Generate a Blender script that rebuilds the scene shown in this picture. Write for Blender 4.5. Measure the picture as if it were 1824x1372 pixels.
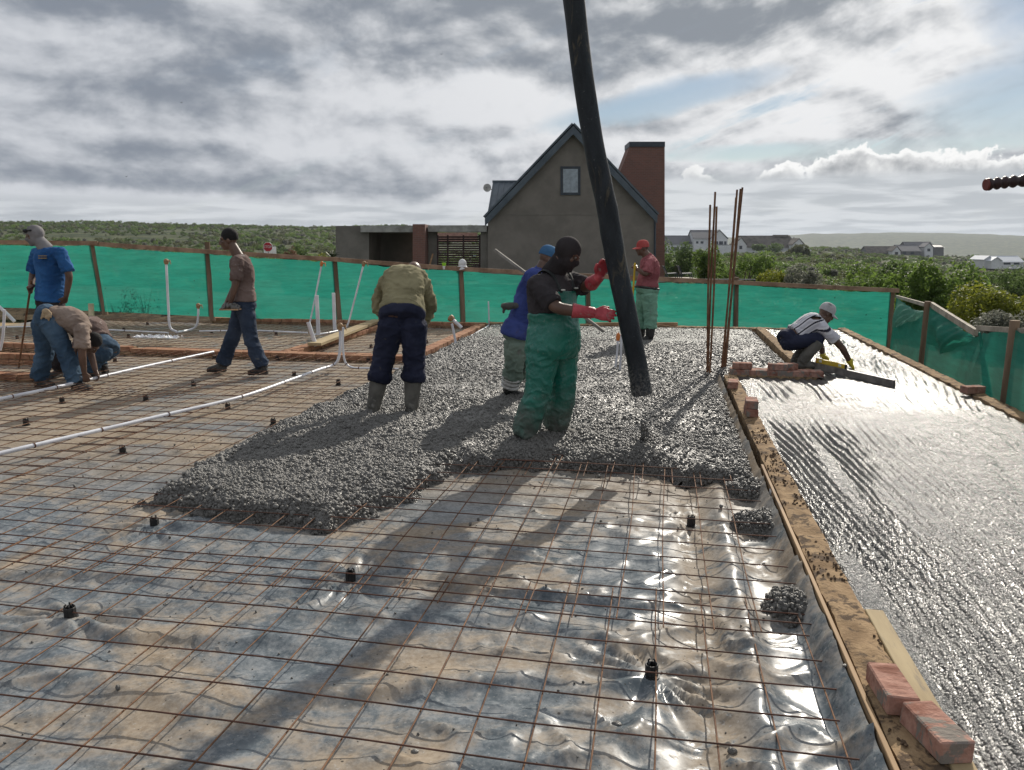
import bpy, bmesh, math, random
import numpy as np
from mathutils import Vector, Matrix

R = math.radians
random.seed(7)
rng = np.random.default_rng(11)
SC = bpy.context.scene
for _o in list(bpy.data.objects):
    bpy.data.objects.remove(_o)
COL = SC.collection

# ------------------------------------------------------------------ camera
# world axes follow the building: +x across the slab, +y along it, z up (0 = top of the membrane)
F, TH, H, AZ = 1370.0, math.atan(255 / 1370), 1.72, R(11)
CT, ST = math.cos(TH), math.sin(TH)
cd = bpy.data.cameras.new('camera')
cam = bpy.data.objects.new('camera', cd)
COL.objects.link(cam)
cam.location = (0, 0, H)
cam.rotation_euler = (math.pi / 2 - TH, 0, AZ)
cd.sensor_width = 36
cd.lens = 36 * F / 1824
cd.clip_start, cd.clip_end = 0.05, 20000
SC.camera = cam

# ------------------------------------------------------------------ sun, sky, exposure
SUN_AZ, SUN_EL = R(24) - AZ, R(31)          # azimuth from +y towards +x
sd = bpy.data.lights.new('sun', 'SUN')
sd.energy = 4.2
sd.angle = R(0.6)
sd.color = (1.0, 0.93, 0.82)
sun = bpy.data.objects.new('sun', sd)
COL.objects.link(sun)
sv = Vector((math.sin(SUN_AZ) * math.cos(SUN_EL), math.cos(SUN_AZ) * math.cos(SUN_EL), math.sin(SUN_EL)))
sun.rotation_euler = sv.to_track_quat('Z', 'Y').to_euler()
SC.view_settings.view_transform = 'Standard'
SC.view_settings.look = 'None'
SC.view_settings.exposure = 0.08
SC.view_settings.gamma = 1.0
SC.view_settings.use_curve_mapping = False
SC.render.engine = 'CYCLES'
SC.cycles.use_denoising = True
SC.cycles.max_bounces = 8
SC.cycles.transparent_max_bounces = 12
SC.cycles.volume_bounces = 0
SC.cycles.sample_clamp_indirect = 6.0
SC.cycles.blur_glossy = 0.3


class NT:
    """small node-tree writer: every method returns an output socket"""
    def __init__(s, tree):
        s.t = tree
        s.n = tree.nodes
        s.l = tree.links

    def node(s, typ, **kw):
        n = s.n.new(typ)
        for k, v in kw.items():
            setattr(n, k, v)
        return n

    def put(s, sock, v):
        if isinstance(v, bpy.types.NodeSocket):
            s.l.new(v, sock)
        elif v is not None:
            if hasattr(sock, 'default_value'):
                dv = sock.default_value
                if hasattr(dv, '__len__') and not hasattr(v, '__len__'):
                    v = (v, v, v, 1)[:len(dv)]
                elif hasattr(dv, '__len__') and len(dv) == 4 and len(v) == 3:
                    v = (*v, 1)
                sock.default_value = v

    def m(s, op, a, b=None, c=None, clamp=False):
        n = s.node('ShaderNodeMath', operation=op)
        n.use_clamp = clamp
        for i, v in enumerate((a, b, c)):
            if v is not None:
                s.put(n.inputs[i], v)
        return n.outputs[0]

    def vm(s, op, a, b=None):
        n = s.node('ShaderNodeVectorMath', operation=op)
        s.put(n.inputs[0], a)
        if b is not None:
            s.put(n.inputs[1] if op != 'SCALE' else n.inputs[3], b)
        return n.outputs['Value'] if op in ('DOT_PRODUCT', 'LENGTH') else n.outputs[0]

    def comb(s, x, y, z):
        n = s.node('ShaderNodeCombineXYZ')
        for i, v in enumerate((x, y, z)):
            s.put(n.inputs[i], v)
        return n.outputs[0]

    def sep(s, v):
        n = s.node('ShaderNodeSeparateXYZ')
        s.put(n.inputs[0], v)
        return n.outputs

    def ss(s, x, lo, hi, a=0.0, b=1.0):
        n = s.node('ShaderNodeMapRange', interpolation_type='SMOOTHSTEP')
        for i, v in enumerate((x, lo, hi, a, b)):
            s.put(n.inputs[i], v)
        return n.outputs[0]

    def noise(s, vec, scale, detail=4, rough=0.55, dist=0.0, w=None, out=0):
        n = s.node('ShaderNodeTexNoise')
        if w is not None:
            n.noise_dimensions = '4D'
            s.put(n.inputs['W'], w)
        if vec is not None:
            s.put(n.inputs['Vector'], vec)
        for k, v in (('Scale', scale), ('Detail', detail), ('Roughness', rough), ('Distortion', dist)):
            s.put(n.inputs[k], v)
        return n.outputs[out]

    def vor(s, vec, scale, feature='F1', out=0, rand=1.0):
        n = s.node('ShaderNodeTexVoronoi', feature=feature)
        if vec is not None:
            s.put(n.inputs['Vector'], vec)
        s.put(n.inputs['Scale'], scale)
        s.put(n.inputs['Randomness'], rand)
        return n.outputs[out]

    def mix(s, f, a, b, blend='MIX'):
        n = s.node('ShaderNodeMix', data_type='RGBA', blend_type=blend)
        s.put(n.inputs[0], f)
        s.put(n.inputs[6], a)
        s.put(n.inputs[7], b)
        return n.outputs[2]

    def bump(s, h, strength=0.4, dist=0.01, normal=None):
        n = s.node('ShaderNodeBump')
        s.put(n.inputs['Height'], h)
        n.inputs['Strength'].default_value = strength
        n.inputs['Distance'].default_value = dist
        if normal is not None:
            s.l.new(normal, n.inputs['Normal'])
        return n.outputs[0]


# sky: Nishita behind a broken deck of backlit stratocumulus, a cumulus row low on the sun's side
W = bpy.data.worlds.new('World')
SC.world = W
W.use_nodes = True
w = NT(W.node_tree)
w.n.clear()
sky = w.node('ShaderNodeTexSky', sky_type='NISHITA')
sky.sun_disc = False
sky.sun_elevation = SUN_EL
sky.sun_rotation = SUN_AZ
sky.air_density, sky.dust_density, sky.ozone_density = 1.0, 0.25, 1.5
D = w.vm('NORMALIZE', w.node('ShaderNodeTexCoord').outputs['Generated'])
rot = w.node('ShaderNodeVectorRotate', rotation_type='Z_AXIS')
w.put(rot.inputs['Vector'], D)
rot.inputs['Angle'].default_value = -AZ
X, Y, Z = w.sep(rot.outputs[0])
az = w.m('ARCTAN2', X, Y)
el = w.m('ARCSINE', Z)
zz = w.m('ADD', w.m('MAXIMUM', Z, 0.0), 0.075)
P = w.comb(w.m('DIVIDE', X, zz), w.m('DIVIDE', Y, zz), 0.0)
AE = w.comb(az, el, 0.0)
# wide gaps and thick places of the deck
wob = w.m('SUBTRACT', w.noise(AE, 6.0, 6, 0.62), 0.5)


def blob(caz, cel, raz, rel, tilt=0.0, soft=1.0):
    dx = w.m('SUBTRACT', az, caz)
    dy = w.m('SUBTRACT', w.m('SUBTRACT', el, cel), w.m('MULTIPLY', dx, tilt))
    dy = w.m('ADD', dy, w.m('MULTIPLY', wob, rel * 2.0))
    dx = w.m('ADD', dx, w.m('MULTIPLY', wob, raz * 1.0))
    q = w.m('ADD', w.m('POWER', w.m('ABSOLUTE', w.m('DIVIDE', dx, raz)), 2.0), w.m('POWER', w.m('ABSOLUTE', w.m('DIVIDE', dy, rel)), 2.0))
    return w.ss(q, 1.0 + soft, 0.1)


def acc(*t):
    o = t[0]
    for q in t[1:]:
        o = w.m('ADD', o, q)
    return o


def k_(a, b):
    return w.m('MULTIPLY', a, b)


sund = w.m('MAXIMUM', w.vm('DOT_PRODUCT', D, tuple(sv)), 0.0)
glow = w.m('POWER', sund, 6.0)
big = w.noise(w.vm('ADD', P, (3.1, 7.7, 0)), 0.55, 5, 0.55, 0.6)
fine = w.noise(w.vm('ADD', P, (9.3, 2.2, 4)), 1.3, 5, 0.50, 0.3)
# billows: the same noise seen a little towards the sun gives the lit and the shaded side of each puff
V1 = w.comb(az, k_(el, 1.75), 2.9)
V2 = w.comb(w.m('ADD', az, 0.010), w.m('ADD', k_(el, 1.75), 0.034), 2.9)
pf1, pf2 = w.noise(V1, 6.5, 7, 0.54, 0.15), w.noise(V2, 6.5, 7, 0.54, 0.15)
puff = w.noise(AE, 13.0, 8, 0.6, 0.5)
relief = w.m('SUBTRACT', pf1, pf2)
# long streaks fanning out from the sun's side
ca, sa = math.cos(0.30), math.sin(0.30)
sx_ = w.m('ADD', k_(az, ca), k_(el, sa))
sy_ = w.m('SUBTRACT', k_(el, ca), k_(az, sa))
streak = w.noise(w.comb(k_(sx_, 3.2), k_(sy_, 17.0), 5.0), 1.0, 7, 0.58, 0.7)
rs = w.ss(az, 0.02, 0.30)
thick = acc(k_(big, 0.40), k_(fine, 0.16), k_(pf1, 0.50), k_(w.ss(az, 0.05, -0.35), 0.035))
thick = acc(thick, k_(k_(w.m('SUBTRACT', streak, 0.5), rs), 1.0), 0.0)
thick = acc(thick,
            k_(blob(-0.10, 0.272, 0.44, 0.085, -0.08), 0.17),
            k_(blob(-0.02, 0.245, 0.20, 0.055, -0.2), 0.07),
            k_(blob(-0.42, 0.082, 0.72, 0.026), 0.24),
            k_(blob(0.29, 0.245, 0.20, 0.030, 0.20), 0.09),
            k_(blob(0.12, 0.215, 0.13, 0.030, 0.15), 0.09),
            k_(blob(-0.52, 0.20, 0.25, 0.07), 0.05),
            k_(blob(-0.15, 0.170, 0.13, 0.035), -0.12),
            k_(blob(0.00, 0.150, 0.08, 0.06), -0.13),
            k_(blob(0.22, 0.135, 0.20, 0.040, 0.1), -0.08),
            k_(blob(0.45, 0.20, 0.22, 0.05, 0.25), -0.05),
            k_(blob(-0.30, 0.045, 0.85, 0.013), -0.16))
gap = acc(k_(blob(0.19, 0.168, 0.125, 0.017, 0.18), 1.1),
          k_(blob(0.60, 0.155, 0.12, 0.045, 0.1), 1.0),
          k_(blob(0.60, 0.245, 0.09, 0.045), 0.9),
          k_(blob(0.25, 0.105, 0.09, 0.009), 0.6),
          k_(blob(0.40, 0.103, 0.16, 0.011), 0.6))
gap = w.m('SUBTRACT', gap, k_(w.m('SUBTRACT', streak, 0.42), 1.2))
cover = w.m('SUBTRACT', w.ss(w.m('ADD', thick, w.ss(az, 0.15, -0.05, 0.0, 0.20)), 0.29, 0.43), w.m('MAXIMUM', gap, 0.0), clamp=True)
shade = w.ss(w.m('SUBTRACT', thick, k_(relief, 1.9)), 0.36, 0.93)
bright = w.mix(glow, (0.59, 0.61, 0.65), (0.95, 0.945, 0.935))
dark = w.mix(glow, (0.215, 0.245, 0.295), (0.27, 0.295, 0.325))
ccol = w.mix(shade, bright, dark)
# cumulus row: flat grey bases, lit rims
rn = w.noise(w.comb(az, k_(el, 0.6), 3.0), 10.0, 2, 0.5)
rf_ = w.noise(w.comb(az, el, 8.0), 19.0, 6, 0.58)


def rowtop(a, b):
    return acc(0.072, k_(w.m('SUBTRACT', a, 0.44), 0.11), k_(w.m('SUBTRACT', b, 0.5), 0.105), k_(w.ss(az, 0.2, 0.6), 0.020))


depth = w.m('SUBTRACT', rowtop(rn, rf_), el)
inrow = k_(k_(w.ss(depth, -0.0015, 0.003), w.ss(el, 0.046, 0.056)), w.ss(az, 0.15, 0.26))
r2 = w.noise(w.comb(w.m('ADD', az, 0.008), w.m('ADD', el, 0.013), 8.0), 19.0, 6, 0.58)
rim = acc(w.ss(depth, 0.020, 0.0), k_(w.m('SUBTRACT', rf_, r2), 2.6))
rcol = w.mix(w.m('ADD', rim, 0.22, clamp=True), (0.33, 0.345, 0.365), (0.92, 0.92, 0.91))
rcol = w.mix(w.ss(el, 0.070, 0.050), rcol, (0.44, 0.455, 0.47))
ccol = w.mix(inrow, ccol, rcol)
cover = w.m('MAXIMUM', cover, inrow)
# low pale air
low = k_(w.ss(w.m('SUBTRACT', el, w.ss(az, -0.05, 0.2, 0.0, 0.028)), 0.058, 0.040), w.m('ADD', 0.72, k_(w.ss(az, -0.2, 0.25), 0.26)))
lowc = w.mix(w.ss(fine, 0.38, 0.62), (0.66, 0.685, 0.71), (0.46, 0.49, 0.52))
ccol = w.mix(low, ccol, lowc)
cover = w.m('MAXIMUM', cover, low)
b1 = w.node('ShaderNodeBackground')
w.put(b1.inputs[0], sky.outputs[0])
b1.inputs[1].default_value = 0.06
b2 = w.node('ShaderNodeBackground')
w.put(b2.inputs[0], ccol)
b2.inputs[1].default_value = 1.0
ms = w.node('ShaderNodeMixShader')
w.put(ms.inputs[0], cover)
w.l.new(b1.outputs[0], ms.inputs[1])
w.l.new(b2.outputs[0], ms.inputs[2])
wo = w.node('ShaderNodeOutputWorld')
w.l.new(ms.outputs[0], wo.inputs[0])


# ------------------------------------------------------------------ places measured on the photograph
def st(x, y):
    return (x * math.cos(AZ) - y * math.sin(AZ), x * math.sin(AZ) + y * math.cos(AZ))


def ray(px, py):
    u, v = (px - 912) / F, (py - 686) / F
    return (u, CT - v * ST, -ST - v * CT)


def G(px, py, z=0.0):
    r = ray(px, py)
    t = (z - H) / r[2]
    return Vector((*st(r[0] * t, r[1] * t), z))


def A(px, py, dist):
    """point seen at (px, py) at the given distance ahead of the camera"""
    r = ray(px, py)
    t = dist / r[1]
    return Vector((*st(r[0] * t, dist), H + r[2] * t))


def CV(x, y, z=0.0):
    """camera-aligned metres (x right, y ahead) to the site axes"""
    return Vector((*st(x, y), z))


# ------------------------------------------------------------------ noise in numpy
_perm = np.random.default_rng(5).permutation(512)
_perm = np.concatenate([_perm, _perm])
_gr = np.random.default_rng(6).normal(size=(512, 3))
_gr /= np.linalg.norm(_gr, axis=1)[:, None]


def pn(P_, seed=0):
    P_ = np.asarray(P_, float) + seed * 17.31
    i = np.floor(P_).astype(int)
    f = P_ - i
    u = f * f * f * (f * (f * 6 - 15) + 10)
    i &= 255
    o = 0
    for dx in (0, 1):
        wx = u[:, 0] if dx else 1 - u[:, 0]
        for dy in (0, 1):
            wy = u[:, 1] if dy else 1 - u[:, 1]
            for dz in (0, 1):
                wz = u[:, 2] if dz else 1 - u[:, 2]
                h = _perm[_perm[_perm[(i[:, 0] + dx)] + ((i[:, 1] + dy) & 255) & 511] + ((i[:, 2] + dz) & 255) & 511] & 511
                g = _gr[h]
                d = (f[:, 0] - dx) * g[:, 0] + (f[:, 1] - dy) * g[:, 1] + (f[:, 2] - dz) * g[:, 2]
                o = o + wx * wy * wz * d
    return o * 1.6


def fbm(P_, octv=4, seed=0, gain=0.5):
    P_ = np.asarray(P_, float)
    a, o, s = 1.0, 0, 1.0
    for k in range(octv):
        o = o + a * pn(P_ * s, seed + k)
        a *= gain
        s *= 2.03
    return o


def xy0(x, y, s=1.0, sy=None, z=0.0):
    x = np.asarray(x, float).ravel()
    y = np.asarray(y, float).ravel()
    return np.stack([x * s, y * (sy or s), np.full(x.shape, z)], 1)


def sstep(x, a, b):
    t = np.clip((x - a) / (b - a), 0, 1)
    return t * t * (3 - 2 * t)


# ------------------------------------------------------------------ mesh helpers
class MB:
    def __init__(s):
        s.v, s.f, s.mi, s.mat = [], [], [], 0

    def add(s, vs, fs):
        b = len(s.v)
        s.v.extend(tuple(q) for q in vs)
        for f in fs:
            s.f.append([b + i for i in f])
            s.mi.append(s.mat)
        return s

    def box(s, c, d, rz=0.0, bev=0.0, M=None):
        """box of size d centred on c; bev cuts the twelve edges"""
        c = Vector(c)
        hx, hy, hz = d[0] / 2, d[1] / 2, d[2] / 2
        if M is None:
            M = Matrix.Rotation(rz, 3, 'Z')
        if bev <= 0:
            vs = [Vector((x, y, z)) for z in (-hz, hz) for x, y in ((-hx, -hy), (hx, -hy), (hx, hy), (-hx, hy))]
            fs = [(3, 2, 1, 0), (4, 5, 6, 7), (0, 1, 5, 4), (1, 2, 6, 5), (2, 3, 7, 6), (3, 0, 4, 7)]
        else:
            bm = bmesh.new()
            bmesh.ops.create_cube(bm, size=1)
            for q in bm.verts:
                q.co = Vector((q.co.x * d[0], q.co.y * d[1], q.co.z * d[2]))
            bmesh.ops.bevel(bm, geom=bm.edges[:], offset=bev, segments=1, affect='EDGES')
            bm.verts.index_update()
            vs = [q.co.copy() for q in bm.verts]
            fs = [[q.index for q in f.verts] for f in bm.faces]
            bm.free()
        return s.add([c + M @ q for q in vs], fs)

    def loft(s, rings, cap=True, closed=True):
        n = len(rings[0])
        vs = [q for r in rings for q in r]
        fs = []
        for i in range(len(rings) - 1):
            for j in range(n if closed else n - 1):
                k = (j + 1) % n
                fs.append((i * n + j, i * n + k, (i + 1) * n + k, (i + 1) * n + j))
        if cap:
            fs.append(tuple(reversed(range(n))))
            fs.append(tuple((len(rings) - 1) * n + j for j in range(n)))
        return s.add(vs, fs)

    def tube(s, pts, rad, seg=8, cap='flat', flat=1.0, ref=None):
        """swept tube; rad one value or one per point; cap 'round' adds domed ends"""
        pts = [Vector(p) for p in pts]
        if not hasattr(rad, '__len__'):
            rad = [rad] * len(pts)
        rad = list(rad)
        if cap == 'round':
            d0 = (pts[0] - pts[1]).normalized()
            d1 = (pts[-1] - pts[-2]).normalized()
            pre = [(pts[0] + d0 * rad[0] * a, rad[0] * math.sqrt(max(0.0, 1 - a * a))) for a in (0.97, 0.8, 0.45)]
            post = [(pts[-1] + d1 * rad[-1] * a, rad[-1] * math.sqrt(max(0.0, 1 - a * a))) for a in (0.45, 0.8, 0.97)]
            pts = [q[0] for q in pre] + pts + [q[0] for q in post]
            rad = [q[1] for q in pre] + rad + [q[1] for q in post]
        n = len(pts)
        rings = []
        u = None
        for i in range(n):
            t = (pts[min(i + 1, n - 1)] - pts[max(i - 1, 0)])
            if t.length < 1e-9:
                t = Vector((0, 0, 1))
            t.normalize()
            if u is None:
                u = Vector(ref) if ref is not None else (Vector((0, 0, 1)) if abs(t.z) < 0.8 else Vector((1, 0, 0)))
            u = u - t * u.dot(t)
            if u.length < 1e-6:
                u = t.orthogonal()
            u.normalize()
            v = t.cross(u)
            rings.append([pts[i] + (u * math.cos(2 * math.pi * k / seg) * flat + v * math.sin(2 * math.pi * k / seg)) * rad[i] for k in range(seg)])
        return s.loft(rings)

    def ell(s, c, r, M=None, seg=14, rows=9):
        c = Vector(c)
        M = M or Matrix.Identity(3)
        vs = [c + M @ Vector((0, 0, -r[2]))]
        for i in range(1, rows):
            a = -math.pi / 2 + math.pi * i / rows
            for k in range(seg):
                b = 2 * math.pi * k / seg
                vs.append(c + M @ Vector((r[0] * math.cos(a) * math.cos(b), r[1] * math.cos(a) * math.sin(b), r[2] * math.sin(a))))
        vs.append(c + M @ Vector((0, 0, r[2])))
        fs = []
        for k in range(seg):
            fs.append((0, 1 + (k + 1) % seg, 1 + k))
            fs.append((len(vs) - 1, 1 + (rows - 2) * seg + k, 1 + (rows - 2) * seg + (k + 1) % seg))
        for i in range(rows - 2):
            for k in range(seg):
                a, b = 1 + i * seg + k, 1 + i * seg + (k + 1) % seg
                fs.append((a, b, b + seg, a + seg))
        return s.add(vs, fs)

    def prism(s, poly, d):
        """polygon (3D points) pushed along d"""
        d = Vector(d)
        poly = [Vector(p) for p in poly]
        n = len(poly)
        return s.add(poly + [p + d for p in poly],
                     [tuple(reversed(range(n))), tuple(n + i for i in range(n))] + [(i, (i + 1) % n, n + (i + 1) % n, n + i) for i in range(n)])

    def build(s, name, mats, parent=None, loc=None, smooth=None):
        return obj(name, s.v, s.f, mats, parent, loc, smooth, s.mi)


def base(o):
    """world place of an object of ours (roots carry a location only, children sit on their root)"""
    while o.parent:
        o = o.parent
    return Vector(o.location)


def link(o, parent=None):
    COL.objects.link(o)
    if parent:
        o.parent = parent
    return o


def obj(name, v, f, mats, parent=None, loc=None, smooth=None, mi=None):
    me = bpy.data.meshes.new(name)
    v = np.asarray([tuple(q) for q in v] if not isinstance(v, np.ndarray) else v, float)
    o_ = base(parent) if parent else Vector(loc if loc is not None else (0, 0, 0))
    v = v - np.array(o_)
    me.from_pydata(v.tolist() if len(v) < 200000 else v, [], f)
    if not isinstance(mats, (list, tuple)):
        mats = [mats]
    for m_ in mats:
        me.materials.append(m_)
    if mi is not None and len(mats) > 1:
        me.polygons.foreach_set('material_index', mi)
    if smooth is not None:
        me.polygons.foreach_set('use_smooth', [True] * len(me.polygons))
        if smooth < 180:
            me.set_sharp_from_angle(angle=R(smooth))
    me.update()
    o = bpy.data.objects.new(name, me)
    if not parent:
        o.location = o_
    return link(o, parent)


def grid(name, xs, ys, Zf, mat, loc=None, mask=None, parent=None):
    xs, ys = np.asarray(xs), np.asarray(ys)
    nx, ny = len(xs), len(ys)
    X_, Y_ = np.meshgrid(xs, ys)
    r = Zf(X_.ravel(), Y_.ravel())
    if isinstance(r, tuple):
        v = np.stack(r, 1)
    else:
        v = np.stack([X_.ravel(), Y_.ravel(), r], 1)
    i = np.arange(nx * ny).reshape(ny, nx)
    f = np.stack([i[:-1, :-1], i[:-1, 1:], i[1:, 1:], i[1:, :-1]], -1).reshape(-1, 4)
    if mask is not None:
        mk = mask(X_.ravel(), Y_.ravel()).reshape(ny, nx)
        k = (mk[:-1, :-1] & mk[:-1, 1:] & mk[1:, 1:] & mk[1:, :-1]).ravel()
        f = f[k]
        used = np.unique(f)
        mp = np.full(nx * ny, -1)
        mp[used] = np.arange(len(used))
        v, f = v[used], mp[f]
    me = bpy.data.meshes.new(name)
    o_ = np.array(base(parent) if parent else (loc if loc is not None else (0, 0, 0)), float)
    me.vertices.add(len(v))
    me.vertices.foreach_set('co', (v - o_).ravel())
    me.loops.add(len(f) * 4)
    me.loops.foreach_set('vertex_index', f.ravel())
    me.polygons.add(len(f))
    me.polygons.foreach_set('loop_start', np.arange(len(f)) * 4)
    me.polygons.foreach_set('use_smooth', np.ones(len(f), bool))
    me.materials.append(mat)
    me.update(calc_edges=True)
    me.validate()
    o = bpy.data.objects.new(name, me)
    if not parent:
        o.location = o_
    return link(o, parent)


def tag(o, label=None, cat=None, group=None, kind=None):
    if label:
        o['label'] = label
    if cat:
        o['category'] = cat
    if group:
        o['group'] = group
    if kind:
        o['kind'] = kind
    return o


def thing(name, label, cat, loc, group=None):
    o = bpy.data.objects.new(name, None)
    o.location = loc
    o.empty_display_size = 0.1
    COL.objects.link(o)
    return tag(o, label, cat, group)


def twin(o, loc=None, parent=None, rot=None):
    """copy of a thing with its parts, mesh data shared"""
    c = o.copy()
    COL.objects.link(c)
    if parent:
        c.parent = parent
    if loc is not None:
        c.location = loc
    if rot is not None:
        c.rotation_euler = rot
    for ch in list(o.children):
        twin(ch, None, c)
    return c


# ------------------------------------------------------------------ materials
MATS = {}


def mat(name, col, rough=0.8, col2=None, scale=6.0, var=0.18, bump=0.0, bscale=60.0, bdist=0.004, spec=0.4, metal=0.0,
        transl=None, stretch=(1, 1, 1), detail=5, lo=0.35, hi=0.65, dirt=None, dscale=3.0, dlo=0.52, dhi=0.7, coat=0.0, sheen=0.0):
    """Principled with mottled colour, optional second stain colour (dirt) and fine relief; every object gets its own noise seed"""
    m_ = bpy.data.materials.new(name)
    m_.use_nodes = True
    t = NT(m_.node_tree)
    bs = t.n['Principled BSDF']
    co = t.node('ShaderNodeTexCoord').outputs['Object']
    if stretch != (1, 1, 1):
        co = t.vm('MULTIPLY', co, stretch)
    rnd = t.m('MULTIPLY', t.node('ShaderNodeObjectInfo').outputs['Random'], 37.0)
    n = t.noise(co, scale, detail, 0.6, 0.2, w=rnd)
    k = t.ss(n, lo, hi)
    a = tuple(c * (1 - var) for c in col)
    b = col2 if col2 else tuple(min(1.0, c * (1 + var)) for c in col)
    c_ = t.mix(k, a, b)
    if dirt:
        n2 = t.noise(co, dscale, 6, 0.65, 0.6, w=rnd)
        c_ = t.mix(t.ss(n2, dlo, dhi), c_, dirt)
    t.put(bs.inputs['Base Color'], c_)
    bs.inputs['Roughness'].default_value = rough
    bs.inputs['Specular IOR Level'].default_value = spec
    bs.inputs['Metallic'].default_value = metal
    if coat:
        bs.inputs['Coat Weight'].default_value = coat
        bs.inputs['Coat Roughness'].default_value = 0.15
    if sheen:
        bs.inputs['Sheen Weight'].default_value = sheen
    if bump:
        hn = t.noise(co, bscale, 4, 0.6, w=rnd)
        t.put(bs.inputs['Normal'], t.bump(hn, bump, bdist))
    if transl:
        tr = t.node('ShaderNodeBsdfTranslucent')
        t.put(tr.inputs[0], t.mix(k, tuple(c * 0.85 for c in transl[1]), transl[1]))
        mx = t.node('ShaderNodeMixShader')
        mx.inputs[0].default_value = transl[0]
        t.l.new(bs.outputs[0], mx.inputs[1])
        t.l.new(tr.outputs[0], mx.inputs[2])
        t.l.new(mx.outputs[0], t.n['Material Output'].inputs[0])
    MATS[name] = m_
    return m_


def tree_of(m_):
    t = NT(m_.node_tree)
    return t, t.n['Principled BSDF'], t.n['Material Output']
# ------------------------------------------------------------------ land
def land_z(x, y):
    """height of the land, camera-aligned metres"""
    x, y = np.asarray(x, float), np.asarray(y, float)
    r = np.hypot(x, y)
    a = np.arctan2(x, y)
    near = np.clip(-0.22 - 0.055 * x, -0.95, 0.45)
    far = -1.5 - 1.9 * sstep(r, 60, 240)
    z = near + (far - near) * sstep(r, 20, 75)
    L = np.where(np.abs(a) > 2.2, 0.6, sstep(-a, -0.26, 0.05) * (0.93 + 0.07 * sstep(-a, 0.2, 0.6)))
    z = z + 17.0 * L * sstep(r, 110, 640) * (1 - 0.9 * sstep(r, 900, 1500))
    Rg = sstep(a, 0.1, 0.3)
    z = z - Rg * (26 * sstep(r, 520, 1300) + 6.5 * sstep(a, 0.36, 0.60) * sstep(r, 60, 270))
    z = z + fbm(xy0(x, y, 1 / 60), 4, 3) * 0.9 * sstep(r, 40, 300) * (1 + 2 * sstep(r, 300, 900))
    prof = np.interp(a, [0.10, 0.18, 0.30, 0.37, 0.46, 0.53, 0.62, 0.75, 1.2], [16, 20, 24, 33, 38, 36, 26, 12, 5])
    z = z + Rg * (prof + 26) * sstep(r, 2000, 3000) * (1 - 0.7 * sstep(r, 3300, 5200)) * (1 + 0.05 * fbm(xy0(x, y, 1 / 500), 3, 8))
    sx, sy = x * math.cos(AZ) - y * math.sin(AZ), x * math.sin(AZ) + y * math.cos(AZ)
    inside = (sx > -19) & (sx < 3.9) & (sy > -8) & (sy < 15.9)
    return np.where(inside, -1.15, z)


m_scrub = mat('scrub ground', (0.035, 0.052, 0.022), 0.95, (0.085, 0.095, 0.045), 0.09, bump=0.6, bscale=1.4, bdist=0.3, spec=0.15,
              dirt=(0.14, 0.115, 0.075), dscale=0.05, dlo=0.60, dhi=0.68, detail=9, lo=0.38, hi=0.62)
ang = np.concatenate([np.linspace(-0.85, 0.85, 300), np.linspace(0.85, 2 * math.pi - 0.85, 70)[1:]])
rad = np.concatenate([[0.01], np.geomspace(5, 9000, 150)])
grid('scrubland_ground', ang, rad,
     lambda a, r: (lambda x, y: (st(x, y)[0], st(x, y)[1], land_z(x, y)))(np.sin(a) * r, np.cos(a) * r), m_scrub)['kind'] = 'structure'

# ------------------------------------------------------------------ platform under the membrane, soil behind it
m_sand = mat('sand', (0.36, 0.25, 0.14), 0.95, (0.46, 0.34, 0.20), 5, bump=0.5, bscale=120, bdist=0.004, spec=0.1)
m_soil = mat('dark soil', (0.055, 0.042, 0.028), 0.95, (0.12, 0.09, 0.055), 4, bump=0.9, bscale=25, bdist=0.03, spec=0.1)
mb = MB()
mb.box((-7.35, 6.1, -0.68), (21.3, 18.2, 1.16))
tag(mb.build('sand_bed', m_sand), kind='structure')


def soil(x, y):
    fy = sstep(y, 15.25, 17.6)
    cx = x * math.cos(AZ) + y * math.sin(AZ)
    return 0.02 - 1.1 * sstep(x, 2.9, 3.5) - 0.05 * sstep(-y, -15.3, -15.1) + fy * np.clip(-0.05 - 0.04 * cx, -0.75, 0.42) + 0.025 * fbm(xy0(x, y, 2.5), 4, 4)


tag(grid('soil_bank', np.arange(-17, 4.5, 0.12), np.arange(15.1, 20.2, 0.12), soil, m_soil), kind='structure')

# ------------------------------------------------------------------ damp proof membrane
SPX = [(127, 1112), (1160, 1212), (1231, 933), (276, 942), (625, 1040), (219, 808), (487, 758), (406, 730), (345, 688), (260, 714), (111, 719),
       (47, 758), (524, 670), (603, 687), (494, 642), (656, 647), (205, 645), (382, 640), (229, 602), (221, 590), (263, 579), (492, 598), (590, 614),
       (661, 620), (377, 595), (31, 605), (760, 612), (725, 586)]
SPOT = [G(px, py, 0.0) for px, py in SPX]


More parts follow.
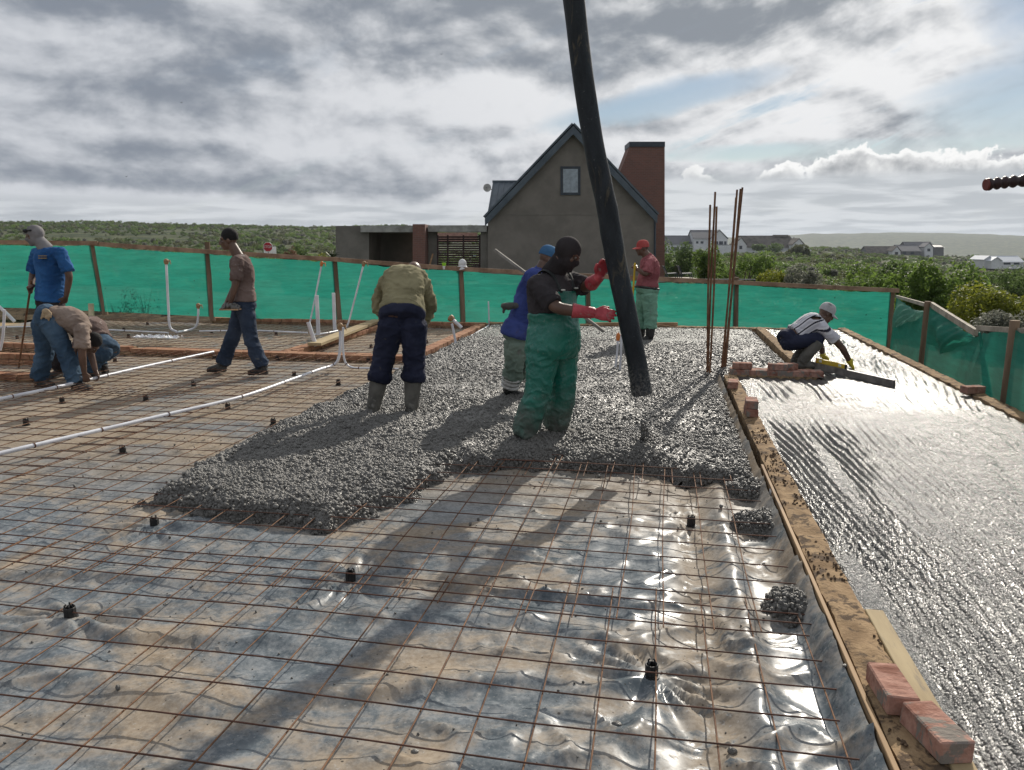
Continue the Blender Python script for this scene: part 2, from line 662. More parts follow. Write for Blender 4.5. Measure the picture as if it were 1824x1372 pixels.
def film(x, y):
    x, y = np.asarray(x, float), np.asarray(y, float)
    q = xy0(x, y, 1.0)
    warp = fbm(q * 1.3, 3, 2)
    z = 0.006 * fbm(q * (0.8, 1.2, 1), 2, 11)
    amp = 0.60 + 0.55 * sstep(x, -1.4, 0.2)
    ridge = 1 - np.abs(pn(np.stack([x * 1.5 + warp * .8, y * 2.6 + warp * 1.0, 0 * x], 1), 21))
    z += amp * 0.024 * np.clip(ridge, 0, 1) ** 9
    ridge = 1 - np.abs(pn(np.stack([x * 3.4 + y * 1.2 + warp, y * 4.2 - x * 1.5 + warp * 1.4, 0 * x], 1), 31))
    z += amp * 0.013 * np.clip(ridge, 0, 1) ** 8
    z += amp * 0.0007 * fbm(q * 9, 2, 41)
    for i, s in enumerate(SPOT[:5]):
        dx, dy = x - s.x, y - s.y
        d = np.hypot(dx, dy) + 1e-6
        an = np.arctan2(dy, dx)
        k = np.exp(-(d / 0.34) ** 2)
        z = z * (1 - 0.7 * np.exp(-(d / 0.2) ** 2))
        z += k * (0.020 * np.sin(an * (9 + i) + 3 * np.sin(an * 2 + i) + warp * 2) * sstep(d, 0.02, 0.12) + 0.010)
    for fx, fy, fa, fl, fw_, fh in ((-0.85, 2.62, 0.30, 0.75, 0.075, 0.045), (-2.3, 2.75, 0.10, 0.9, 0.09, 0.040), (-1.9, 2.35, -0.15, 0.7, 0.10, 0.032), (-1.2, 3.15, 0.2, 0.6, 0.07, 0.030),
                                    (-2.9, 3.25, 0.05, 0.8, 0.08, 0.035), (-0.4, 2.25, 0.5, 0.5, 0.07, 0.035), (-1.5, 1.95, 0.25, 0.6, 0.09, 0.035), (-3.2, 2.6, -0.1, 0.7, 0.09, 0.04), (-0.2, 3.1, -0.3, 0.4, 0.05, 0.03)):
        ca, sa = math.cos(fa), math.sin(fa)
        al = (x - fx) * ca + (y - fy) * sa
        ac = -(x - fx) * sa + (y - fy) * ca - 0.06 * warp
        z += 0.8 * fh * np.exp(-(al / fl) ** 2) * np.exp(-(ac / (fw_ * np.where(ac > 0, 1.6, 0.7))) ** 2)
    # folds along the lap of the mesh, film turned up against the boards
    z += 0.030 * np.exp(-((y - 3.47 + 0.02 * x - 0.03 * warp) / 0.022) ** 2) * sstep(x, -1.9, -1.4) * (1 - sstep(x, -0.6, 0.1))
    z += 0.035 * np.exp(-((x - 0.40 - 0.06 * pn(xy0(x, y, 0.9), 5)) / 0.06) ** 2)
    z -= 0.025 * np.exp(-((x - 0.22) / 0.1) ** 2)
    z += 0.115 * sstep(x, 0.64, 0.735)
    return z


m_film = bpy.data.materials.new('polythene film')
m_film.use_nodes = True
t, bs, out = tree_of(m_film)
co = t.node('ShaderNodeTexCoord').outputs['Object']
n1 = t.noise(t.vm('MULTIPLY', co, (0.8, 1.25, 1)), 1.15, 7, 0.62, 0.9)
n2 = t.noise(co, 7.0, 7, 0.7, 0.4)
n3 = t.noise(co, 42.0, 5, 0.7)
c1 = t.mix(t.ss(t.m('ADD', n2, t.m('MULTIPLY', t.m('SUBTRACT', n3, 0.5), 0.7)), 0.33, 0.68), (0.085, 0.105, 0.120), (0.225, 0.243, 0.255))
sandf = t.ss(t.m('ADD', n1, t.m('MULTIPLY', t.m('SUBTRACT', n2, 0.5), 0.5)), 0.42, 0.68)
ox, oy, oz = t.sep(co)
sandf = t.m('MAXIMUM', sandf, t.m('MULTIPLY', t.m('MULTIPLY', t.ss(t.m('ABSOLUTE', t.m('SUBTRACT', ox, 0.24)), 0.20, 0.05), t.ss(n2, 0.35, 0.5)), 0.9))
sandf = t.m('MAXIMUM', sandf, t.m('MULTIPLY', t.ss(oy, 3.9, 5.8, 0.0, 1.0), t.ss(n1, 0.22, 0.55)))
c2 = t.mix(t.ss(n3, 0.3, 0.7), (0.33, 0.235, 0.14), (0.43, 0.325, 0.21))
c3 = t.mix(t.m('MULTIPLY', sandf, 0.60), c1, c2)
spk = t.ss(t.noise(co, 60.0, 2, 0.5), 0.66, 0.72)
c3 = t.mix(t.m('MULTIPLY', spk, 0.45), c3, (0.42, 0.41, 0.39))
for sc_1, th_, am_ in ((8.0, 0.060, 0.55), (13.0, 0.085, 0.5), (31.0, 0.12, 0.5)):
    vd = t.vor(co, sc_1)
    vc = t.sep(t.vor(co, sc_1, out=1))
    c3 = t.mix(t.m('MULTIPLY', t.m('MULTIPLY', t.ss(vd, th_, th_ * 0.6), t.m('LESS_THAN', vc[0], am_)), 0.9), c3, (0.045, 0.040, 0.034))
grit = t.ss(t.noise(co, 170.0, 3, 0.6), 0.66, 0.74)
c3 = t.mix(t.m('MULTIPLY', grit, t.ss(n2, 0.42, 0.6)), c3, (0.10, 0.085, 0.07))
t.put(bs.inputs['Base Color'], c3)
t.put(bs.inputs['Roughness'], t.m('ADD', 0.15, t.m('ADD', t.m('MULTIPLY', sandf, 0.50), t.m('MULTIPLY', n2, 0.14))))
t.put(bs.inputs['Specular IOR Level'], t.m('SUBTRACT', 0.27, t.m('MULTIPLY', sandf, 0.22)))
t.put(bs.inputs['Normal'], t.bump(t.m('ADD', t.m('MULTIPLY', t.noise(co, 14.0, 3, 0.5, 1.2), 1.0), t.m('MULTIPLY', n3, 0.10)), 0.12, 0.006))


def film_near(x, y):
    e = 3.98 + 0.05 * pn(xy0(x, x * 0, 1.3), 3)
    lip = sstep(y - e, -0.14, 0.0)
    return film(x, y) + 0.006 + lip * (0.004 + 0.022 * np.clip(pn(xy0(x, x * 0, 2.6), 9) + 0.05, 0, 1))


def near_mask(x, y):
    return y < 3.98 + 0.05 * pn(xy0(x, x * 0, 1.3), 3)


tag(grid('damp_proof_membrane', np.arange(-4.7, 0.745, 0.019), np.arange(0.3, 4.08, 0.016), film_near, m_film, mask=near_mask), kind='structure')
tag(grid('damp_proof_membrane', np.arange(-4.7, 0.745, 0.027), np.arange(3.7, 10.38, 0.027), film, m_film), kind='structure')
tag(grid('damp_proof_membrane', np.arange(-14.5, -4.6, 0.06), np.arange(0.5, 10.38, 0.05), lambda x, y: film(x, y) * 0.8 - 0.004, m_film), kind='structure')
tag(grid('damp_proof_membrane', np.arange(-13.5, -3.5, 0.05), np.arange(10.64, 14.96, 0.05), lambda x, y: film(x, y) * 0.8, m_film), kind='structure')

# ------------------------------------------------------------------ welded reinforcement mesh
m_bar = mat('rusty bar', (0.13, 0.062, 0.035), 0.75, (0.22, 0.115, 0.06), 14, bump=0.5, bscale=240, bdist=0.002, spec=0.3)
m_bar_d = mat('dark rusty bar', (0.075, 0.037, 0.026), 0.7, (0.13, 0.06, 0.04), 9, bump=0.6, bscale=200, bdist=0.002, spec=0.3)


def bar_z(x, y):
    return 0.060 + 0.012 * pn(xy0(x, y, 0.8), 51)


def mesh_sheet(label, x0, x1, y0, y1, dx=0.207, dy=0.207, ox_=0.0, oy_=0.0, cut=None, lift=0.0, skew=0.0, seed=0):
    root = thing('reinforcement_mesh', label, 'rebar mesh', (x0, y0, 0.06 + lift), 'sheets of welded mesh')
    rr = random.Random(seed)
    xs = [ox_ + dx * k for k in range(int((x0 - ox_) / dx) - 1, int((x1 - ox_) / dx) + 2) if x0 <= ox_ + dx * k <= x1]
    ys = [oy_ + dy * k for k in range(int((y0 - oy_) / dy) - 1, int((y1 - oy_) / dy) + 2) if y0 <= oy_ + dy * k <= y1]
    for x in xs:
        ye = y1 if cut is None else min(y1, cut(x))
        n = max(6, int((ye - y0) / 0.22))
        yy = np.linspace(y0 - rr.uniform(0.02, 0.1), ye + rr.uniform(0.02, 0.1), n)
        w_ = 0.018 * pn(np.stack([yy * 0.7, np.full(n, x * 9.1), np.full(n, seed)], 1), 61)
        xx = x + w_ + skew * (yy - y0)
        mb = MB()
        mb.tube(np.stack([xx, yy, bar_z(xx, yy) + lift], 1), 0.0035, 5)
        mb.build('bar', m_bar, root, smooth=80)
    for y in ys:
        n = max(6, int((x1 - x0) / 0.25))
        xx = np.linspace(x0 - rr.uniform(0.02, 0.1), x1 + rr.uniform(0.0, 0.05), n)
        w_ = 0.014 * pn(np.stack([xx * 0.7, np.full(n, y * 7.7), np.full(n, seed + 3)], 1), 62)
        yy = y + w_ - skew * (xx - x0)
        mb = MB()
        mb.tube(np.stack([xx, yy, bar_z(xx, yy) + 0.0085 + lift], 1), 0.0035, 5)
        mb.build('bar', m_bar_d, root, smooth=80)


mesh_sheet('rusty welded steel mesh over the grey membrane, sheet nearest the camera', -4.6, 0.66, 0.6, 3.5, ox_=0.024, oy_=3.43, seed=1)
mesh_sheet('rusty welded steel mesh running under the front edge of the wet concrete', -4.6, 0.66, 3.28, 7.9, ox_=0.06, oy_=3.31, seed=2, lift=0.010,
           cut=lambda x: 7.9 if x < -3.1 else (4.6 if x < -1.9 else 5.9))
mesh_sheet('short lapped steel mesh poking out of the concrete heap in front of the hose', -1.5, 0.62, 5.28, 5.95, ox_=0.11, oy_=5.34, seed=3, lift=0.022)
mesh_sheet('rusty mesh beside the left edge of the pour with the long white conduit on it', -5.3, -3.1, 7.6, 10.32, ox_=-0.02, oy_=7.72, seed=4, lift=0.020)
mesh_sheet('rusty mesh on the left in front of the two stooping men', -11.5, -4.45, 4.2, 7.6, ox_=-0.11, oy_=4.3, seed=5, lift=0.016)
mesh_sheet('dense overlapping mesh under the feet of the walking man', -11.5, -5.0, 7.2, 10.32, ox_=0.05, oy_=7.26, seed=6, lift=0.028)
mesh_sheet('rusty mesh in the far left brick room below the green netting', -12.6, -5.75, 10.8, 14.86, ox_=0.0, oy_=10.9, seed=7)
mesh_sheet('small rusty mesh in the brick room behind the man in the olive jersey', -5.25, -3.7, 10.8, 14.86, ox_=0.02, oy_=10.85, seed=8)

# ------------------------------------------------------------------ plastic spacers under the mesh
m_black = mat('black plastic', (0.012, 0.012, 0.013), 0.5, (0.03, 0.028, 0.027), 30, bump=0.3, bscale=150)
sp0 = None
where = ['black chair spacer at the far left foreground with rusty wire bent over it', 'black chair spacer in creased shiny film nearest the camera', 'black chair spacer in shiny film left of the sandy wall',
         'black chair spacer in front of the left tip of the concrete', 'black chair spacer beside the dark fold in the film',
         'black chair spacer on the near side of the long white conduit, nearest the concrete tip', 'black chair spacer close to the ragged left edge of the pour',
         'black chair spacer just in front of the long conduit, halfway to the pour edge', 'black chair spacer between the two lying conduits, in the shadow of the walking man',
         'black chair spacer between the two lying conduits, left of the shadowed one', 'black chair spacer just in front of the shoes of the bent man',
         'black chair spacer between the conduits at the left edge of the picture', 'black chair spacer right of the rear shoe of the walking man',
         'black chair spacer left of the boots of the stooping man', 'black chair spacer against the brick wall behind the walking man',
         'black chair spacer in front of the brick wall beside the navy trousers', 'black chair spacer on the mesh right of the crouching man',
         'black chair spacer at the far end of the straight conduit', 'black chair spacer in front of the left end of the crumpled plastic',
         'black chair spacer left of the crumpled plastic, the farther one', 'black chair spacer behind the crumpled plastic, nearest the netting',
         'black chair spacer in the far room right of the walking man', 'black chair spacer just right of the stout tilted pipe',
         'black chair spacer in the small room left of the navy trousers', 'black chair spacer beside the short taped conduit', 'black chair spacer in the far room beside the rod at the left edge',
         'black chair spacer in the small room right of the navy trousers', 'black chair spacer in the small room behind the stooping man']
for i, s in enumerate(SPOT):
    z = float(film(np.array([s.x]), np.array([s.y]))[0])
    if sp0 is None:
        sp0 = thing('mesh_spacer', '', 'spacer', (s.x, s.y, z - 0.006), 'black chair spacers under the mesh')
        mb = MB()
        for k in range(8):
            a0 = math.pi * 2 * k / 8
            mb.box((s.x + 0.022 * math.cos(a0), s.y + 0.022 * math.sin(a0), z + 0.025), (0.006, 0.0185, 0.058), rz=a0, bev=0.0015)
        mb.build('leg_ring', m_black, sp0)
        mb = MB()
        mb.tube([(s.x, s.y, z - 0.004), (s.x, s.y, z + 0.006)], 0.034, 14)
        mb.build('foot_ring', m_black, sp0)
        mb = MB()
        for a0 in (0.4, 2.2, 3.9, 5.3):
            d = Vector((math.cos(a0), math.sin(a0), 0))
            c = Vector((s.x, s.y, z + 0.052))
            mb.tube([c + d * 0.018, c + d * 0.02 + Vector((0, 0, 0.010)), c + d * 0.012 + Vector((0, 0, 0.017))], 0.004, 6)
        mb.build('prong', m_black, sp0)
        o = sp0
    else:
        o = twin(sp0, (s.x, s.y, z - 0.006), rot=(0, 0, random.uniform(0, 6)))
    o['label'] = where[i]

# ------------------------------------------------------------------ fresh concrete
POLY = np.array([(-3.32, 4.30), (-2.6, 4.14), (-1.9, 4.08), (-1.62, 4.66), (-1.50, 5.40), (-0.72, 5.68), (0, 5.58), (0.5, 5.44), (0.735, 5.40), (0.735, 9.45),
                 (1.745, 9.55), (1.745, 15.02), (-3.40, 15.02), (-3.36, 8.3), (-3.46, 6.1)])


def sdf(x, y, poly=POLY):
    d = np.full(x.shape, 1e9)
    ins = np.zeros(x.shape, bool)
    n = len(poly)
    for i in range(n):
        a, b = poly[i], poly[(i + 1) % n]
        e = b - a
        wx, wy = x - a[0], y - a[1]
        tt = np.clip((wx * e[0] + wy * e[1]) / (e @ e), 0, 1)
        d = np.minimum(d, (wx - e[0] * tt) ** 2 + (wy - e[1] * tt) ** 2)
        c1_, c2_ = a[1] <= y, b[1] <= y
        cr = e[0] * wy - e[1] * wx
        ins ^= (c1_ & ~c2_ & (cr < 0)) | (~c1_ & c2_ & (cr > 0))
    return np.where(ins, 1, -1) * np.sqrt(d)


FEET = []


def pour_d(x, y):
    q = xy0(x, y, 1.0)
    d = sdf(np.asarray(x, float), np.asarray(y, float))
    free = (1 - sstep(y, 13.5, 14.6)) * (1 - sstep(x, 0.45, 0.6))
    return d + free * (0.09 * fbm(q * 2.4, 3, 71) + 0.05 * pn(q * 9, 72) + 0.025 * pn(q * 23, 77))


def pour_z(x, y):
    x, y = np.asarray(x, float), np.asarray(y, float)
    d = pour_d(x, y)
    q = xy0(x, y, 1.0)
    k = np.clip(d / 0.24, 0, 1)
    k = (1 - (1 - k) ** 2) ** 0.75
    rough = 1 - 0.75 * sstep(y, 10.5, 13.5)
    z = 0.118 * k + k * rough * (0.024 * fbm(q * 2.1, 3, 73) + 0.014 * fbm(q * 6, 3, 74) + 0.020 * (1 - np.abs(pn(q * 15, 75))) + 0.010 * pn(q * 29, 76))
    z += 0.05 * np.exp(-(((x + 0.1) / 0.28) ** 2 + ((y - 6.0) / 0.22) ** 2))
    z -= 0.035 * np.exp(-(((x - 0.07) / 0.05) ** 2 + ((y - 5.55) / 0.35) ** 2))
    z -= 0.02 * np.exp(-(((x + 0.55) / 0.5) ** 2 + ((y - 5.95) / 0.12) ** 2))
    return z - 0.012 * (k < 0.02)


m_wetc = bpy.data.materials.new('fresh concrete')
m_wetc.use_nodes = True
t, bs, out = tree_of(m_wetc)
co = t.node('ShaderNodeTexCoord').outputs['Object']
n1 = t.noise(co, 3.0, 6, 0.6, 0.5)
v1 = t.vor(co, 62.0)
v1c = t.vor(co, 62.0, out=1)
c1 = t.mix(t.ss(n1, 0.35, 0.65), (0.095, 0.091, 0.084), (0.15, 0.143, 0.131))
c1 = t.mix(t.m('MULTIPLY', t.sep(v1c)[0], 0.3), c1, (0.21, 0.203, 0.188))
t.put(bs.inputs['Base Color'], c1)
t.put(bs.inputs['Roughness'], t.m('ADD', 0.27, t.m('MULTIPLY', n1, 0.25)))
bs.inputs['Specular IOR Level'].default_value = 0.6
t.put(bs.inputs['Normal'], t.bump(t.m('ADD', t.m('MULTIPLY', v1, -1.0), t.m('MULTIPLY', t.noise(co, 130.0, 4, 0.6), 0.5)), 1.0, 0.02))
tag(grid('fresh_concrete', np.arange(-3.75, 1.745, 0.020), np.concatenate([np.arange(3.85, 8.0, 0.019), np.arange(8.0, 15.03, 0.045)]), pour_z, m_wetc,
         mask=lambda x, y: pour_d(x, y) > -0.03), kind='structure')

m_stone = mat('wet stone', (0.100, 0.096, 0.088), 0.42, (0.165, 0.157, 0.143), 9, bump=0.6, bscale=160, bdist=0.004, spec=0.5)


def pebble(seed, r=1.0, sub=1):
    bm = bmesh.new()
    bmesh.ops.create_icosphere(bm, subdivisions=sub, radius=r)
    rr = random.Random(seed)
    sc = (1, rr.uniform(0.7, 0.95), rr.uniform(0.5, 0.8))
    nv = np.array([tuple(q.co / r) for q in bm.verts])
    kk = 1 + 0.28 * pn(nv * 1.4, seed) + 0.10 * pn(nv * 3.1, seed + 3)
    for q, k in zip(bm.verts, kk):
        q.co = Vector((q.co.x * sc[0], q.co.y * sc[1], q.co.z * sc[2])) * float(k)
    me = bpy.data.meshes.new('pebble')
    bm.to_mesh(me)
    bm.free()
    return me


STONES = bpy.data.collections.new('stone shapes')
for k in range(7):
    me = pebble(k, 1.0, 2)
    me.materials.append(m_stone)
    me.polygons.foreach_set('use_smooth', [True] * len(me.polygons))
    STONES.objects.link(bpy.data.objects.new('stone_shape', me))


def scatter_tree(coll, lo=0.5, hi=1.0, flat=False, name='scatter'):
    g = bpy.data.node_groups.new(name, 'GeometryNodeTree')
    g.interface.new_socket('Geometry', in_out='INPUT', socket_type='NodeSocketGeometry')
    g.interface.new_socket('Geometry', in_out='OUTPUT', socket_type='NodeSocketGeometry')
    N = g.nodes.new
    gi, go = N('NodeGroupInput'), N('NodeGroupOutput')
    ci = N('GeometryNodeCollectionInfo')
    ci.inputs['Collection'].default_value = coll
    ci.inputs['Separate Children'].default_value = True
    ci.inputs['Reset Children'].default_value = True
    ip = N('GeometryNodeInstanceOnPoints')
    ip.inputs['Pick Instance'].default_value = True
    rs = N('FunctionNodeRandomValue')
    rs.data_type = 'FLOAT_VECTOR'
    rs.inputs[0].default_value = (0, 0, 0) if flat else (-3, -3, -3)
    rs.inputs[1].default_value = (0, 0, 6.28) if flat else (3, 3, 3)
    at = N('GeometryNodeInputNamedAttribute')
    at.data_type = 'FLOAT'
    at.inputs[0].default_value = 'size'
    L = g.links.new
    L(gi.outputs[0], ip.inputs['Points'])
    L(ci.outputs[0], ip.inputs['Instance'])
    L(rs.outputs[0], ip.inputs['Rotation'])
    L(at.outputs[0], ip.inputs['Scale'])
    L(ip.outputs[0], go.inputs[0])
    return g


def scatter(name, pts, size, tree, kind='stuff', parent=None):
    me = bpy.data.meshes.new(name)
    pts = np.asarray(pts, float)
    o_ = np.array(base(parent)) if parent else np.zeros(3)
    me.vertices.add(len(pts))
    me.vertices.foreach_set('co', (pts - o_).ravel())
    a = me.attributes.new('size', 'FLOAT', 'POINT')
    a.data.foreach_set('value', np.asarray(size, float))
    o = bpy.data.objects.new(name, me)
    link(o, parent)
    md = o.modifiers.new('scatter', 'NODES')
    md.node_group = tree
    o['kind'] = kind
    return o


GT_STONE = scatter_tree(STONES, name='stones')


def rnd_pts(n, x0, x1, y0, y1):
    return rng.uniform(x0, x1, n), rng.uniform(y0, y1, n)


px_, py_, ps_ = [], [], []
for n, y0, y1, s0, s1 in ((62000, 3.95, 6.6, 0.008, 0.0165), (42000, 6.6, 9.6, 0.008, 0.0155), (26000, 9.6, 12.8, 0.009, 0.017), (6000, 12.8, 15.0, 0.009, 0.016)):
    x, y = rnd_pts(n, -3.75, 1.75 if y1 > 9.6 else 0.75, y0, y1)
    d = pour_d(x, y)
    trowel = fbm(xy0(x, y, 0.9), 3, 81)
    keep = (d > -0.02) & ((trowel < 0.28) | (rng.uniform(size=n) < 0.35))
    px_.append(x[keep]); py_.append(y[keep]); ps_.append(rng.uniform(s0, s1, keep.sum()) * (1 + 0.5 * (rng.uniform(size=keep.sum()) < 0.08)))
x, y, s = map(np.concatenate, (px_, py_, ps_))
de_ = np.clip(pour_d(x, y) / 0.3, 0, 1)
z = pour_z(x, y) + s * (rng.uniform(-0.95, 0.12, len(x)) + 0.45 * (1 - de_))
tag(scatter('concrete_aggregate', np.stack([x, y, z], 1), s, GT_STONE), 'grey wet stones standing out of the freshly poured concrete')
# crumbs and stones spilled on the film
NCR = 2600
x, y = rnd_pts(NCR, -4.5, 0.7, 1.2, 6.2)
d = pour_d(x, y)
keep = (d < -0.02) & (rng.uniform(size=NCR) < 0.18 + 0.84 * np.exp(d / 0.28))
x, y = x[keep], y[keep]
s = np.where(rng.uniform(size=len(x)) < 0.06, rng.uniform(0.008, 0.016, len(x)), rng.uniform(0.0025, 0.0078, len(x)))
s = s * 0.9
tag(scatter('spilled_stones', np.stack([x, y, film(x, y) + s * 0.55 + 0.005], 1), s, GT_STONE), 'loose concrete crumbs and stones spilled over the membrane')
for px, py, r_, lab in ((1304, 1343, 0.017, 'small dark lump of concrete on the film beside the sandy wall'), (1098, 1293, 0.018, 'round wet lump of concrete lying alone on the shiny film'),
                        (295, 1080, 0.011, 'tiny lump of concrete in the mesh right of the left spacer'), (299, 1155, 0.012, 'angular lump of concrete lying in the left foreground'),
                        (468, 997, 0.014, 'lump of concrete between the two dark spacers'), (739, 1343, 0.014, 'pale stone at the bottom of the mesh'), (1503, 1235, 0.014, 'grey stone lying close to the plywood strip')):
    q = G(px, py, 0.01)
    zz_ = float(film(np.array([q.x]), np.array([q.y]))[0])
    me = pebble(px, r_, 2)
    me.materials.append(m_stone)
    o = bpy.data.objects.new('concrete_lump', me)
    o.location = (q.x, q.y, zz_ + r_ * 0.5)
    tag(link(o), lab, 'lump', 'lumps of concrete fallen on the film')
for px, py, r_, lab in ((1352, 878, 0.15, 'small heap of wet stony concrete touching the end of the pour'), (1385, 938, 0.15, 'heap of wet stony concrete against the plywood strip, the middle of three'),
                        (1450, 1090, 0.125, 'round heap of wet stony concrete against the plywood strip, nearest the bricks')):
    q = G(px, py, 0.02)
    q.x = min(q.x, 0.70 - r_ * 0.55)
    root = thing('concrete_heap', lab, 'concrete heap', (q.x, q.y, 0.0), 'small heaps of concrete along the wall')

    def hz(x, y):
        d_ = np.hypot(x - q.x, (y - q.y) * 0.8) / r_ + 0.25 * fbm(xy0(x, y, 14), 2, 5)
        return np.minimum(film(x, y), 0.03) - 0.01 + 0.085 * np.sqrt(np.clip(1 - d_ ** 2, 0, 1)) + 0.012 * fbm(xy0(x, y, 30), 2, 6) * (d_ < 1)
    grid('mortar', np.arange(q.x - r_ * 1.2, min(q.x + r_ * 1.2, 0.728), 0.012), np.arange(q.y - r_ * 1.4, q.y + r_ * 1.4, 0.012), hz, m_wetc, parent=root,
         mask=lambda x, y: np.hypot(x - q.x, (y - q.y) * 0.8) < r_ * 1.15)
    x, y = rnd_pts(420, q.x - r_, q.x + r_, q.y - r_ * 1.2, q.y + r_ * 1.2)
    k = (np.hypot(x - q.x, (y - q.y) * 0.8) < r_ * 0.98) & (x < 0.72)
    x, y = x[k], y[k]
    s = rng.uniform(0.007, 0.015, len(x))
    scatter('stones', np.stack([x, y, hz(x, y) + s * 0.3], 1), s, GT_STONE, parent=root)

# ------------------------------------------------------------------ struck-off wet slab on the right
m_slab = bpy.data.materials.new('wet screeded concrete')
m_slab.use_nodes = True
t, bs, out = tree_of(m_slab)
co = t.node('ShaderNodeTexCoord').outputs['Object']
n1 = t.noise(co, 2.2, 6, 0.62, 0.5)
n2 = t.noise(co, 27.0, 6, 0.68)
v1 = t.vor(co, 75.0)
c1 = t.mix(t.ss(n1, 0.3, 0.7), (0.050, 0.050, 0.050), (0.095, 0.094, 0.090))
c1 = t.mix(t.m('MULTIPLY', t.ss(n2, 0.55, 0.75), 0.4), c1, (0.17, 0.165, 0.158))
t.put(bs.inputs['Base Color'], c1)
t.put(bs.inputs['Roughness'], t.m('ADD', 0.14, t.m('MULTIPLY', n2, 0.20)))
oy = t.sep(co)[1]
ox = t.sep(co)[0]
stony = t.m('MULTIPLY', t.ss(t.m('ADD', oy, t.m('MULTIPLY', t.m('SUBTRACT', n1, 0.5), 5.0)), 6.2, 3.0), 1.0)
calm = t.m('SUBTRACT', 1.0, t.m('MULTIPLY', t.m('MULTIPLY', t.ss(t.m('ABSOLUTE', t.m('SUBTRACT', ox, 2.4)), 1.0, 0.3), t.ss(t.m('ABSOLUTE', t.m('SUBTRACT', oy, 8.9)), 1.5, 0.4)), 0.4))
bn = t.node('ShaderNodeBump')
t.put(bn.inputs['Height'], t.m('ADD', t.m('MULTIPLY', v1, -0.6), t.m('MULTIPLY', n2, 1.1)))
t.put(bn.inputs['Strength'], t.m('MULTIPLY', calm, t.m('ADD', 0.44, t.m('MULTIPLY', stony, 0.20))))
bn.inputs['Distance'].default_value = 0.020
t.put(bs.inputs['Normal'], bn.outputs[0])
t.put(bs.inputs['Specular IOR Level'], t.m('ADD', 0.22, t.m('MULTIPLY', stony, 0.38)))


def vcut(ph):
    """flat ground with V cuts, one per turn"""
    f = np.abs((ph / (2 * math.pi)) % 1.0 - 0.5) * 2
    return -np.clip(1 - f / 0.80, 0, 1)


def slab_z(x, y):
    q = xy0(x, y, 1.0)
    lowf = fbm(q * (0.7, 0.35, 1), 2, 91)
    m1 = 0.45 + 0.55 * sstep(fbm(q * (0.8, 0.22, 1), 2, 92), -0.5, 0.0)
    jit = fbm(q * (4, 0.9, 1), 3, 93)
    strokes = sstep(pn(q * (7.0, 0.40, 1), 94), -0.55, 0.0)
    z = (0.034 - 0.006 * sstep(-y, -5.0, -3.0)) * m1 * strokes * vcut((x + (0.085 - 0.11 * (x - 1.0)) * (y - 6) + 0.08 * lowf) * 2 * math.pi / 0.058 + 2.3 * jit)
    for cx, cy, gx, gy, gr_, dens in ((2.45, 9.3, 2.55, 7.3, 0.75, 52), (2.9, 7.8, 2.75, 5.9, 0.8, 42), (1.5, 9.4, 1.35, 7.6, 0.7, 44), (3.4, 6.8, 2.6, 4.6, 0.8, 38)):
        an = np.arctan2(x - cx, cy - y)
        k = np.exp(-(((x - gx) / gr_) ** 2 + ((y - gy) / gr_) ** 2) ** 2)
        z = z * (1 - 0.85 * k) + 0.011 * k * vcut(an * dens + 1.0 * jit)
    calm = np.exp(-(((x - 2.4) / 0.9) ** 2 + ((y - 9.0) / 0.9) ** 2))
    z = z * (1 - 0.85 * calm)
    patchy = 0.55 + 0.9 * sstep(fbm(q * (1.6, 0.8, 1), 2, 98), -0.1, 0.4)
    rg = patchy * (0.95 + 0.75 * sstep(-y, -5.5, -2.8)) * (1 - 0.75 * calm) * (1 - 0.3 * sstep(y, 8, 12))
    z += rg * (0.0060 * fbm(q * (10, 6, 1), 3, 95) + 0.0050 * (0.6 - np.abs(pn(q * 17, 96))) + 0.0030 * pn(q * 37, 97))
    return 0.128 + 0.006 * lowf + z


tag(grid('wet_concrete_slab', np.arange(0.905, 3.21, 0.0105), np.concatenate([np.arange(0.2, 6, 0.014), np.arange(6, 9.6, 0.024), np.arange(9.6, 15.03, 0.05)]), slab_z, m_slab,
         mask=lambda x, y: (y < 9.5) | (x > 1.90)), kind='structure')

# ------------------------------------------------------------------ walls round the pours
m_sandtop = mat('sand-strewn mortar', (0.25, 0.165, 0.092), 0.92, (0.36, 0.25, 0.145), 7, bump=0.9, bscale=70, bdist=0.008, spec=0.15,
                dirt=(0.10, 0.07, 0.047), dscale=13, dlo=0.50, dhi=0.60, detail=8)
m_brick = mat('clay brick', (0.27, 0.125, 0.090), 0.92, (0.43, 0.25, 0.195), 16, stretch=(1.0, 0.6, 0.6), bump=1.0, bscale=38, bdist=0.012, spec=0.12,
              dirt=(0.215, 0.19, 0.165), dscale=13, dlo=0.51, dhi=0.58, detail=7)
m_brick_o = mat('orange brick', (0.29, 0.135, 0.078), 0.9, (0.40, 0.225, 0.135), 6, bump=0.5, bscale=60, bdist=0.006, spec=0.2,
                dirt=(0.20, 0.12, 0.07), dscale=4, dlo=0.55, dhi=0.7)
m_ply = mat('weathered plywood', (0.30, 0.185, 0.095), 0.75, (0.40, 0.27, 0.15), 5, stretch=(1, 0.15, 3), bump=0.3, bscale=60, spec=0.3, dirt=(0.16, 0.12, 0.09), dscale=8, dlo=0.58, dhi=0.66)
m_plank = mat('yellowed plank', (0.32, 0.235, 0.13), 0.8, (0.42, 0.33, 0.19), 5, stretch=(1, 0.15, 3), bump=0.3, bscale=60, spec=0.3, dirt=(0.22, 0.18, 0.13), dscale=9, dlo=0.58, dhi=0.66)
m_wood = mat('rough sawn timber', (0.36, 0.21, 0.115), 0.85, (0.50, 0.33, 0.20), 4, stretch=(1, 1, 1), bump=0.4, bscale=40, spec=0.2)


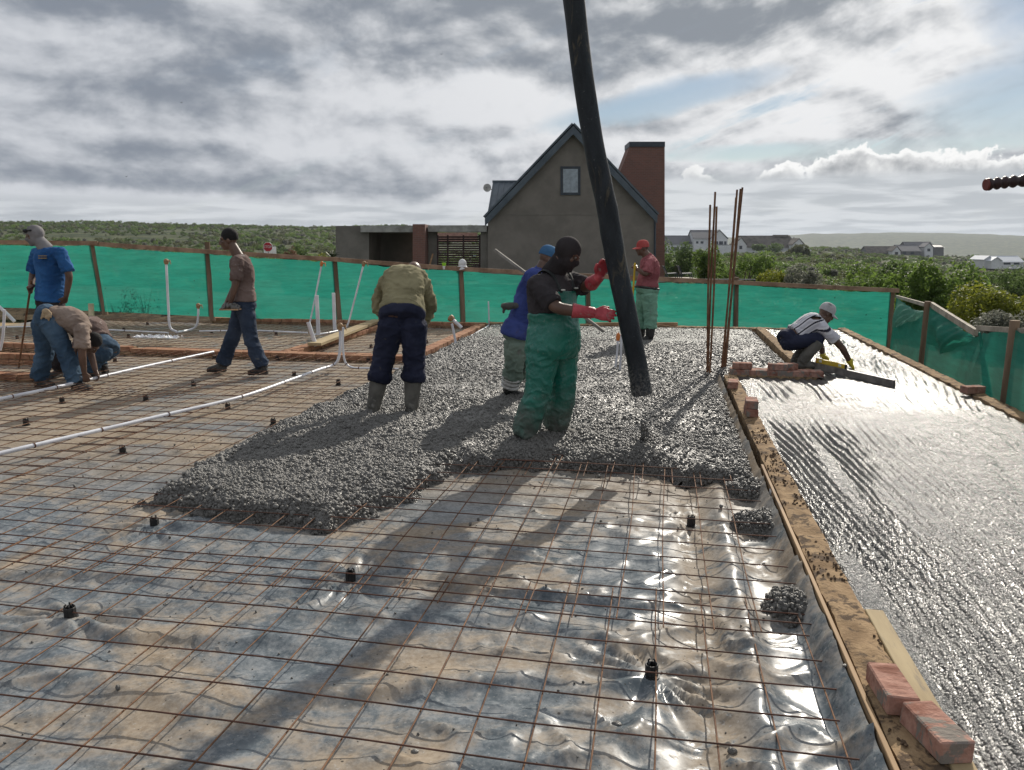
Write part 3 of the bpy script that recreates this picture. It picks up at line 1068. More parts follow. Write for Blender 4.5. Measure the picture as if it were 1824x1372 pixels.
def ridge_wall(name, label, x0, x1, y0, y1, ztop, along='y', m=None, dz=0.010):
    """wall whose top carries loose sand and mortar"""
    a0, a1 = (y0, y1) if along == 'y' else (x0, x1)
    c0, c1_ = (x0, x1) if along == 'y' else (y0, y1)
    n = int((a1 - a0) / 0.03)
    aa = np.linspace(a0, a1, n)
    cs = np.linspace(c0, c1_, 9)
    rings = []
    for a in aa:
        xx = np.full(9, a) if along == 'x' else cs
        yy = cs if along == 'x' else np.full(9, a)
        zt = ztop + dz * fbm(xy0(xx, yy, 6), 4, 101) + 0.006 * pn(xy0(xx, yy, 28), 102)
        wob_ = 0.006 * float(pn(np.array([[a * 5, 0, c0]]), 103)[0])
        ring = []
        for i in range(9):
            e = wob_ if i in (0, 8) else 0
            p = (cs[i] + e, a)
            ring.append((p[0], p[1], zt[i] - (0.006 if i in (0, 8) else 0)) if along == 'y' else (p[1], p[0], zt[i] - (0.006 if i in (0, 8) else 0)))
        lo_ = [(ring[8][0], ring[8][1], -0.09), (ring[0][0], ring[0][1], -0.09)]
        rings.append(ring + lo_)
    mb = MB()
    mb.loft(rings)
    o = mb.build(name, m or m_sandtop, loc=((x0 + x1) / 2, (y0 + y1) / 2, -0.09), smooth=50)
    return tag(o, label, 'wall')


ridge_wall('sandy_wall', 'long low wall topped with sand between the mesh and the wet slab', 0.768, 0.912, -0.3, 9.44, 0.145)
ridge_wall('sandy_wall', 'low sand-topped wall running back behind the squatting man', 1.755, 1.905, 9.66, 15.0, 0.142)
ridge_wall('edge_wall', 'narrow brown wall along the outer edge of the wet slab by the torn netting', 3.215, 3.36, 1.0, 15.1, 0.155)
ridge_wall('edge_wall', 'low brown wall closing the far end of the pour under the back fence', -3.4, 3.2, 15.04, 15.2, 0.125, 'x')
BR = (0.222, 0.106, 0.073)


def brick_mesh(m, seed):
    mb = MB()
    mb.box((0, 0, BR[2] / 2), BR, bev=0.005)
    me = bpy.data.meshes.new('brick')
    v = np.array([tuple(q) for q in mb.v])
    v += 0.0055 * np.stack([pn(v * 33 + k, seed) for k in (0, 5, 9)], 1)
    me.from_pydata(v.tolist(), [], mb.f)
    me.materials.append(m)
    return me


BRK = [brick_mesh(m_brick, k) for k in range(4)]
BRO = [brick_mesh(m_brick_o, k + 9) for k in range(4)]


def brick(p, rz, label=None, parent=None, meshes=BRK, rx=0.0, group=None, name='brick'):
    o = bpy.data.objects.new(name, random.choice(meshes))
    p = Vector(p) - (base(parent) if parent else Vector())
    o.location = p
    o.rotation_euler = (rx, 0, rz)
    link(o, parent)
    if not parent:
        tag(o, label, 'brick', group)
    return o


def brick_wall(label, x0, x1, y0, y1, zt, courses=1, rows=2):
    """stretcher courses along the longer side over a mortar core, each brick a part"""
    along = 'x' if x1 - x0 > y1 - y0 else 'y'
    root = thing('brick_wall', label, 'brick wall', ((x0 + x1) / 2, (y0 + y1) / 2, 0))
    mb = MB()
    mb.box(((x0 + x1) / 2, (y0 + y1) / 2, (zt - 0.02 - 0.08) / 2), (x1 - x0 - 0.012, y1 - y0 - 0.012, zt - 0.02 + 0.08))
    mb.build('mortar', m_sandtop, root)
    a0, a1 = (x0, x1) if along == 'x' else (y0, y1)
    for c in range(courses):
        for r in range(rows):
            a = a0 + 0.111 + (0.116 if (c + r) % 2 else 0)
            while a < a1 - 0.09:
                off = (y0 + 0.053 if r == 0 else y1 - 0.053) if along == 'x' else (x0 + 0.053 if r == 0 else x1 - 0.053)
                p = (a, off) if along == 'x' else (off, a)
                brick((p[0] + random.uniform(-.003, .003), p[1] + random.uniform(-.004, .004), zt - 0.073 - c * 0.085 + random.uniform(-.003, .003)),
                      (0 if along == 'x' else math.pi / 2) + random.uniform(-.02, .02), None, root, BRO)
                a += 0.233
    return root


brick_wall('orange brick stem wall across the slab behind the walking man', -8.0, -3.42, 10.40, 10.62, 0.105)
brick_wall('far orange brick stem wall under the green netting', -9.5, -3.42, 14.98, 15.2, 0.12, rows=1)
brick_wall('orange brick stem wall with a long pale plank on it', -5.62, -5.40, 10.63, 14.97, 0.105)
brick_wall('orange brick stem wall at the left edge of the far concrete', -3.62, -3.44, 10.63, 14.97, 0.105)
brick_wall('orange brick stem wall across the slab left of the two stooping men', -12.2, -8.02, 10.40, 10.62, 0.135, rows=1)
brick_wall('taller brick stem wall of the sunken corner at the far left', -10.6, -8.0, 9.25, 9.47, 0.16, 2, 1)
brick_wall('low brick ledge at the far left in front of the sunken corner', -10.2, -7.65, 8.1, 8.32, 0.09, 1, 2)
cw = thing('brick_wall', 'short brick wall crossing the wet slab beside the starter bars', 'brick wall', (1.35, 9.55, 0.13))
mb = MB()
mb.box((1.33, 9.56, 0.085), (1.0, 0.16, 0.12))
mb.build('mortar', m_sandtop, cw)
for k in range(5):
    brick((0.955 + 0.21 * k, 9.54, 0.135 + random.uniform(-.002, .002)), random.uniform(-.03, .03), None, cw)
    brick((0.955 + 0.21 * k, 9.65, 0.130), random.uniform(-.03, .03), None, cw)
brick((0.98, 9.56, 0.211), 0.05, 'brick lying on the short cross wall nearest the starter bars', group='loose bricks on the walls')
brick((1.39, 9.55, 0.211), -0.04, 'brick lying on the middle of the short cross wall', group='loose bricks on the walls')
brick((1.51, 9.60, 0.211), 0.25, 'brick lying on the short cross wall behind another brick', group='loose bricks on the walls')
brick((0.80, 8.62, 0.15), 1.45, 'single orange brick on the sandy wall below the starter bars', group='loose bricks on the walls')
brick((0.84, 7.22, 0.15), 1.60, 'lower brick of the stack of two on the sandy wall', group='loose bricks on the walls')
brick((0.842, 7.23, 0.224), 1.52, 'upper brick of the stack of two, smeared with concrete', group='loose bricks on the walls')
q = G(1723, 700, 0.155)
brick((q.x + 0.05, q.y, 0.157), 0.35, 'lone brick on the outer edge of the wet slab near the torn netting', group='loose bricks on the walls')
brick((0.835, 2.655, 0.150), 1.64, 'red brick on the sandy wall, behind the nearest brick', group='loose bricks on the walls')
brick((0.905, 2.425, 0.150), 1.83, 'chipped red brick nearest the camera at the corner of the wet slab', group='loose bricks on the walls')
mb = MB()
mb.box((0.751, 3.3, 0.062), (0.018, 4.6, 0.16), bev=0.002)
o = tag(mb.build('plywood_strip', m_ply, loc=(0.751, 3.3, -0.02)), 'thin plywood strip standing against the sandy wall beside the mesh', 'board')
mb = MB()
mb.box((0.951, 2.35, 0.128), (0.075, 2.0, 0.045), bev=0.003)
tag(mb.build('pale_plank', m_plank, loc=(0.951, 2.35, 0.1)), 'yellowish plank between the nearest bricks and the wet slab', 'plank')
x, y = rnd_pts(1500, 0.775, 0.905, 0.6, 9.3)
kk = fbm(xy0(x, y, 2.2), 3, 121) > 0.12
x, y = x[kk], y[kk]
ss_ = rng.uniform(0.003, 0.011, len(x))
m_clod = mat('dark clod', (0.075, 0.052, 0.036), 0.95, (0.15, 0.105, 0.07), 20, spec=0.1)
CLODS = bpy.data.collections.new('clod shapes')
for k in range(4):
    me = pebble(30 + k)
    me.materials.append(m_clod)
    CLODS.objects.link(bpy.data.objects.new('clod_shape', me))
tag(scatter('mortar_crumbs', np.stack([x, y, 0.146 + ss_ * 0.3], 1), ss_, scatter_tree(CLODS, name='clods')), 'dark mortar crumbs strewn along the top of the sandy wall')
m_paper = mat('white paper', (0.75, 0.75, 0.75), 0.7, bump=0.1)
mb = MB()
mb.box((0.7395, 5.05, 0.09), (0.004, 0.06, 0.07))
tag(mb.build('paper_label', m_paper, loc=(0.7395, 5.05, 0.09)), 'small white label on the plywood strip', 'label')
q = G(757, 634, 0.08)
mb = MB()
mb.box((q.x, 10.392, 0.07), (0.11, 0.006, 0.055))
tag(mb.build('paper_label', m_paper, loc=(q.x, 10.392, 0.07)), 'white label on the orange brick wall beside the olive jersey', 'label')
mb = MB()
a_, b_ = G(560, 617, 0.12), G(672, 572, 0.14)
d_ = b_ - a_
mb.box((a_ + b_) / 2 + Vector((0, 0, 0.02)), (0.22, d_.length, 0.045), M=Matrix.Rotation(-math.atan2(d_.x, d_.y), 3, 'Z'), bev=0.003)
tag(mb.build('pale_plank', m_plank, loc=(a_ + b_) / 2), 'long pale plank lying slantwise behind the white conduits', 'plank')
mb = MB()
a_, b_ = G(1058, 580, 0.13), G(1207, 580, 0.13)
mb.box((a_ + b_) / 2 + Vector((0, 0, 0.03)), ((b_ - a_).length, 0.04, 0.06), rz=math.atan2(b_.y - a_.y, b_.x - a_.x), bev=0.003)
tag(mb.build('dark_plank', m_wood, loc=(a_ + b_) / 2), 'dark plank lying at the far edge of the concrete behind the red cap man', 'plank')
# ------------------------------------------------------------------ neighbouring house
m_plaster = mat('taupe plaster', (0.222, 0.199, 0.174), 0.92, (0.234, 0.210, 0.184), 1.2, bump=0.4, bscale=30, bdist=0.01, spec=0.1)
m_plaster2 = mat('grey textured plaster', (0.205, 0.189, 0.166), 0.95, (0.225, 0.207, 0.182), 1.2, bump=0.6, bscale=22, bdist=0.02, spec=0.1)
m_roof = mat('slate blue metal', (0.075, 0.10, 0.125), 0.45, (0.095, 0.12, 0.145), 2, spec=0.4)
m_conc = mat('fair concrete', (0.33, 0.325, 0.30), 0.85, (0.42, 0.41, 0.38), 2.5, bump=0.3, bscale=20, bdist=0.01, dirt=(0.22, 0.21, 0.19), dscale=1.5)
m_frame = mat('dark window frame', (0.04, 0.05, 0.065), 0.5)
m_blind = mat('pale blind', (0.34, 0.385, 0.43), 0.6)
m_slat = mat('dark red-brown slat', (0.052, 0.025, 0.024), 0.6)
m_pink = mat('pink wall', (0.45, 0.27, 0.22), 0.9)
m_glass = mat('window glass', (0.05, 0.06, 0.07), 0.06, spec=0.8)
m_brickf = bpy.data.materials.new('facing brick')
m_brickf.use_nodes = True
t, bs, out = tree_of(m_brickf)
co = t.node('ShaderNodeTexCoord').outputs['Object']
nr = t.node('ShaderNodeNewGeometry').outputs['Normal']
cx, cy, cz = t.sep(co)
nx_, ny_, nz_ = t.sep(nr)
uu = t.m('ADD', t.m('MULTIPLY', cx, t.ss(t.m('ABSOLUTE', ny_), 0.5, 0.6)), t.m('MULTIPLY', cy, t.ss(t.m('ABSOLUTE', nx_), 0.5, 0.6)))
bt = t.node('ShaderNodeTexBrick')
t.put(bt.inputs['Vector'], t.comb(uu, cz, 0.0))
for k, v in (('Scale', 1.0), ('Brick Width', 0.23), ('Row Height', 0.085), ('Mortar Size', 0.006), ('Mortar Smooth', 0.2), ('Bias', -0.1)):
    bt.inputs[k].default_value = v
bt.inputs['Color1'].default_value = (0.205, 0.090, 0.068, 1)
bt.inputs['Color2'].default_value = (0.150, 0.074, 0.060, 1)
bt.inputs['Mortar'].default_value = (0.20, 0.155, 0.13, 1)
t.put(bs.inputs['Base Color'], t.mix(t.m('MULTIPLY', t.ss(t.noise(co, 1.3, 5, 0.6), 0.3, 0.75), 0.3), bt.outputs[0], (0.22, 0.12, 0.095), 'MIX'))
bs.inputs['Roughness'].default_value = 0.9
t.put(bs.inputs['Normal'], t.bump(bt.outputs[1], -0.6, 0.02))
BACK = CV(0, 1)      # away from the camera
RIGHT = CV(1, 0)
HM = Matrix.Rotation(AZ, 3, 'Z')


def pxbox(mb, x0, x1, y0, y1, Ya, depth):
    """box whose front face fills the photo rectangle at distance Ya and runs `depth` back"""
    a = [A(x0, y1, Ya), A(x1, y1, Ya), A(x1, y0, Ya), A(x0, y0, Ya)]
    mb.prism(a, BACK * depth)


HY = 36.0
house = thing('gabled_house', 'taupe gabled house with slate blue roof and tall red brick chimney behind the fence', 'house', CV(2.7, HY, -0.6))
mb = MB()
mb.prism([A(869, 505, HY), A(1165, 505, HY), A(1165, 379, HY), A(1019, 231, HY), A(869, 388, HY)], BACK * 12.5)
mb.build('wall', m_plaster, house)
mb = MB()
pxbox(mb, 869, 1165, 382.2, 383.2, HY - 0.012, 0.02)
mb.build('plaster_joint', m_plaster2, house)
mb = MB()
for p0, p1 in (((863, 388), (1020, 223)), ((1020, 223), (1170, 383))):
    a, b = A(*p0, HY), A(*p1, HY)
    n = (b - a).normalized()
    up = Vector((0, 0, 1))
    up = (up - n * up.dot(n)).normalized()
    a, b = a - BACK * 0.3, b - BACK * 0.3
    mb.prism([a, b, b - up * 0.02 + up * 0.10, a + up * 0.08], BACK * 13.0)
rf = mb.build('roof', m_roof, house)
mb = MB()
for p0, p1 in (((864, 389), (1020, 226)), ((1020, 226), (1169, 384))):
    a, b = A(*p0, HY) - BACK * 0.32, A(*p1, HY) - BACK * 0.32
    dn = Vector((0, 0, -0.36))
    mb.prism([a, b, b + dn, a + dn], BACK * 0.06)
mb.build('barge_board', m_roof, rf)
win = None
mb = MB()
pxbox(mb, 998.5, 1034, 296.5, 300.5, HY - 0.05, 0.12)
pxbox(mb, 998.5, 1034, 343.5, 347.5, HY - 0.05, 0.12)
pxbox(mb, 998.5, 1002.5, 300.5, 343.5, HY - 0.05, 0.12)
pxbox(mb, 1030, 1034, 300.5, 343.5, HY - 0.05, 0.12)
win = mb.build('window', m_frame, house)
mb = MB()
pxbox(mb, 1002.5, 1030, 300.5, 343.5, HY - 0.012, 0.03)
mb.build('pane', m_glass, win)
mb = MB()
for k in range(16):
    y = 301.3 + k * 2.62
    a, b = A(1003.2, y, HY - 0.03), A(1029.3, y, HY - 0.03)
    mb.prism([a, b, b - Vector((0, 0, 0.062)), a - Vector((0, 0, 0.062))], -BACK * 0.012)
mb.build('blind_slats', m_blind, win)
mb = MB()
mb.prism([A(1122, 261, 41), A(1184, 261, 41), A(1184, 520, 41), A(1092, 520, 41), A(1092, 340, 41)], BACK * 1.6)
ch = mb.build('chimney', m_brickf, house)
mb = MB()
pxbox(mb, 1121, 1184.6, 252.5, 261.5, 40.95, 1.7)
mb.build('chimney_cap', m_frame, ch)
mb = MB()
a, b, c, d = A(878, 324, 45), A(960, 324, 45), A(960, 382, 42), A(868, 382, 42)
mb.prism([a, b, c, d], Vector((0, 0, -0.12)))
for k in range(9):
    p, q_ = a.lerp(b, k / 9 + 0.01), d.lerp(c, k / 9 + 0.01)
    mb.prism([p, p + RIGHT * 0.05, q_ + RIGHT * 0.05, q_], Vector((0, 0, 0.05)))
mb.build('rear_roof', m_roof, house)
mb = MB()
pxbox(mb, 877, 962, 321.5, 325.5, 44.9, 0.3)
mb.build('ridge_cap', m_roof, house)
mb = MB()
mb.prism([A(871, 383, 42.3), A(960, 383, 42.3), A(960, 500, 42.3), A(871, 500, 42.3)], BACK * 5)
mb.build('rear_wall', m_plaster, house)
mb = MB()
mb.tube([A(1166.5, 380, HY - 0.08), A(1166.5, 500, HY - 0.08)], 0.05, 8)
mb.build('downpipe', m_frame, house)
m_dish = mat('pale dish', (0.5, 0.49, 0.46), 0.6)
mb = MB()
c = A(868, 335, 43.5)
mb.tube([c, c - BACK * 0.05, c - BACK * 0.14], [0.02, 0.18, 0.22], 14)
dish = mb.build('satellite_dish', m_dish, house)
mb = MB()
mb.tube([c, A(876, 338, 43.9)], 0.025, 6)
mb.tube([c - BACK * 0.1, c - BACK * 0.4 - RIGHT * 0.05], 0.015, 6)
mb.build('dish_arm', m_frame, dish)

wing = thing('entrance_wing', 'flat roofed entrance wing with concrete canopy and brick pier left of the gable', 'building', CV(-5, 37, -0.6))
for q_ in ((598, 657, 402.5, 510, HY, 5), (657, 742, 404, 510, HY + 3.2, 1.0), (763, 778, 413.5, 510, HY + 0.6, 0.4), (856, 869, 404, 510, HY + 0.3, 0.5)):
    mb = MB()
    pxbox(mb, *q_)
    mb.build('wall', m_plaster2, wing)
for q_ in ((642, 736, 402, 413.8, HY - 0.25, 4.2), (762, 867, 401.5, 413, HY + 0.1, 1.5)):
    mb = MB()
    pxbox(mb, *q_)
    mb.build('canopy', m_conc, wing)
mb = MB()
pxbox(mb, 735, 757, 399.5, 510, HY - 0.5, 2.6)
mb.build('brick_pier', m_brickf, wing)
mb = MB()
pxbox(mb, 766, 850, 414.5, 430, HY + 6, 0.3)
mb.build('rear_wall', m_pink, wing)
mb = MB()
mb.tube([A(761, 490, HY - 0.7), A(771, 452, HY - 0.6)], 0.04, 6)
mb.build('leaning_lath', m_wood, wing)
gate = thing('slatted_gate', 'dark brown double gate of horizontal slats beside the brick pier', 'gate', CV(-2.6, HY + 0.7, -0.6))
mb = MB()
for x0, x1 in ((778, 781), (796, 799), (824, 827), (853, 856)):
    pxbox(mb, x0, x1, 419, 505, HY + 0.62, 0.06)
mb.build('gate_frame', m_slat, gate)
for k in range(18):
    y = 421 + k * 4.1
    mb = MB()
    pxbox(mb, 779, 855, y, y + 2.9, HY + 0.70, 0.03)
    mb.build('slat', m_slat, gate)
mb = MB()
pxbox(mb, 843, 848, 455, 457, HY + 0.55, 0.06)
mb.build('handle', m_blind, gate)

m_deck = mat('silvery decking', (0.36, 0.31, 0.25), 0.85, (0.46, 0.41, 0.34), 3, stretch=(1, 6, 1))
dk = thing('timber_deck', 'pale timber deck at the right side of the gabled house', 'deck', A(1212, 510, 31))
a = A(1168, 499.5, 30)
for k in range(14):
    mb = MB()
    b = a + BACK * (0.19 * k)
    mb.prism([b, b + RIGHT * 1.95, b + RIGHT * 1.95 + BACK * 0.18, b + BACK * 0.18], Vector((0, 0, -0.05)))
    mb.build('board', m_deck, dk)
mb = MB()
for k in range(3):
    for j in range(2):
        p = a + RIGHT * (0.1 + 0.87 * k) + BACK * (0.1 + 2.3 * j)
        mb.tube([p - Vector((0, 0, 1.3)), p - Vector((0, 0, 0.05))], 0.06, 6)
mb.build('support_posts', m_wood, dk)
mb = MB()
mb.tube([A(1256, 498, 31), A(1346, 498.5, 31)], 0.03, 6)
mb.tube([A(1256, 498, 31), A(1256, 530, 31)], 0.03, 6)
mb.tube([A(1344, 498, 31), A(1344, 530, 31)], 0.03, 6)
tag(mb.build('deck_rail', m_frame, loc=A(1300, 530, 31)), 'thin grey rail running right from the timber deck', 'rail')
ch1 = None
for px, lab in ((1196, 'dark metal garden chair on the deck, beside the chimney'), (1222, 'dark metal garden chair on the deck, the one farther right')):
    if ch1 is None:
        z0 = a.z
        c = A(px, 497, 31)
        c.z = z0
        ch1 = thing('garden_chair', lab, 'chair', c, 'garden chairs on the deck')
        mb = MB()
        mb.prism([c + RIGHT * -.22 + BACK * -.2 + Vector((0, 0, .2)), c + RIGHT * .2 + BACK * -.2 + Vector((0, 0, .22)), c + RIGHT * .2 + BACK * .2 + Vector((0, 0, .22)), c + RIGHT * -.22 + BACK * .2 + Vector((0, 0, .2))], Vector((0, 0, .03)))
        mb.build('seat', m_frame, ch1)
        mb = MB()
        mb.prism([c + RIGHT * -.22 + BACK * -.2 + Vector((0, 0, .2)), c + RIGHT * -.36 + BACK * -.2 + Vector((0, 0, .52)), c + RIGHT * -.36 + BACK * .2 + Vector((0, 0, .52)), c + RIGHT * -.22 + BACK * .2 + Vector((0, 0, .2))], RIGHT * .03)
        mb.build('backrest', m_frame, ch1)
        for sx, sy in ((-.2, -.18), (.18, -.18), (-.2, .18), (.18, .18)):
            mb = MB()
            mb.tube([c + RIGHT * sx + BACK * sy + Vector((0, 0, .2)), c + RIGHT * sx * 1.15 + BACK * sy], 0.018, 6)
            mb.build('leg', m_frame, ch1)
    else:
        c = A(px, 497, 31)
        c.z = z0
        o = twin(ch1, c)
        o['label'] = lab

# ------------------------------------------------------------------ far houses
m_white = mat('white render', (0.62, 0.63, 0.65), 0.85, bump=0.1)
m_thatch = mat('grey thatch', (0.10, 0.09, 0.08), 0.95, (0.15, 0.135, 0.12), 0.6)
m_tile = mat('grey tile', (0.14, 0.14, 0.15), 0.8)
m_pale = mat('pale metal roof', (0.55, 0.58, 0.62), 0.5)


def gabled(root, x0, x1, yb, ye, yr, Ya, depth, wall, roof, ridge='x', hip=0.0):
    """wall block with a pitched roof; photo rectangle x0..x1, base yb, eaves ye, ridge yr"""
    mb = MB()
    p0, p1 = A(x0, yb + 6, Ya), A(x1, yb + 6, Ya)
    q0, q1 = A(x0, ye, Ya), A(x1, ye, Ya)
    r = (A(x0, yr, Ya).z - q0.z)
    if ridge == 'x':
        mb.prism([p0, p1, q1, q0], BACK * depth)
        mid = BACK * (depth / 2) + Vector((0, 0, r))
        for s in (0, 1):
            g = q0 if s == 0 else q1
            mb.add([g, g + BACK * depth, g + mid], [(0, 1, 2)])
        mb.build('wall', wall, root)
        mb = MB()
        e = RIGHT * 0.4
        h0, h1 = RIGHT * hip, RIGHT * -hip
        f = -BACK * 0.5 - Vector((0, 0, 0.3))
        g = BACK * (depth + 0.5) - Vector((0, 0, 0.3))
        u = Vector((0, 0, 0.35))
        mb.prism([q0 - e + f, q1 + e + f, q1 + mid + e + h1 + u, q0 + mid - e + h0 + u], BACK * 0.25)
        mb.prism([q0 - e + g, q1 + e + g, q1 + mid + e + h1 + u, q0 + mid - e + h0 + u], -BACK * 0.25)
        if hip:
            mb.add([q0 - e + f, q0 - e + g, q0 + mid - e + h0 + u], [(0, 1, 2)])
            mb.add([q1 + e + f, q1 + e + g, q1 + mid + e + h1 + u], [(0, 1, 2)])
        return mb.build('roof', roof, root)
    c = (q0 + q1) / 2 + Vector((0, 0, r))
    mb.prism([p0, p1, q1, c, q0], BACK * depth)
    mb.build('wall', wall, root)
    mb = MB()
    u = Vector((0, 0, 0.3))
    f = -BACK * 0.3
    mb.prism([q0 - RIGHT * 0.3 + f, c + f, c + f + u, q0 - RIGHT * 0.3 + f + u], BACK * (depth + .6))
    mb.prism([c + f, q1 + RIGHT * 0.3 + f, q1 + RIGHT * 0.3 + f + u, c + f + u], BACK * (depth + .6))
    return mb.build('roof', roof, root)


def openings(root, lst, Ya, name='window', m=None):
    for x0, x1, y0, y1 in lst:
        mb = MB()
        pxbox(mb, x0, x1, y0, y1, Ya - 0.08, 0.3)
        mb.build(name, m or m_frame, root)


h1 = thing('white_house', 'white double storey house with grey roofs beyond the scrub beside the chimney', 'house', A(1245, 452, 330))
gabled(h1, 1187, 1238, 448, 434, 421, 332, 9, m_white, m_tile)
gabled(h1, 1236, 1272, 450, 424, 411, 329, 12, m_white, m_tile, 'x')
gabled(h1, 1266, 1296, 450, 426, 410.5, 327, 13, m_white, m_tile, 'y')
mb = MB()
pxbox(mb, 1244, 1304, 437, 456, 322, 0.5)
mb.build('boundary_wall', m_white, h1)
openings(h1, [(1197, 1210, 440.5, 447.5), (1211.5, 1222, 440.5, 447.5)], 332, 'garage_opening')
openings(h1, [(1223, 1230, 431, 435), (1231.5, 1235, 431, 435), (1224, 1229, 439, 444)], 332)
openings(h1, [(1240, 1244, 430, 434), (1248, 1253, 430, 434)], 329)
openings(h1, [(1272, 1279, 430, 435.5), (1281, 1288, 430, 435.5), (1290, 1294, 430, 435.5)], 327)
mb = MB()
pxbox(mb, 1270, 1299, 436, 438, 325.5, 1.2)
mb.build('balcony', m_frame, h1)
h2 = thing('thatched_house', 'grey thatched hip roofed house with white gables, right of the starter bars', 'house', A(1370, 447, 365))
gabled(h2, 1313, 1422, 446, 440, 421, 365, 13, m_white, m_thatch, 'x', 2.5)
gabled(h2, 1309, 1330, 447, 437, 424, 360, 8, m_white, m_thatch, 'y')
gabled(h2, 1412, 1433, 447, 437, 425.5, 360, 8, m_white, m_thatch, 'y')
openings(h2, [(1340, 1348, 440.6, 445), (1362, 1370, 440.6, 445), (1384, 1394, 440.6, 445)], 364.5)
openings(h2, [(1317, 1322, 438, 444), (1419, 1425, 438, 443)], 360)
mb = MB()
pxbox(mb, 1378, 1404, 418.5, 422.5, 370, 1.5)
mb.build('roof_vent', m_thatch, h2)
mb = MB()
pxbox(mb, 1410, 1445, 445, 451, 352, 0.4)
mb.build('boundary_wall', m_white, h2)
h3 = thing('grey_house', 'grey house group with several pitched roofs in the middle of the scrub', 'house', A(1610, 458, 420))
gabled(h3, 1546, 1604, 457, 450, 440, 420, 10, m_tile, m_thatch)
gabled(h3, 1590, 1604, 457, 448, 439.5, 415, 6, m_white, m_thatch, 'y')
gabled(h3, 1603, 1640, 456, 447, 437.5, 425, 12, m_tile, m_tile)
gabled(h3, 1616, 1664, 455, 441, 432, 432, 10, m_tile, m_tile)
gabled(h3, 1647, 1662, 455, 441, 433.5, 426, 6, m_white, m_tile, 'y')
gabled(h3, 1663, 1681, 450, 440, 437.5, 430, 9, m_tile, m_frame)
openings(h3, [(1560, 1566, 451, 455), (1574, 1580, 451, 455)], 420)
openings(h3, [(1594, 1600, 449, 454)], 415)
openings(h3, [(1608, 1614, 448, 453), (1622, 1628, 448, 453)], 425)
openings(h3, [(1652, 1657, 443, 448)], 426)
h4 = thing('white_roofed_house', 'low house with a pale metal roof at the right edge of the scrub', 'house', A(1795, 473, 300))
gabled(h4, 1768, 1823, 473, 466, 457.5, 300, 9, m_white, m_pale)
gabled(h4, 1753, 1769, 472, 464, 457, 296, 9, m_white, m_pale, 'y')
gabled(h4, 1766, 1784, 473, 466, 459, 293, 6, m_white, m_pale, 'y')
openings(h4, [(1788, 1800, 467.5, 471.5), (1806, 1816, 467.5, 471.5)], 300)
for px, py, ww, lab in ((1702, 428, 5, 'tiny white house on the far hazy hill, near its crest'), (1600, 423, 4, 'tiny white house on the far hazy hill above the grey house'), (1780, 433, 8, 'white building low on the far hazy hill at the right')):
    hh = thing('hillside_house', lab, 'house', A(px, py + 2, 2700), 'tiny houses on the far hill')
    gabled(hh, px - ww / 2, px + ww / 2, py + 1, py - 0.2, py - 1.6, 2700, 12, m_white, m_pale)

m_track = mat('sandy track', (0.42, 0.36, 0.28), 0.95)


def patch(name, pl, z=0.25):
    pts = [CV(*p) for p in pl]
    mb = MB()
    c = Vector((sum(p.x for p in pts), sum(p.y for p in pts), 0)) / len(pts)
    top = []
    for p, (cx_, cy_) in zip(pts, pl):
        p.z = float(land_z(np.array([cx_]), np.array([cy_]))[0]) + z
        top.append(p)
    mb.prism(top, Vector((0, 0, -0.3)))
    return tag(mb.build(name, m_track, loc=c), kind='structure')


patch('sandy_track', [(56, 92), (66, 86), (70, 96), (60, 102)], 1.0)
patch('sandy_track', [(52, 95), (57, 94), (57, 98), (52, 99)], 1.0)

# ------------------------------------------------------------------ stop sign and cairn of plants at the road
m_red = mat('sign red', (0.45, 0.02, 0.035), 0.5)
m_signw = mat('sign white', (0.72, 0.72, 0.72), 0.5)
m_post = mat('galvanised post', (0.3, 0.3, 0.3), 0.5)
c = A(477.5, 440, 62)
ss = thing('stop_sign', 'red octagonal stop sign in front of a white board beyond the fence', 'road sign', (c.x, c.y, c.z - 2))
mb = MB()
mb.tube([c - Vector((0, 0, 2.0)), c + Vector((0, 0, 0.2))], 0.035, 8)
mb.build('pole', m_post, ss)


def octa(r):
    return [c - BACK * 0.05 + RIGHT * r * math.cos(R(22.5 + 45 * k)) + Vector((0, 0, r * math.sin(R(22.5 + 45 * k)))) for k in range(8)]


mb = MB()
mb.prism([p - BACK * 0.0 for p in octa(0.40)], BACK * 0.03)
fc = mb.build('border', m_signw, ss)
mb = MB()
mb.prism([p - BACK * 0.012 for p in octa(0.365)], BACK * 0.01)
mb.build('sign_face', m_red, ss)


def letters(root, text, centre, size, m, name='lettering'):
    cu = bpy.data.curves.new(name, 'FONT')
    cu.body = text
    cu.size = size
    cu.align_x, cu.align_y = 'CENTER', 'CENTER'
    cu.extrude = 0.004
    o = bpy.data.objects.new(name, cu)
    link(o)
    dg = bpy.context.evaluated_depsgraph_get()
    me = bpy.data.meshes.new_from_object(o.evaluated_get(dg))
    bpy.data.objects.remove(o)
    me.materials.clear()
    me.materials.append(m)
    o = bpy.data.objects.new(name, me)
    link(o, root)
    o.location = Vector(centre) - base(root)
    o.rotation_euler = (math.pi / 2, 0, AZ)
    return o


letters(ss, 'STOP', c - BACK * 0.07, 0.28, m_signw)
mb = MB()
b = A(481, 448, 63)
mb.box(b, (1.0, 0.03, 0.75), rz=AZ)
bd = mb.build('white_board', m_signw, loc=b - Vector((0, 0, 1.4)))
tag(bd, 'plain white board behind the stop sign', 'sign')
mb = MB()
for s in (-0.4, 0.4):
    mb.tube([b + RIGHT * s - Vector((0, 0, 1.5)), b + RIGHT * s - Vector((0, 0, 0.3))], 0.03, 6)
mb.build('leg', m_post, bd)

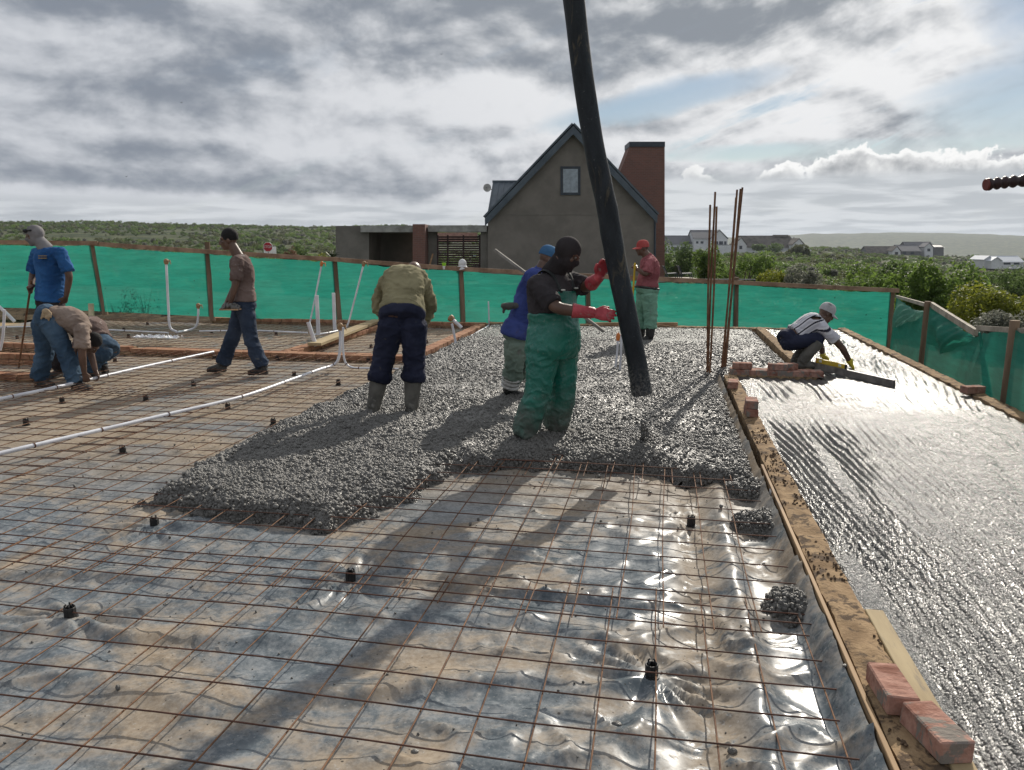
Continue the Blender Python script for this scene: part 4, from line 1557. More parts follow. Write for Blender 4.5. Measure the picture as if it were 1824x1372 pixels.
# ------------------------------------------------------------------ plants
def leafmat(name, c0, c1, tr=0.35):
    return mat(name, c0, 0.6, c1, 2.5, spec=0.25, lo=0.3, hi=0.7, transl=(tr, tuple(min(1, q * 1.9) for q in c1)))


m_leaf_a = leafmat('fresh green leaf', (0.045, 0.090, 0.018), (0.115, 0.175, 0.036), 0.45)
m_leaf_b = leafmat('dark green leaf', (0.036, 0.068, 0.020), (0.088, 0.132, 0.040), 0.42)
m_leaf_y = leafmat('yellow green leaf', (0.075, 0.110, 0.016), (0.19, 0.205, 0.025))
m_leaf_g = leafmat('grey green leaf', (0.075, 0.085, 0.060), (0.17, 0.175, 0.14))
m_leaf_r = leafmat('red brown leaf', (0.070, 0.035, 0.022), (0.13, 0.065, 0.035))
m_leaf_o = leafmat('olive leaf', (0.046, 0.058, 0.024), (0.095, 0.106, 0.045), 0.4)
m_bark = mat('grey bark', (0.11, 0.085, 0.06), 0.95, bump=0.8, bscale=30)


def leaves(n, rx, ry, rz, size, seed, lumps=7, c=(0, 0, 0)):
    """leaf quads through a lumpy crown volume sitting on z=0; returns verts, faces"""
    r_ = np.random.default_rng(seed)
    cs = r_.uniform(-1, 1, (lumps, 3)) * (0.72, 0.72, 0.45) + (0, 0, 0.55)
    cr = r_.uniform(0.30, 0.55, lumps)
    k = r_.integers(0, lumps, n)
    d = r_.normal(size=(n, 3))
    d /= np.linalg.norm(d, axis=1)[:, None]
    rad_ = cr[k] * r_.uniform(0.35, 1.0, n) ** 0.45 * (1 + 0.25 * pn(d * 2.5 + k[:, None] * 3.1, seed))
    p = cs[k] + d * rad_[:, None]
    p[:, 2] = np.abs(p[:, 2] - 0.04) + 0.02
    p = p * (rx, ry, rz) + np.asarray(c)
    nrm = d * 0.7 + r_.normal(size=(n, 3)) * 0.6 + (0, 0, 0.35)
    nrm /= np.linalg.norm(nrm, axis=1)[:, None]
    u = np.cross(nrm, r_.normal(size=(n, 3)))
    u /= np.linalg.norm(u, axis=1)[:, None]
    v = np.cross(nrm, u)
    s = size * r_.uniform(0.6, 1.4, n)[:, None]
    V = np.stack([p - u * s, p - v * s * 0.45 + nrm * s * 0.12, p + u * s, p + v * s * 0.45 + nrm * s * 0.12], 1).reshape(-1, 3)
    Fc = np.arange(n * 4).reshape(n, 4)
    return V, Fc


def fast_mesh(name, V, Fc, m):
    me = bpy.data.meshes.new(name)
    me.vertices.add(len(V))
    me.vertices.foreach_set('co', np.asarray(V, float).ravel())
    k = Fc.shape[1]
    me.loops.add(len(Fc) * k)
    me.loops.foreach_set('vertex_index', Fc.ravel())
    me.polygons.add(len(Fc))
    me.polygons.foreach_set('loop_start', np.arange(len(Fc)) * k)
    me.materials.append(m)
    me.update(calc_edges=True)
    return me


def bush(label, px, py, wpx, hpx, Ya, m, seed, size=0.05, n=5200, name='bush', group=None, cat='bush'):
    """bush whose crown fills about wpx x hpx of the photograph round (px, py) at distance Ya"""
    c = A(px, py + hpx / 2, Ya)
    k = Ya / F
    rx, rz = wpx * k / 2, hpx * k
    x, y = (px - 912) / F * Ya, Ya
    g = float(land_z(np.array([x]), np.array([y]))[0])
    c.z = min(c.z, g + 0.6)
    top = A(px, py - hpx / 2, Ya).z
    rz = (top - c.z) / 1.15
    root = thing(name, label, cat, (c.x, c.y, min(g, c.z)), group)
    V, Fc = leaves(n, rx, rx * 0.9, rz, size, seed, c=tuple(c))
    me = fast_mesh('crown', V - np.array(base(root)), Fc, m)
    link(bpy.data.objects.new('crown', me), root)
    mb = MB()
    rr = random.Random(seed)
    b0 = Vector((c.x, c.y, min(g, c.z) - 0.1))
    for j in range(5):
        e = c + Vector((rr.uniform(-.6, .6) * rx, rr.uniform(-.6, .6) * rx, rz * rr.uniform(.4, .8)))
        mid = b0.lerp(e, 0.5) + Vector((rr.uniform(-.1, .1), rr.uniform(-.1, .1), 0.05))
        mb.tube([b0 + Vector((rr.uniform(-.06, .06), rr.uniform(-.06, .06), 0)), mid, e], [0.05 * rx + .01, 0.03 * rx + .006, 0.008], 6)
    mb.build('trunk', m_bark, root, smooth=180)
    return root


BG = 'bushes beyond the fence'
bush('large dark green rounded bush behind the broken rail of the torn netting', 1668, 522, 150, 120, 21, m_leaf_a, 1, 0.055, 11000, group=BG)
bush('dark leafy bush left of the largest rounded bush', 1610, 505, 90, 66, 24, m_leaf_b, 2, 0.055, 6500, group=BG)
bush('low wide bush with yellow flowering top behind the right fence', 1765, 560, 150, 90, 18.5, m_leaf_y, 3, 0.045, 9000, group=BG)
bush('grey leaved shrub under the yellow topped bush at the right fence', 1790, 598, 120, 60, 16.5, m_leaf_g, 4, 0.035, 6500, group=BG)
bush('bright green bush just above the corner post of the back fence', 1540, 506, 95, 50, 23, m_leaf_a, 5, 0.05, 5200, group=BG)
bush('pale grey feathery shrub above the back fence rail', 1432, 502, 58, 44, 24, m_leaf_g, 6, 0.045, 3800, group=BG)
bush('yellow green low bush left of the pale grey shrub', 1385, 503, 70, 36, 25, m_leaf_y, 7, 0.045, 3600, group=BG)
bush('light green loose bush beside the deck', 1262, 470, 74, 56, 44, m_leaf_a, 8, 0.07, 4800, group=BG)
bush('dark green bush between the deck and the white house', 1205, 466, 64, 48, 52, m_leaf_b, 9, 0.08, 4200, group=BG)
bush('mid green bush behind the starter bars', 1325, 478, 90, 48, 46, m_leaf_a, 10, 0.07, 4800, group=BG)
bush('dark rounded hedge in front of the thatched house', 1368, 444, 56, 14, 345, m_leaf_b, 11, 0.4, 2600, group=BG)
bush('dark domed bush in the scrub left of the grey house', 1422, 449, 42, 20, 250, m_leaf_o, 12, 0.32, 2600, group=BG)
bush('tall dark green bush at the right edge of the picture', 1815, 512, 110, 50, 34, m_leaf_b, 13, 0.06, 5200, group=BG)
bush('olive bush in the scrub behind the yellow topped bush', 1745, 520, 90, 46, 36, m_leaf_o, 17, 0.06, 4200, group=BG)
bush('red brown shrub right of the stop sign', 513, 455, 38, 26, 52, m_leaf_r, 14, 0.06, 2600, group=BG)
bush('yellow green shrub left of the grey entrance wing', 560, 461, 40, 16, 44, m_leaf_y, 15, 0.05, 2200, group=BG)
bush('dark green shrub behind the red brown shrub', 540, 452, 44, 22, 66, m_leaf_b, 16, 0.08, 2600, group=BG)
# aloe
m_aloe = mat('aloe leaf', (0.030, 0.045, 0.022), 0.5, (0.055, 0.075, 0.04), 4)
c = A(592, 460, 26)
al = thing('aloe', 'spiky aloe rosette standing above the fence post left of the grey wing', 'plant', c - Vector((0, 0, 1.5)))
for k in range(16):
    a0 = 2 * math.pi * k / 16
    d = Vector((math.cos(a0), math.sin(a0), 0))
    up = random.uniform(0.15, 0.5)
    mb = MB()
    L_ = random.uniform(0.28, 0.42)
    mb.tube([c, c + d * L_ * 0.5 + Vector((0, 0, up * 0.5)), c + d * L_ + Vector((0, 0, up * 0.6))], [0.03, 0.022, 0.003], 5, flat=0.4)
    mb.build('leaf', m_aloe, al)
mb = MB()
mb.tube([c - Vector((0, 0, 1.5)), c], 0.05, 7)
mb.build('stem', m_bark, al)

# scrub
CL = bpy.data.collections.new('scrub shapes')
for k, m_ in enumerate((m_leaf_b, m_leaf_o, m_leaf_b, m_leaf_o, m_leaf_a, m_leaf_g)):
    V, Fc = leaves(330, 1, 1, 0.75, 0.13, 40 + k, 5)
    CL.objects.link(bpy.data.objects.new('scrub_shape', fast_mesh('scrub_shape', V, Fc, m_)))
GT_SCRUB = scatter_tree(CL, flat=True, name='scrub')
xs_, ys_, sz_ = [], [], []
for n, r0, r1, s0, s1 in ((7000, 19, 70, 0.28, 0.75), (12000, 70, 190, 0.5, 1.3), (17000, 190, 760, 0.9, 2.2)):
    a = rng.uniform(-0.78, 0.82, n)
    r = np.sqrt(rng.uniform(r0 ** 2, r1 ** 2, n))
    x, y = np.sin(a) * r, np.cos(a) * r
    sx, sy = x * math.cos(AZ) - y * math.sin(AZ), x * math.sin(AZ) + y * math.cos(AZ)
    dens = fbm(xy0(x, y, 1 / (r0 * 0.35)), 3, 111)
    k = ~((sx > -21) & (sx < 6.0) & (sy < 21)) & ~((x > -10) & (x < 8.6) & (y > 29) & (y < 52)) & ~((x > 48) & (x < 72) & (y > 80) & (y < 104)) & (dens > -0.32)
    k &= ~((y > 300) & (y < 345) & (x > 50) & (x < 96))
    k &= ~((np.abs(x / y + 0.317) < 0.03) & (y < 62)) | (y > 64)
    s = rng.uniform(s0, s1, n) * (0.75 + 0.5 * np.clip(dens, -.5, 1))
    xs_.append(x[k]); ys_.append(y[k]); sz_.append(s[k])
x, y, s = map(np.concatenate, (xs_, ys_, sz_))
px_s = np.array([st(a, b) for a, b in zip(x, y)])
tag(scatter('scrub', np.stack([px_s[:, 0], px_s[:, 1], land_z(x, y) - s * 0.08], 1), s, GT_SCRUB), 'low green and olive scrub covering the land beyond the fence')

# ------------------------------------------------------------------ shade net fence
m_pole = mat('weathered pole', (0.16, 0.11, 0.07), 0.9, (0.26, 0.18, 0.12), 5, stretch=(1, 1, 0.2), bump=0.6, bscale=30, bdist=0.008)
m_rail = mat('fence rail', (0.24, 0.15, 0.095), 0.85, (0.36, 0.24, 0.16), 4, bump=0.4, bscale=30)
m_railp = mat('bleached rail', (0.30, 0.26, 0.205), 0.85, (0.42, 0.37, 0.30), 6, bump=0.3, bscale=40)


def netmat(name, c0, tr, see):
    m_ = bpy.data.materials.new(name)
    m_.use_nodes = True
    t, bs, out = tree_of(m_)
    co = t.node('ShaderNodeTexCoord').outputs['Object']
    n1 = t.noise(t.vm('MULTIPLY', co, (1, 1, 9)), 1.6, 6, 0.65, 0.2)
    n2 = t.noise(t.vm('MULTIPLY', co, (1, 1, 14)), 7.0, 4, 0.6)
    hole = t.ss(t.noise(co, 16.0, 2, 0.5), 0.735, 0.755)
    k = t.m('ADD', t.m('MULTIPLY', n1, 0.6), t.m('MULTIPLY', n2, 0.4))
    col = t.mix(t.ss(k, 0.35, 0.65), tuple(c * 0.80 for c in c0), tuple(min(1, c * 1.12) for c in c0))
    col = t.mix(t.m('MULTIPLY', hole, 0.85), col, (0.008, 0.05, 0.035))
    t.put(bs.inputs['Base Color'], col)
    bs.inputs['Roughness'].default_value = 0.55
    bs.inputs['Specular IOR Level'].default_value = 0.25
    trn = t.node('ShaderNodeBsdfTranslucent')
    t.put(trn.inputs[0], col)
    tp = t.node('ShaderNodeBsdfTransparent')
    m1 = t.node('ShaderNodeMixShader')
    m1.inputs[0].default_value = tr
    t.l.new(bs.outputs[0], m1.inputs[1])
    t.l.new(trn.outputs[0], m1.inputs[2])
    m2 = t.node('ShaderNodeMixShader')
    m2.inputs[0].default_value = see
    t.l.new(m1.outputs[0], m2.inputs[1])
    t.l.new(tp.outputs[0], m2.inputs[2])
    t.l.new(m2.outputs[0], out.inputs[0])
    return m_


m_net = netmat('green shade net', (0.028, 0.285, 0.212), 0.58, 0.13)
m_net2 = netmat('green shade net darkened for grazing sun', (0.030, 0.235, 0.175), 0.50, 0.14)  # same netting, darker green: the dimness under grazing sun is put into the colour


def net_panel(root, tops, bots, m, seed, sag=0.03, fold=0.05, drape=None):
    """netting between two posts: rows from the top line to the bottom line, bellied and creased"""
    nu, nv = 40, 22
    vs, fs = [], []
    dirn = (Vector(tops[-1]) - Vector(tops[0])).normalized()
    nor = dirn.cross(Vector((0, 0, 1))).normalized()
    for j in range(nv):
        v = j / (nv - 1)
        for i in range(nu):
            u = i / (nu - 1)
            k = u * (len(tops) - 1)
            a = min(int(k), len(tops) - 2)
            tp = Vector(tops[a]).lerp(Vector(tops[a + 1]), k - a)
            k = u * (len(bots) - 1)
            b = min(int(k), len(bots) - 2)
            bt_ = Vector(bots[b]).lerp(Vector(bots[b + 1]), k - b)
            p = tp.lerp(bt_, v)
            e = math.sin(math.pi * u)
            w_ = e * (sag * math.sin(math.pi * v))
            q = np.array([[u * 3 + seed, v * 1.2 + seed, 0.0], [u * 9 + v * 3, v * 1.5, seed * 2.0]])
            nz = pn(q)
            w_ += e ** 0.5 * fold * (nz[0] + 0.35 * nz[1])
            p = p + Vector((0, 0, -(1 - v) ** 6 * (0.02 * e + 0.018 * abs(nz[1]) * 2)))
            if drape:
                w_ += drape(u, v)
            vs.append(p + nor * w_)
    for j in range(nv - 1):
        for i in range(nu - 1):
            a = j * nu + i
            fs.append((a, a + 1, a + nu + 1, a + nu))
    return obj('netting', [tuple(q) for q in vs], fs, m, root, smooth=180)


FY = 16.3
fence = thing('shade_net_fence', 'long fence of bright green shade netting on timber posts behind the slab', 'fence', CV(-1, FY, -0.3))
posts = [(-250, 428, 435), (-40, 429, 434), (165, 433, 437), (369, 431, 452), (597, 458, 466), (821, 466, 483), (1047, 488, 495), (1312, 494, 507), (1590, 514, 521)]
gbot = [540, 545, 553, 563, 573, 577, 582, 592, 625]
for k, ((px, pt, pr), pb) in enumerate(zip(posts, gbot)):
    tpt = A(px, pt, FY)
    bt_ = tpt.copy()
    bt_.z = A(px, pb, FY).z - 0.1
    lean = CV(random.uniform(-.03, .05), 0)
    if px == 165:
        lean = CV(0.12, 0)
    mb = MB()
    mb.tube([bt_ + lean, (bt_ + tpt) / 2 + lean * 0.5, tpt], [0.058, 0.055, 0.052], 10)
    mb.build('post', m_pole, fence, smooth=40)
for k in range(len(posts) - 1):
    a, b = A(posts[k][0], posts[k][2], FY - 0.09), A(posts[k + 1][0], posts[k + 1][2], FY - 0.09)
    if k in (1, 2):
        a.z -= 0.01
    d = b - a
    mb = MB()
    n = d.normalized()
    up = Vector((0, 0, 1))
    mb.prism([a - n * 0.1, b + n * 0.12, b + n * 0.12 + up * 0.085, a - n * 0.1 + up * 0.085], BACK * 0.035 * (-1 if k % 2 else 1))
    mb.build('rail', m_rail, fence)
    tops = [a + BACK * 0.06 - up * 0.0, b + BACK * 0.06]
    b0, b1 = A(posts[k][0], gbot[k] + 1, FY - 0.02), A(posts[k + 1][0], gbot[k + 1] + 1, FY - 0.02)
    net_panel(fence, tops, [b0, b1], m_net, 3 + k * 5, 0.04, 0.075 if k != 1 else 0.13)
rfence = thing('shade_net_fence', 'sagging torn green netting on leaning poles along the right side of the wet slab', 'fence', CV(6, 12, -1.0))
rp = [(1590, 515, 660, 16.25), (1653, 537, 700, 11.2), (1808, 571, 790, 7.75), (2060, 640, 980, 4.9)]
PT = []
for px, pt, pb, Ya in rp:
    tpt = A(px, pt, Ya)
    bt_ = tpt.copy()
    bt_.z = -0.95
    PT.append((tpt, bt_))
for k in (1, 2, 3):
    mb = MB()
    mb.tube([PT[k][1], (PT[k][0] + PT[k][1]) / 2, PT[k][0]], [0.052, 0.050, 0.047], 10)
    mb.build('post', m_pole, rfence, smooth=40)
up = Vector((0, 0, 1))


def beam(root, a, b, m, h=0.055, wd_=0.035, name='rail'):
    n = (b - a).normalized()
    side = n.cross(up).normalized()
    mb = MB()
    mb.prism([a - side * wd_ / 2, b - side * wd_ / 2, b + side * wd_ / 2, a + side * wd_ / 2], n.cross(side) * h)
    return mb.build(name, m, root)


beam(rfence, A(1597, 526, 16.0), A(1656, 542, 11.3), m_railp)
beam(rfence, A(1659, 538, 11.2), A(1739, 587, 9.0), m_railp, 0.075, 0.045, 'fallen_rail')
beam(rfence, A(1742, 580, 8.9), A(1830, 585, 7.5), m_railp)
beam(rfence, A(1826, 584, 7.6), A(2065, 655, 4.9), m_railp)
T = lambda px, py, Y_: A(px, py, Y_)


def low(p, z=-0.9, out=0.0):
    q = p.copy()
    q.z = z
    return q + Vector((out, 0, 0))


net_panel(rfence, [T(1597, 530, 16.1), T(1612, 538, 14.8), T(1630, 552, 13.2), T(1651, 553, 11.4)], [low(T(1585, 600, 16.1)), low(T(1612, 538, 14.6)), low(T(1650, 552, 11.3))], m_net2, 11, 0.05, 0.10)
net_panel(rfence, [T(1656, 546, 11.15), T(1680, 558, 10.6), T(1715, 578, 9.8), T(1733, 598, 9.3), T(1752, 590, 8.8), T(1775, 589, 8.4), T(1806, 590, 7.8)],
          [low(T(1650, 600, 11.1)), low(T(1730, 600, 9.3)), low(T(1802, 600, 7.8))], m_net2, 23, 0.05, 0.12)
net_panel(rfence, [T(1809, 588, 7.7), T(1900, 612, 6.6), T(2060, 660, 4.95)], [low(T(1802, 600, 7.7)), low(T(2050, 600, 5.0))], m_net2, 37, 0.04, 0.08)
# second, doubled layer of net hanging loose over the corner and a swag between the poles
m_net3 = netmat('pale doubled net', (0.16, 0.36, 0.29), 0.45, 0.30)
net_panel(rfence, [T(1600, 531, 15.6), T(1625, 549, 13.2), T(1651, 553, 11.3)], [T(1588, 585, 15.6), T(1603, 582, 14.2), T(1640, 566, 11.6)], m_net3, 51, 0.08, 0.14)
net_panel(rfence, [T(1657, 550, 11.0), T(1700, 572, 10.0), T(1738, 600, 9.1)], [T(1650, 612, 10.9), T(1688, 632, 10.2), T(1731, 606, 9.2)], m_net2, 63, 0.06, 0.10)
mb = MB()
mb.tube([T(1745, 592, 8.7), T(1752, 640, 8.7), T(1758, 690, 8.65), T(1766, 760, 8.6)], [0.014, 0.03, 0.045, 0.06], 8)
mb.build('gathered_fold', m_net2, rfence, smooth=180)

# sun hat on a post, bright cup on the rail
m_hat = mat('white cotton', (0.66, 0.66, 0.66), 0.9, bump=0.3, bscale=60)
c = A(822, 470, FY - 0.02)
hat = thing('sun_hat', 'white cotton sun hat hung over a fence post', 'hat', c)
mb = MB()
mb.ell(c + Vector((0.02, 0, 0.0)), (0.085, 0.085, 0.10), seg=18, rows=10)
mb.build('crown', m_hat, hat, smooth=180)
mb = MB()
mb.tube([c + Vector((0, 0, -0.03)), c + Vector((0.01, 0, -0.07)), c + Vector((0.02, 0, -0.12))], [0.085, 0.105, 0.12], 18)
mb.build('brim', m_hat, hat, smooth=60)
m_lime = mat('lime plastic', (0.30, 0.62, 0.03), 0.5)
c = A(791, 480, FY - 0.08)
cup = thing('lime_cup', 'lime green and white tapered cup standing on the fence rail', 'cup', c)
mb = MB()
mb.tube([c, c + Vector((0, 0, 0.07))], [0.022, 0.034], 12)
mb.build('white_base', m_paper, cup, smooth=40)
mb = MB()
mb.tube([c + Vector((0, 0, 0.071)), c + Vector((0, 0, 0.135))], [0.034, 0.046], 12)
mb.build('lime_top', m_lime, cup, smooth=40)

# weeds in front of the netting
for px, py, hgt, lab in ((285, 556, 0.75, 'dark weedy plant showing through the left netting beside the white riser'), (235, 558, 0.5, 'low dark weed showing through the netting beside the stooping men'), (472, 566, 0.38, 'thin dry weed showing through the netting behind the walking man')):
    c = A(px, py, 16.62)
    wdp = thing('weed', lab, 'weed', c, 'weeds along the netting')
    for k in range(14):
        mb = MB()
        a0 = random.uniform(0, 6.28)
        d = Vector((math.cos(a0), math.sin(a0), 0)) * random.uniform(.1, .5) * hgt
        mb.tube([c, c + d * 0.4 + Vector((0, 0, hgt * random.uniform(.3, .5))), c + d + Vector((0, 0, hgt * random.uniform(.5, 1)))], [0.006, 0.005, 0.002], 4)
        mb.build('stem', m_bark, wdp)
    V, Fc = leaves(260, hgt * 0.6, hgt * 0.4, hgt * 0.75, 0.022, px, 5, c=tuple(c))
    link(bpy.data.objects.new('leaves', fast_mesh('leaves', V - np.array(c), Fc, m_leaf_b)), wdp)

# ------------------------------------------------------------------ conduits
m_pvc = mat('white pvc', (0.66, 0.67, 0.72), 0.35, (0.74, 0.75, 0.79), 3, spec=0.5, dirt=(0.42, 0.38, 0.34), dscale=4, dlo=0.62, dhi=0.72)
m_tape = mat('brown tape', (0.26, 0.15, 0.07), 0.6, (0.36, 0.22, 0.11), 30, bump=0.5, bscale=60)
m_tapeo = mat('orange tape', (0.55, 0.17, 0.04), 0.6, bump=0.3)
m_cream = mat('cream pipe', (0.58, 0.50, 0.33), 0.5)


def smooth_path(pts, n=6):
    """Catmull-Rom through the points"""
    pts = [Vector(p) for p in pts]
    if len(pts) < 3:
        return pts
    P_ = [pts[0] * 2 - pts[1]] + pts + [pts[-1] * 2 - pts[-2]]
    o = []
    for i in range(1, len(P_) - 2):
        for k in range(n):
            s = k / n
            a, b, c, d = P_[i - 1:i + 3]
            o.append(0.5 * (2 * b + (c - a) * s + (2 * a - 5 * b + 4 * c - d) * s * s + (3 * b - a - 3 * c + d) * s ** 3))
    o.append(pts[-1])
    return o


def conduit(label, lying, rising=(), r=0.016, top=None, clips=0, m=m_pvc, name='conduit', z=0.095, first=None):
    """lying: photo points on the mesh; rising: photo points above the last of them, at its distance"""
    pts = [G(px, py, z) for px, py in lying]
    if rising:
        p = pts[-1] if pts else first
        Ya = -p.x * -math.sin(AZ) + p.y * math.cos(AZ)
        Ya = p.y * math.cos(AZ) - p.x * math.sin(AZ)
        pts += [A(px, py, Ya) for px, py in rising]
    path = smooth_path(pts, 5)
    root = thing(name, label, 'pipe', pts[0], 'white pipes in the slab')
    mb = MB()
    mb.tube(path, r, 10)
    mb.build('pipe', m, root, smooth=60)
    if top:
        e, d = path[-1], (path[-1] - path[-2]).normalized()
        mb = MB()
        mb.tube([e - d * 0.05, e - d * 0.01, e + d * 0.03, e + d * 0.05], [r * 1.5, r * 2.0, r * 1.9, r * 0.7], 9)
        mb.tube([e + Vector((.01, 0, 0)), e + Vector((0.06, 0.02, 0.015)), e + Vector((0.075, 0.02, -0.05))], [0.012, 0.016, 0.006], 6)
        mb.build('tape', top, root, smooth=50)
    for k in range(clips):
        i = int((k + 0.7) / (clips + 0.4) * (len(path) - 1) * (0.8 if rising else 1))
        if i + 1 < len(path):
            d = (path[i + 1] - path[i]).normalized()
            mb = MB()
            mb.tube([path[i] - d * 0.006, path[i] + d * 0.006], r * 1.18, 10)
            mb.build('wire_tie', m_bar_d, root)
    return root


conduit('long white conduit crossing the mesh left of the pour, its taped end bent upright', [(-160, 848), (0, 808), (150, 773), (300, 738), (430, 707), (520, 676), (570, 658), (590, 652)],
        [(602, 642), (606, 615), (606, 582)], 0.019, m_tape, 9)
conduit('white conduit coming from under the concrete and bending up beside the long conduit', [(760, 658), (690, 657), (650, 656), (628, 655)], [(615, 645), (611, 618), (611, 583)], 0.014, None, 3)
conduit('straight white conduit lying in front of the two stooping men', [(-150, 745), (0, 711), (100, 690), (250, 655), (380, 627)], (), 0.020, None, 5)
conduit('tall U shaped white conduit standing in the far left room', [(316, 592)], [(303, 583), (300, 550), (296, 466)], 0.022, m_tape)
conduit('short leg of the U shaped white conduit with a taped end', [(316, 592), (340, 587)], [(350, 580), (353, 562), (353, 545)], 0.020, m_tape)
conduit('thin white conduit leaning to the right, taped orange at its tip', [(551, 578)], [(553, 570), (563, 522), (573, 470)], 0.017, m_tapeo)
conduit('stout upright white pipe crossing the thin leaning conduit', [(567, 596)], [(567, 590), (564, 526)], 0.034)
conduit('stout upright white pipe in front of the fence post', [(597, 588)], [(596, 580), (594, 522)], 0.032)
conduit('stout white pipe tilting left in front of the pale plank', [(563, 617)], [(560, 608), (549, 574)], 0.032)
conduit('long thin white conduit leaning right with a dark tip, beside the olive jersey', [(556, 597), (585, 593), (606, 588)], [(618, 582), (630, 540), (648, 470)], 0.017, m_tape, 2)
conduit('stout short white pipe leaning over at the corner of the far brick room', [(822, 584)], [(815, 577), (803, 567)], 0.034, m_tape)
conduit('white pipe standing under the leaning one in the far brick room', [(812, 614)], [(809, 596), (805, 577)], 0.02)
conduit('thin white riser at the corner where the brick wall meets the concrete', [(790, 622), (822, 609), (850, 592), (869, 581)], [(871, 572), (870, 537)], 0.014, None, 1)
conduit('white riser standing in the concrete behind the hose, left of the pair', [(1096, 657)], [(1099, 630), (1101, 600)], 0.014, m_tapeo, z=0.1)
conduit('white riser standing in the concrete behind the hose, right of the pair', [(1104, 662)], [(1106, 630), (1107, 596)], 0.014, z=0.1)
conduit('stout white pipe slanting down at the left edge of the picture', [(26, 573)], [(10, 557), (-20, 530)], 0.034)
conduit('thin white riser at the left edge of the picture', [(0, 624)], [(5, 600), (8, 552)], 0.02)
conduit('short cream coloured pipe standing by the netting behind the stooping men', [(163, 572)], [(163, 565), (162, 541)], 0.055, m=m_cream)
conduit('white conduit lying across the far brick room', [(355, 590), (450, 589), (548, 593)], (), 0.014, None, 3)
conduit('white conduit lying in the far left brick room', [(-60, 585), (60, 582), (200, 588), (300, 593)], (), 0.014, None, 3)
# crumpled foil
c = G(282, 604, 0.10)
V = []
mb = MB()
m_foil = mat('crumpled white plastic', (0.70, 0.70, 0.72), 0.25, spec=0.7)
nx = 26
vs = []
for j in range(10):
    for i in range(nx):
        vs.append((c.x - 0.42 + 0.84 * i / (nx - 1) + random.uniform(-.02, .02), c.y - 0.12 + 0.24 * j / 9 + random.uniform(-.02, .02), c.z + 0.035 + random.uniform(-.035, .05) * math.sin(math.pi * j / 9)))
tag(obj('plastic_wrap', vs, [(j * nx + i, j * nx + i + 1, (j + 1) * nx + i + 1, (j + 1) * nx + i) for j in range(9) for i in range(nx - 1)], m_foil, loc=c), 'crumpled piece of shiny white plastic lying on the mesh below the U shaped conduit', 'plastic')

# ------------------------------------------------------------------ starter bars
def starter(label, lst):
    bx, by = lst[0][0]
    p = G(bx, by, 0.10)
    Ya = p.y * math.cos(AZ) - p.x * math.sin(AZ)
    root = thing('starter_bars', label, 'rebar', p, 'upright starter bars')
    for (x0, y0), (x1, y1), dY in lst:
        a, b = A(x0, y0, Ya + dY), A(x1, y1, Ya + dY)
        a.z = 0.02
        mb = MB()
        mid = a.lerp(b, 0.5) + Vector((random.uniform(-.01, .01), 0, 0))
        mb.tube(smooth_path([a, mid, b], 4), 0.0125, 7)
        mb.build('bar', m_bar, root, smooth=60)
    return root


starter('bundle of three tall rusty starter bars standing left of the other bundle', [((1260, 668), (1265, 365), 0.0), ((1261, 668), (1274, 342), 0.05), ((1264, 668), (1276.5, 368), -0.04)])
starter('bundle of tall rusty starter bars leaning right beside the cross wall', [((1284, 664), (1313, 338), 0.0), ((1288, 672), (1319, 336.5), 0.03), ((1291, 667), (1322.5, 334), 0.1), ((1286, 668), (1311, 352), 0.12)])

# ------------------------------------------------------------------ concrete pump hose
m_hose = bpy.data.materials.new('worn rubber hose')
m_hose.use_nodes = True
t, bs, out = tree_of(m_hose)
co = t.node('ShaderNodeTexCoord').outputs['Object']
n1 = t.noise(t.vm('MULTIPLY', co, (1, 1, 0.35)), 9.0, 7, 0.7, 0.6)
n2 = t.noise(co, 55.0, 5, 0.7)
n3 = t.noise(t.vm('MULTIPLY', co, (2, 2, 0.5)), 5.0, 5, 0.7, 1.0)
c1 = t.mix(t.ss(n1, 0.3, 0.7), (0.008, 0.011, 0.015), (0.024, 0.030, 0.037))
c1 = t.mix(t.m('MULTIPLY', t.ss(n3, 0.56, 0.70), 0.75), c1, (0.115, 0.095, 0.062))
hz_ = t.sep(co)[2]
c1 = t.mix(t.m('MULTIPLY', t.ss(t.m('ADD', hz_, t.m('MULTIPLY', n1, 0.5)), 0.55, 0.2), t.ss(n2, 0.42, 0.62)), c1, (0.17, 0.165, 0.155))
c1 = t.mix(t.m('MULTIPLY', t.ss(n2, 0.64, 0.72), t.ss(n1, 0.42, 0.62)), c1, (0.30, 0.30, 0.29))
t.put(bs.inputs['Base Color'], c1)
t.put(bs.inputs['Roughness'], t.m('ADD', 0.38, t.m('MULTIPLY', n1, 0.40)))
bs.inputs['Specular IOR Level'].default_value = 0.3
t.put(bs.inputs['Normal'], t.bump(t.m('ADD', n2, t.m('MULTIPLY', n1, 1.5)), 0.6, 0.010))
HYY = 5.95
hp = smooth_path([A(940, -900, 5.6), A(985, -420, 5.8), A(1006, -150, 5.88), A(1022, 0, 5.92), A(1049.5, 213, 5.95), A(1073, 331, 5.95), A(1083.5, 380, 5.95), A(1096, 459, 5.95), A(1120, 572, 5.95), A(1144.5, 702, 5.95)], 8)
hose = thing('pump_hose', 'thick black rubber concrete pump hose hanging from above, held by the man in green overalls', 'hose', hp[-1])
rings = []
nrm = None
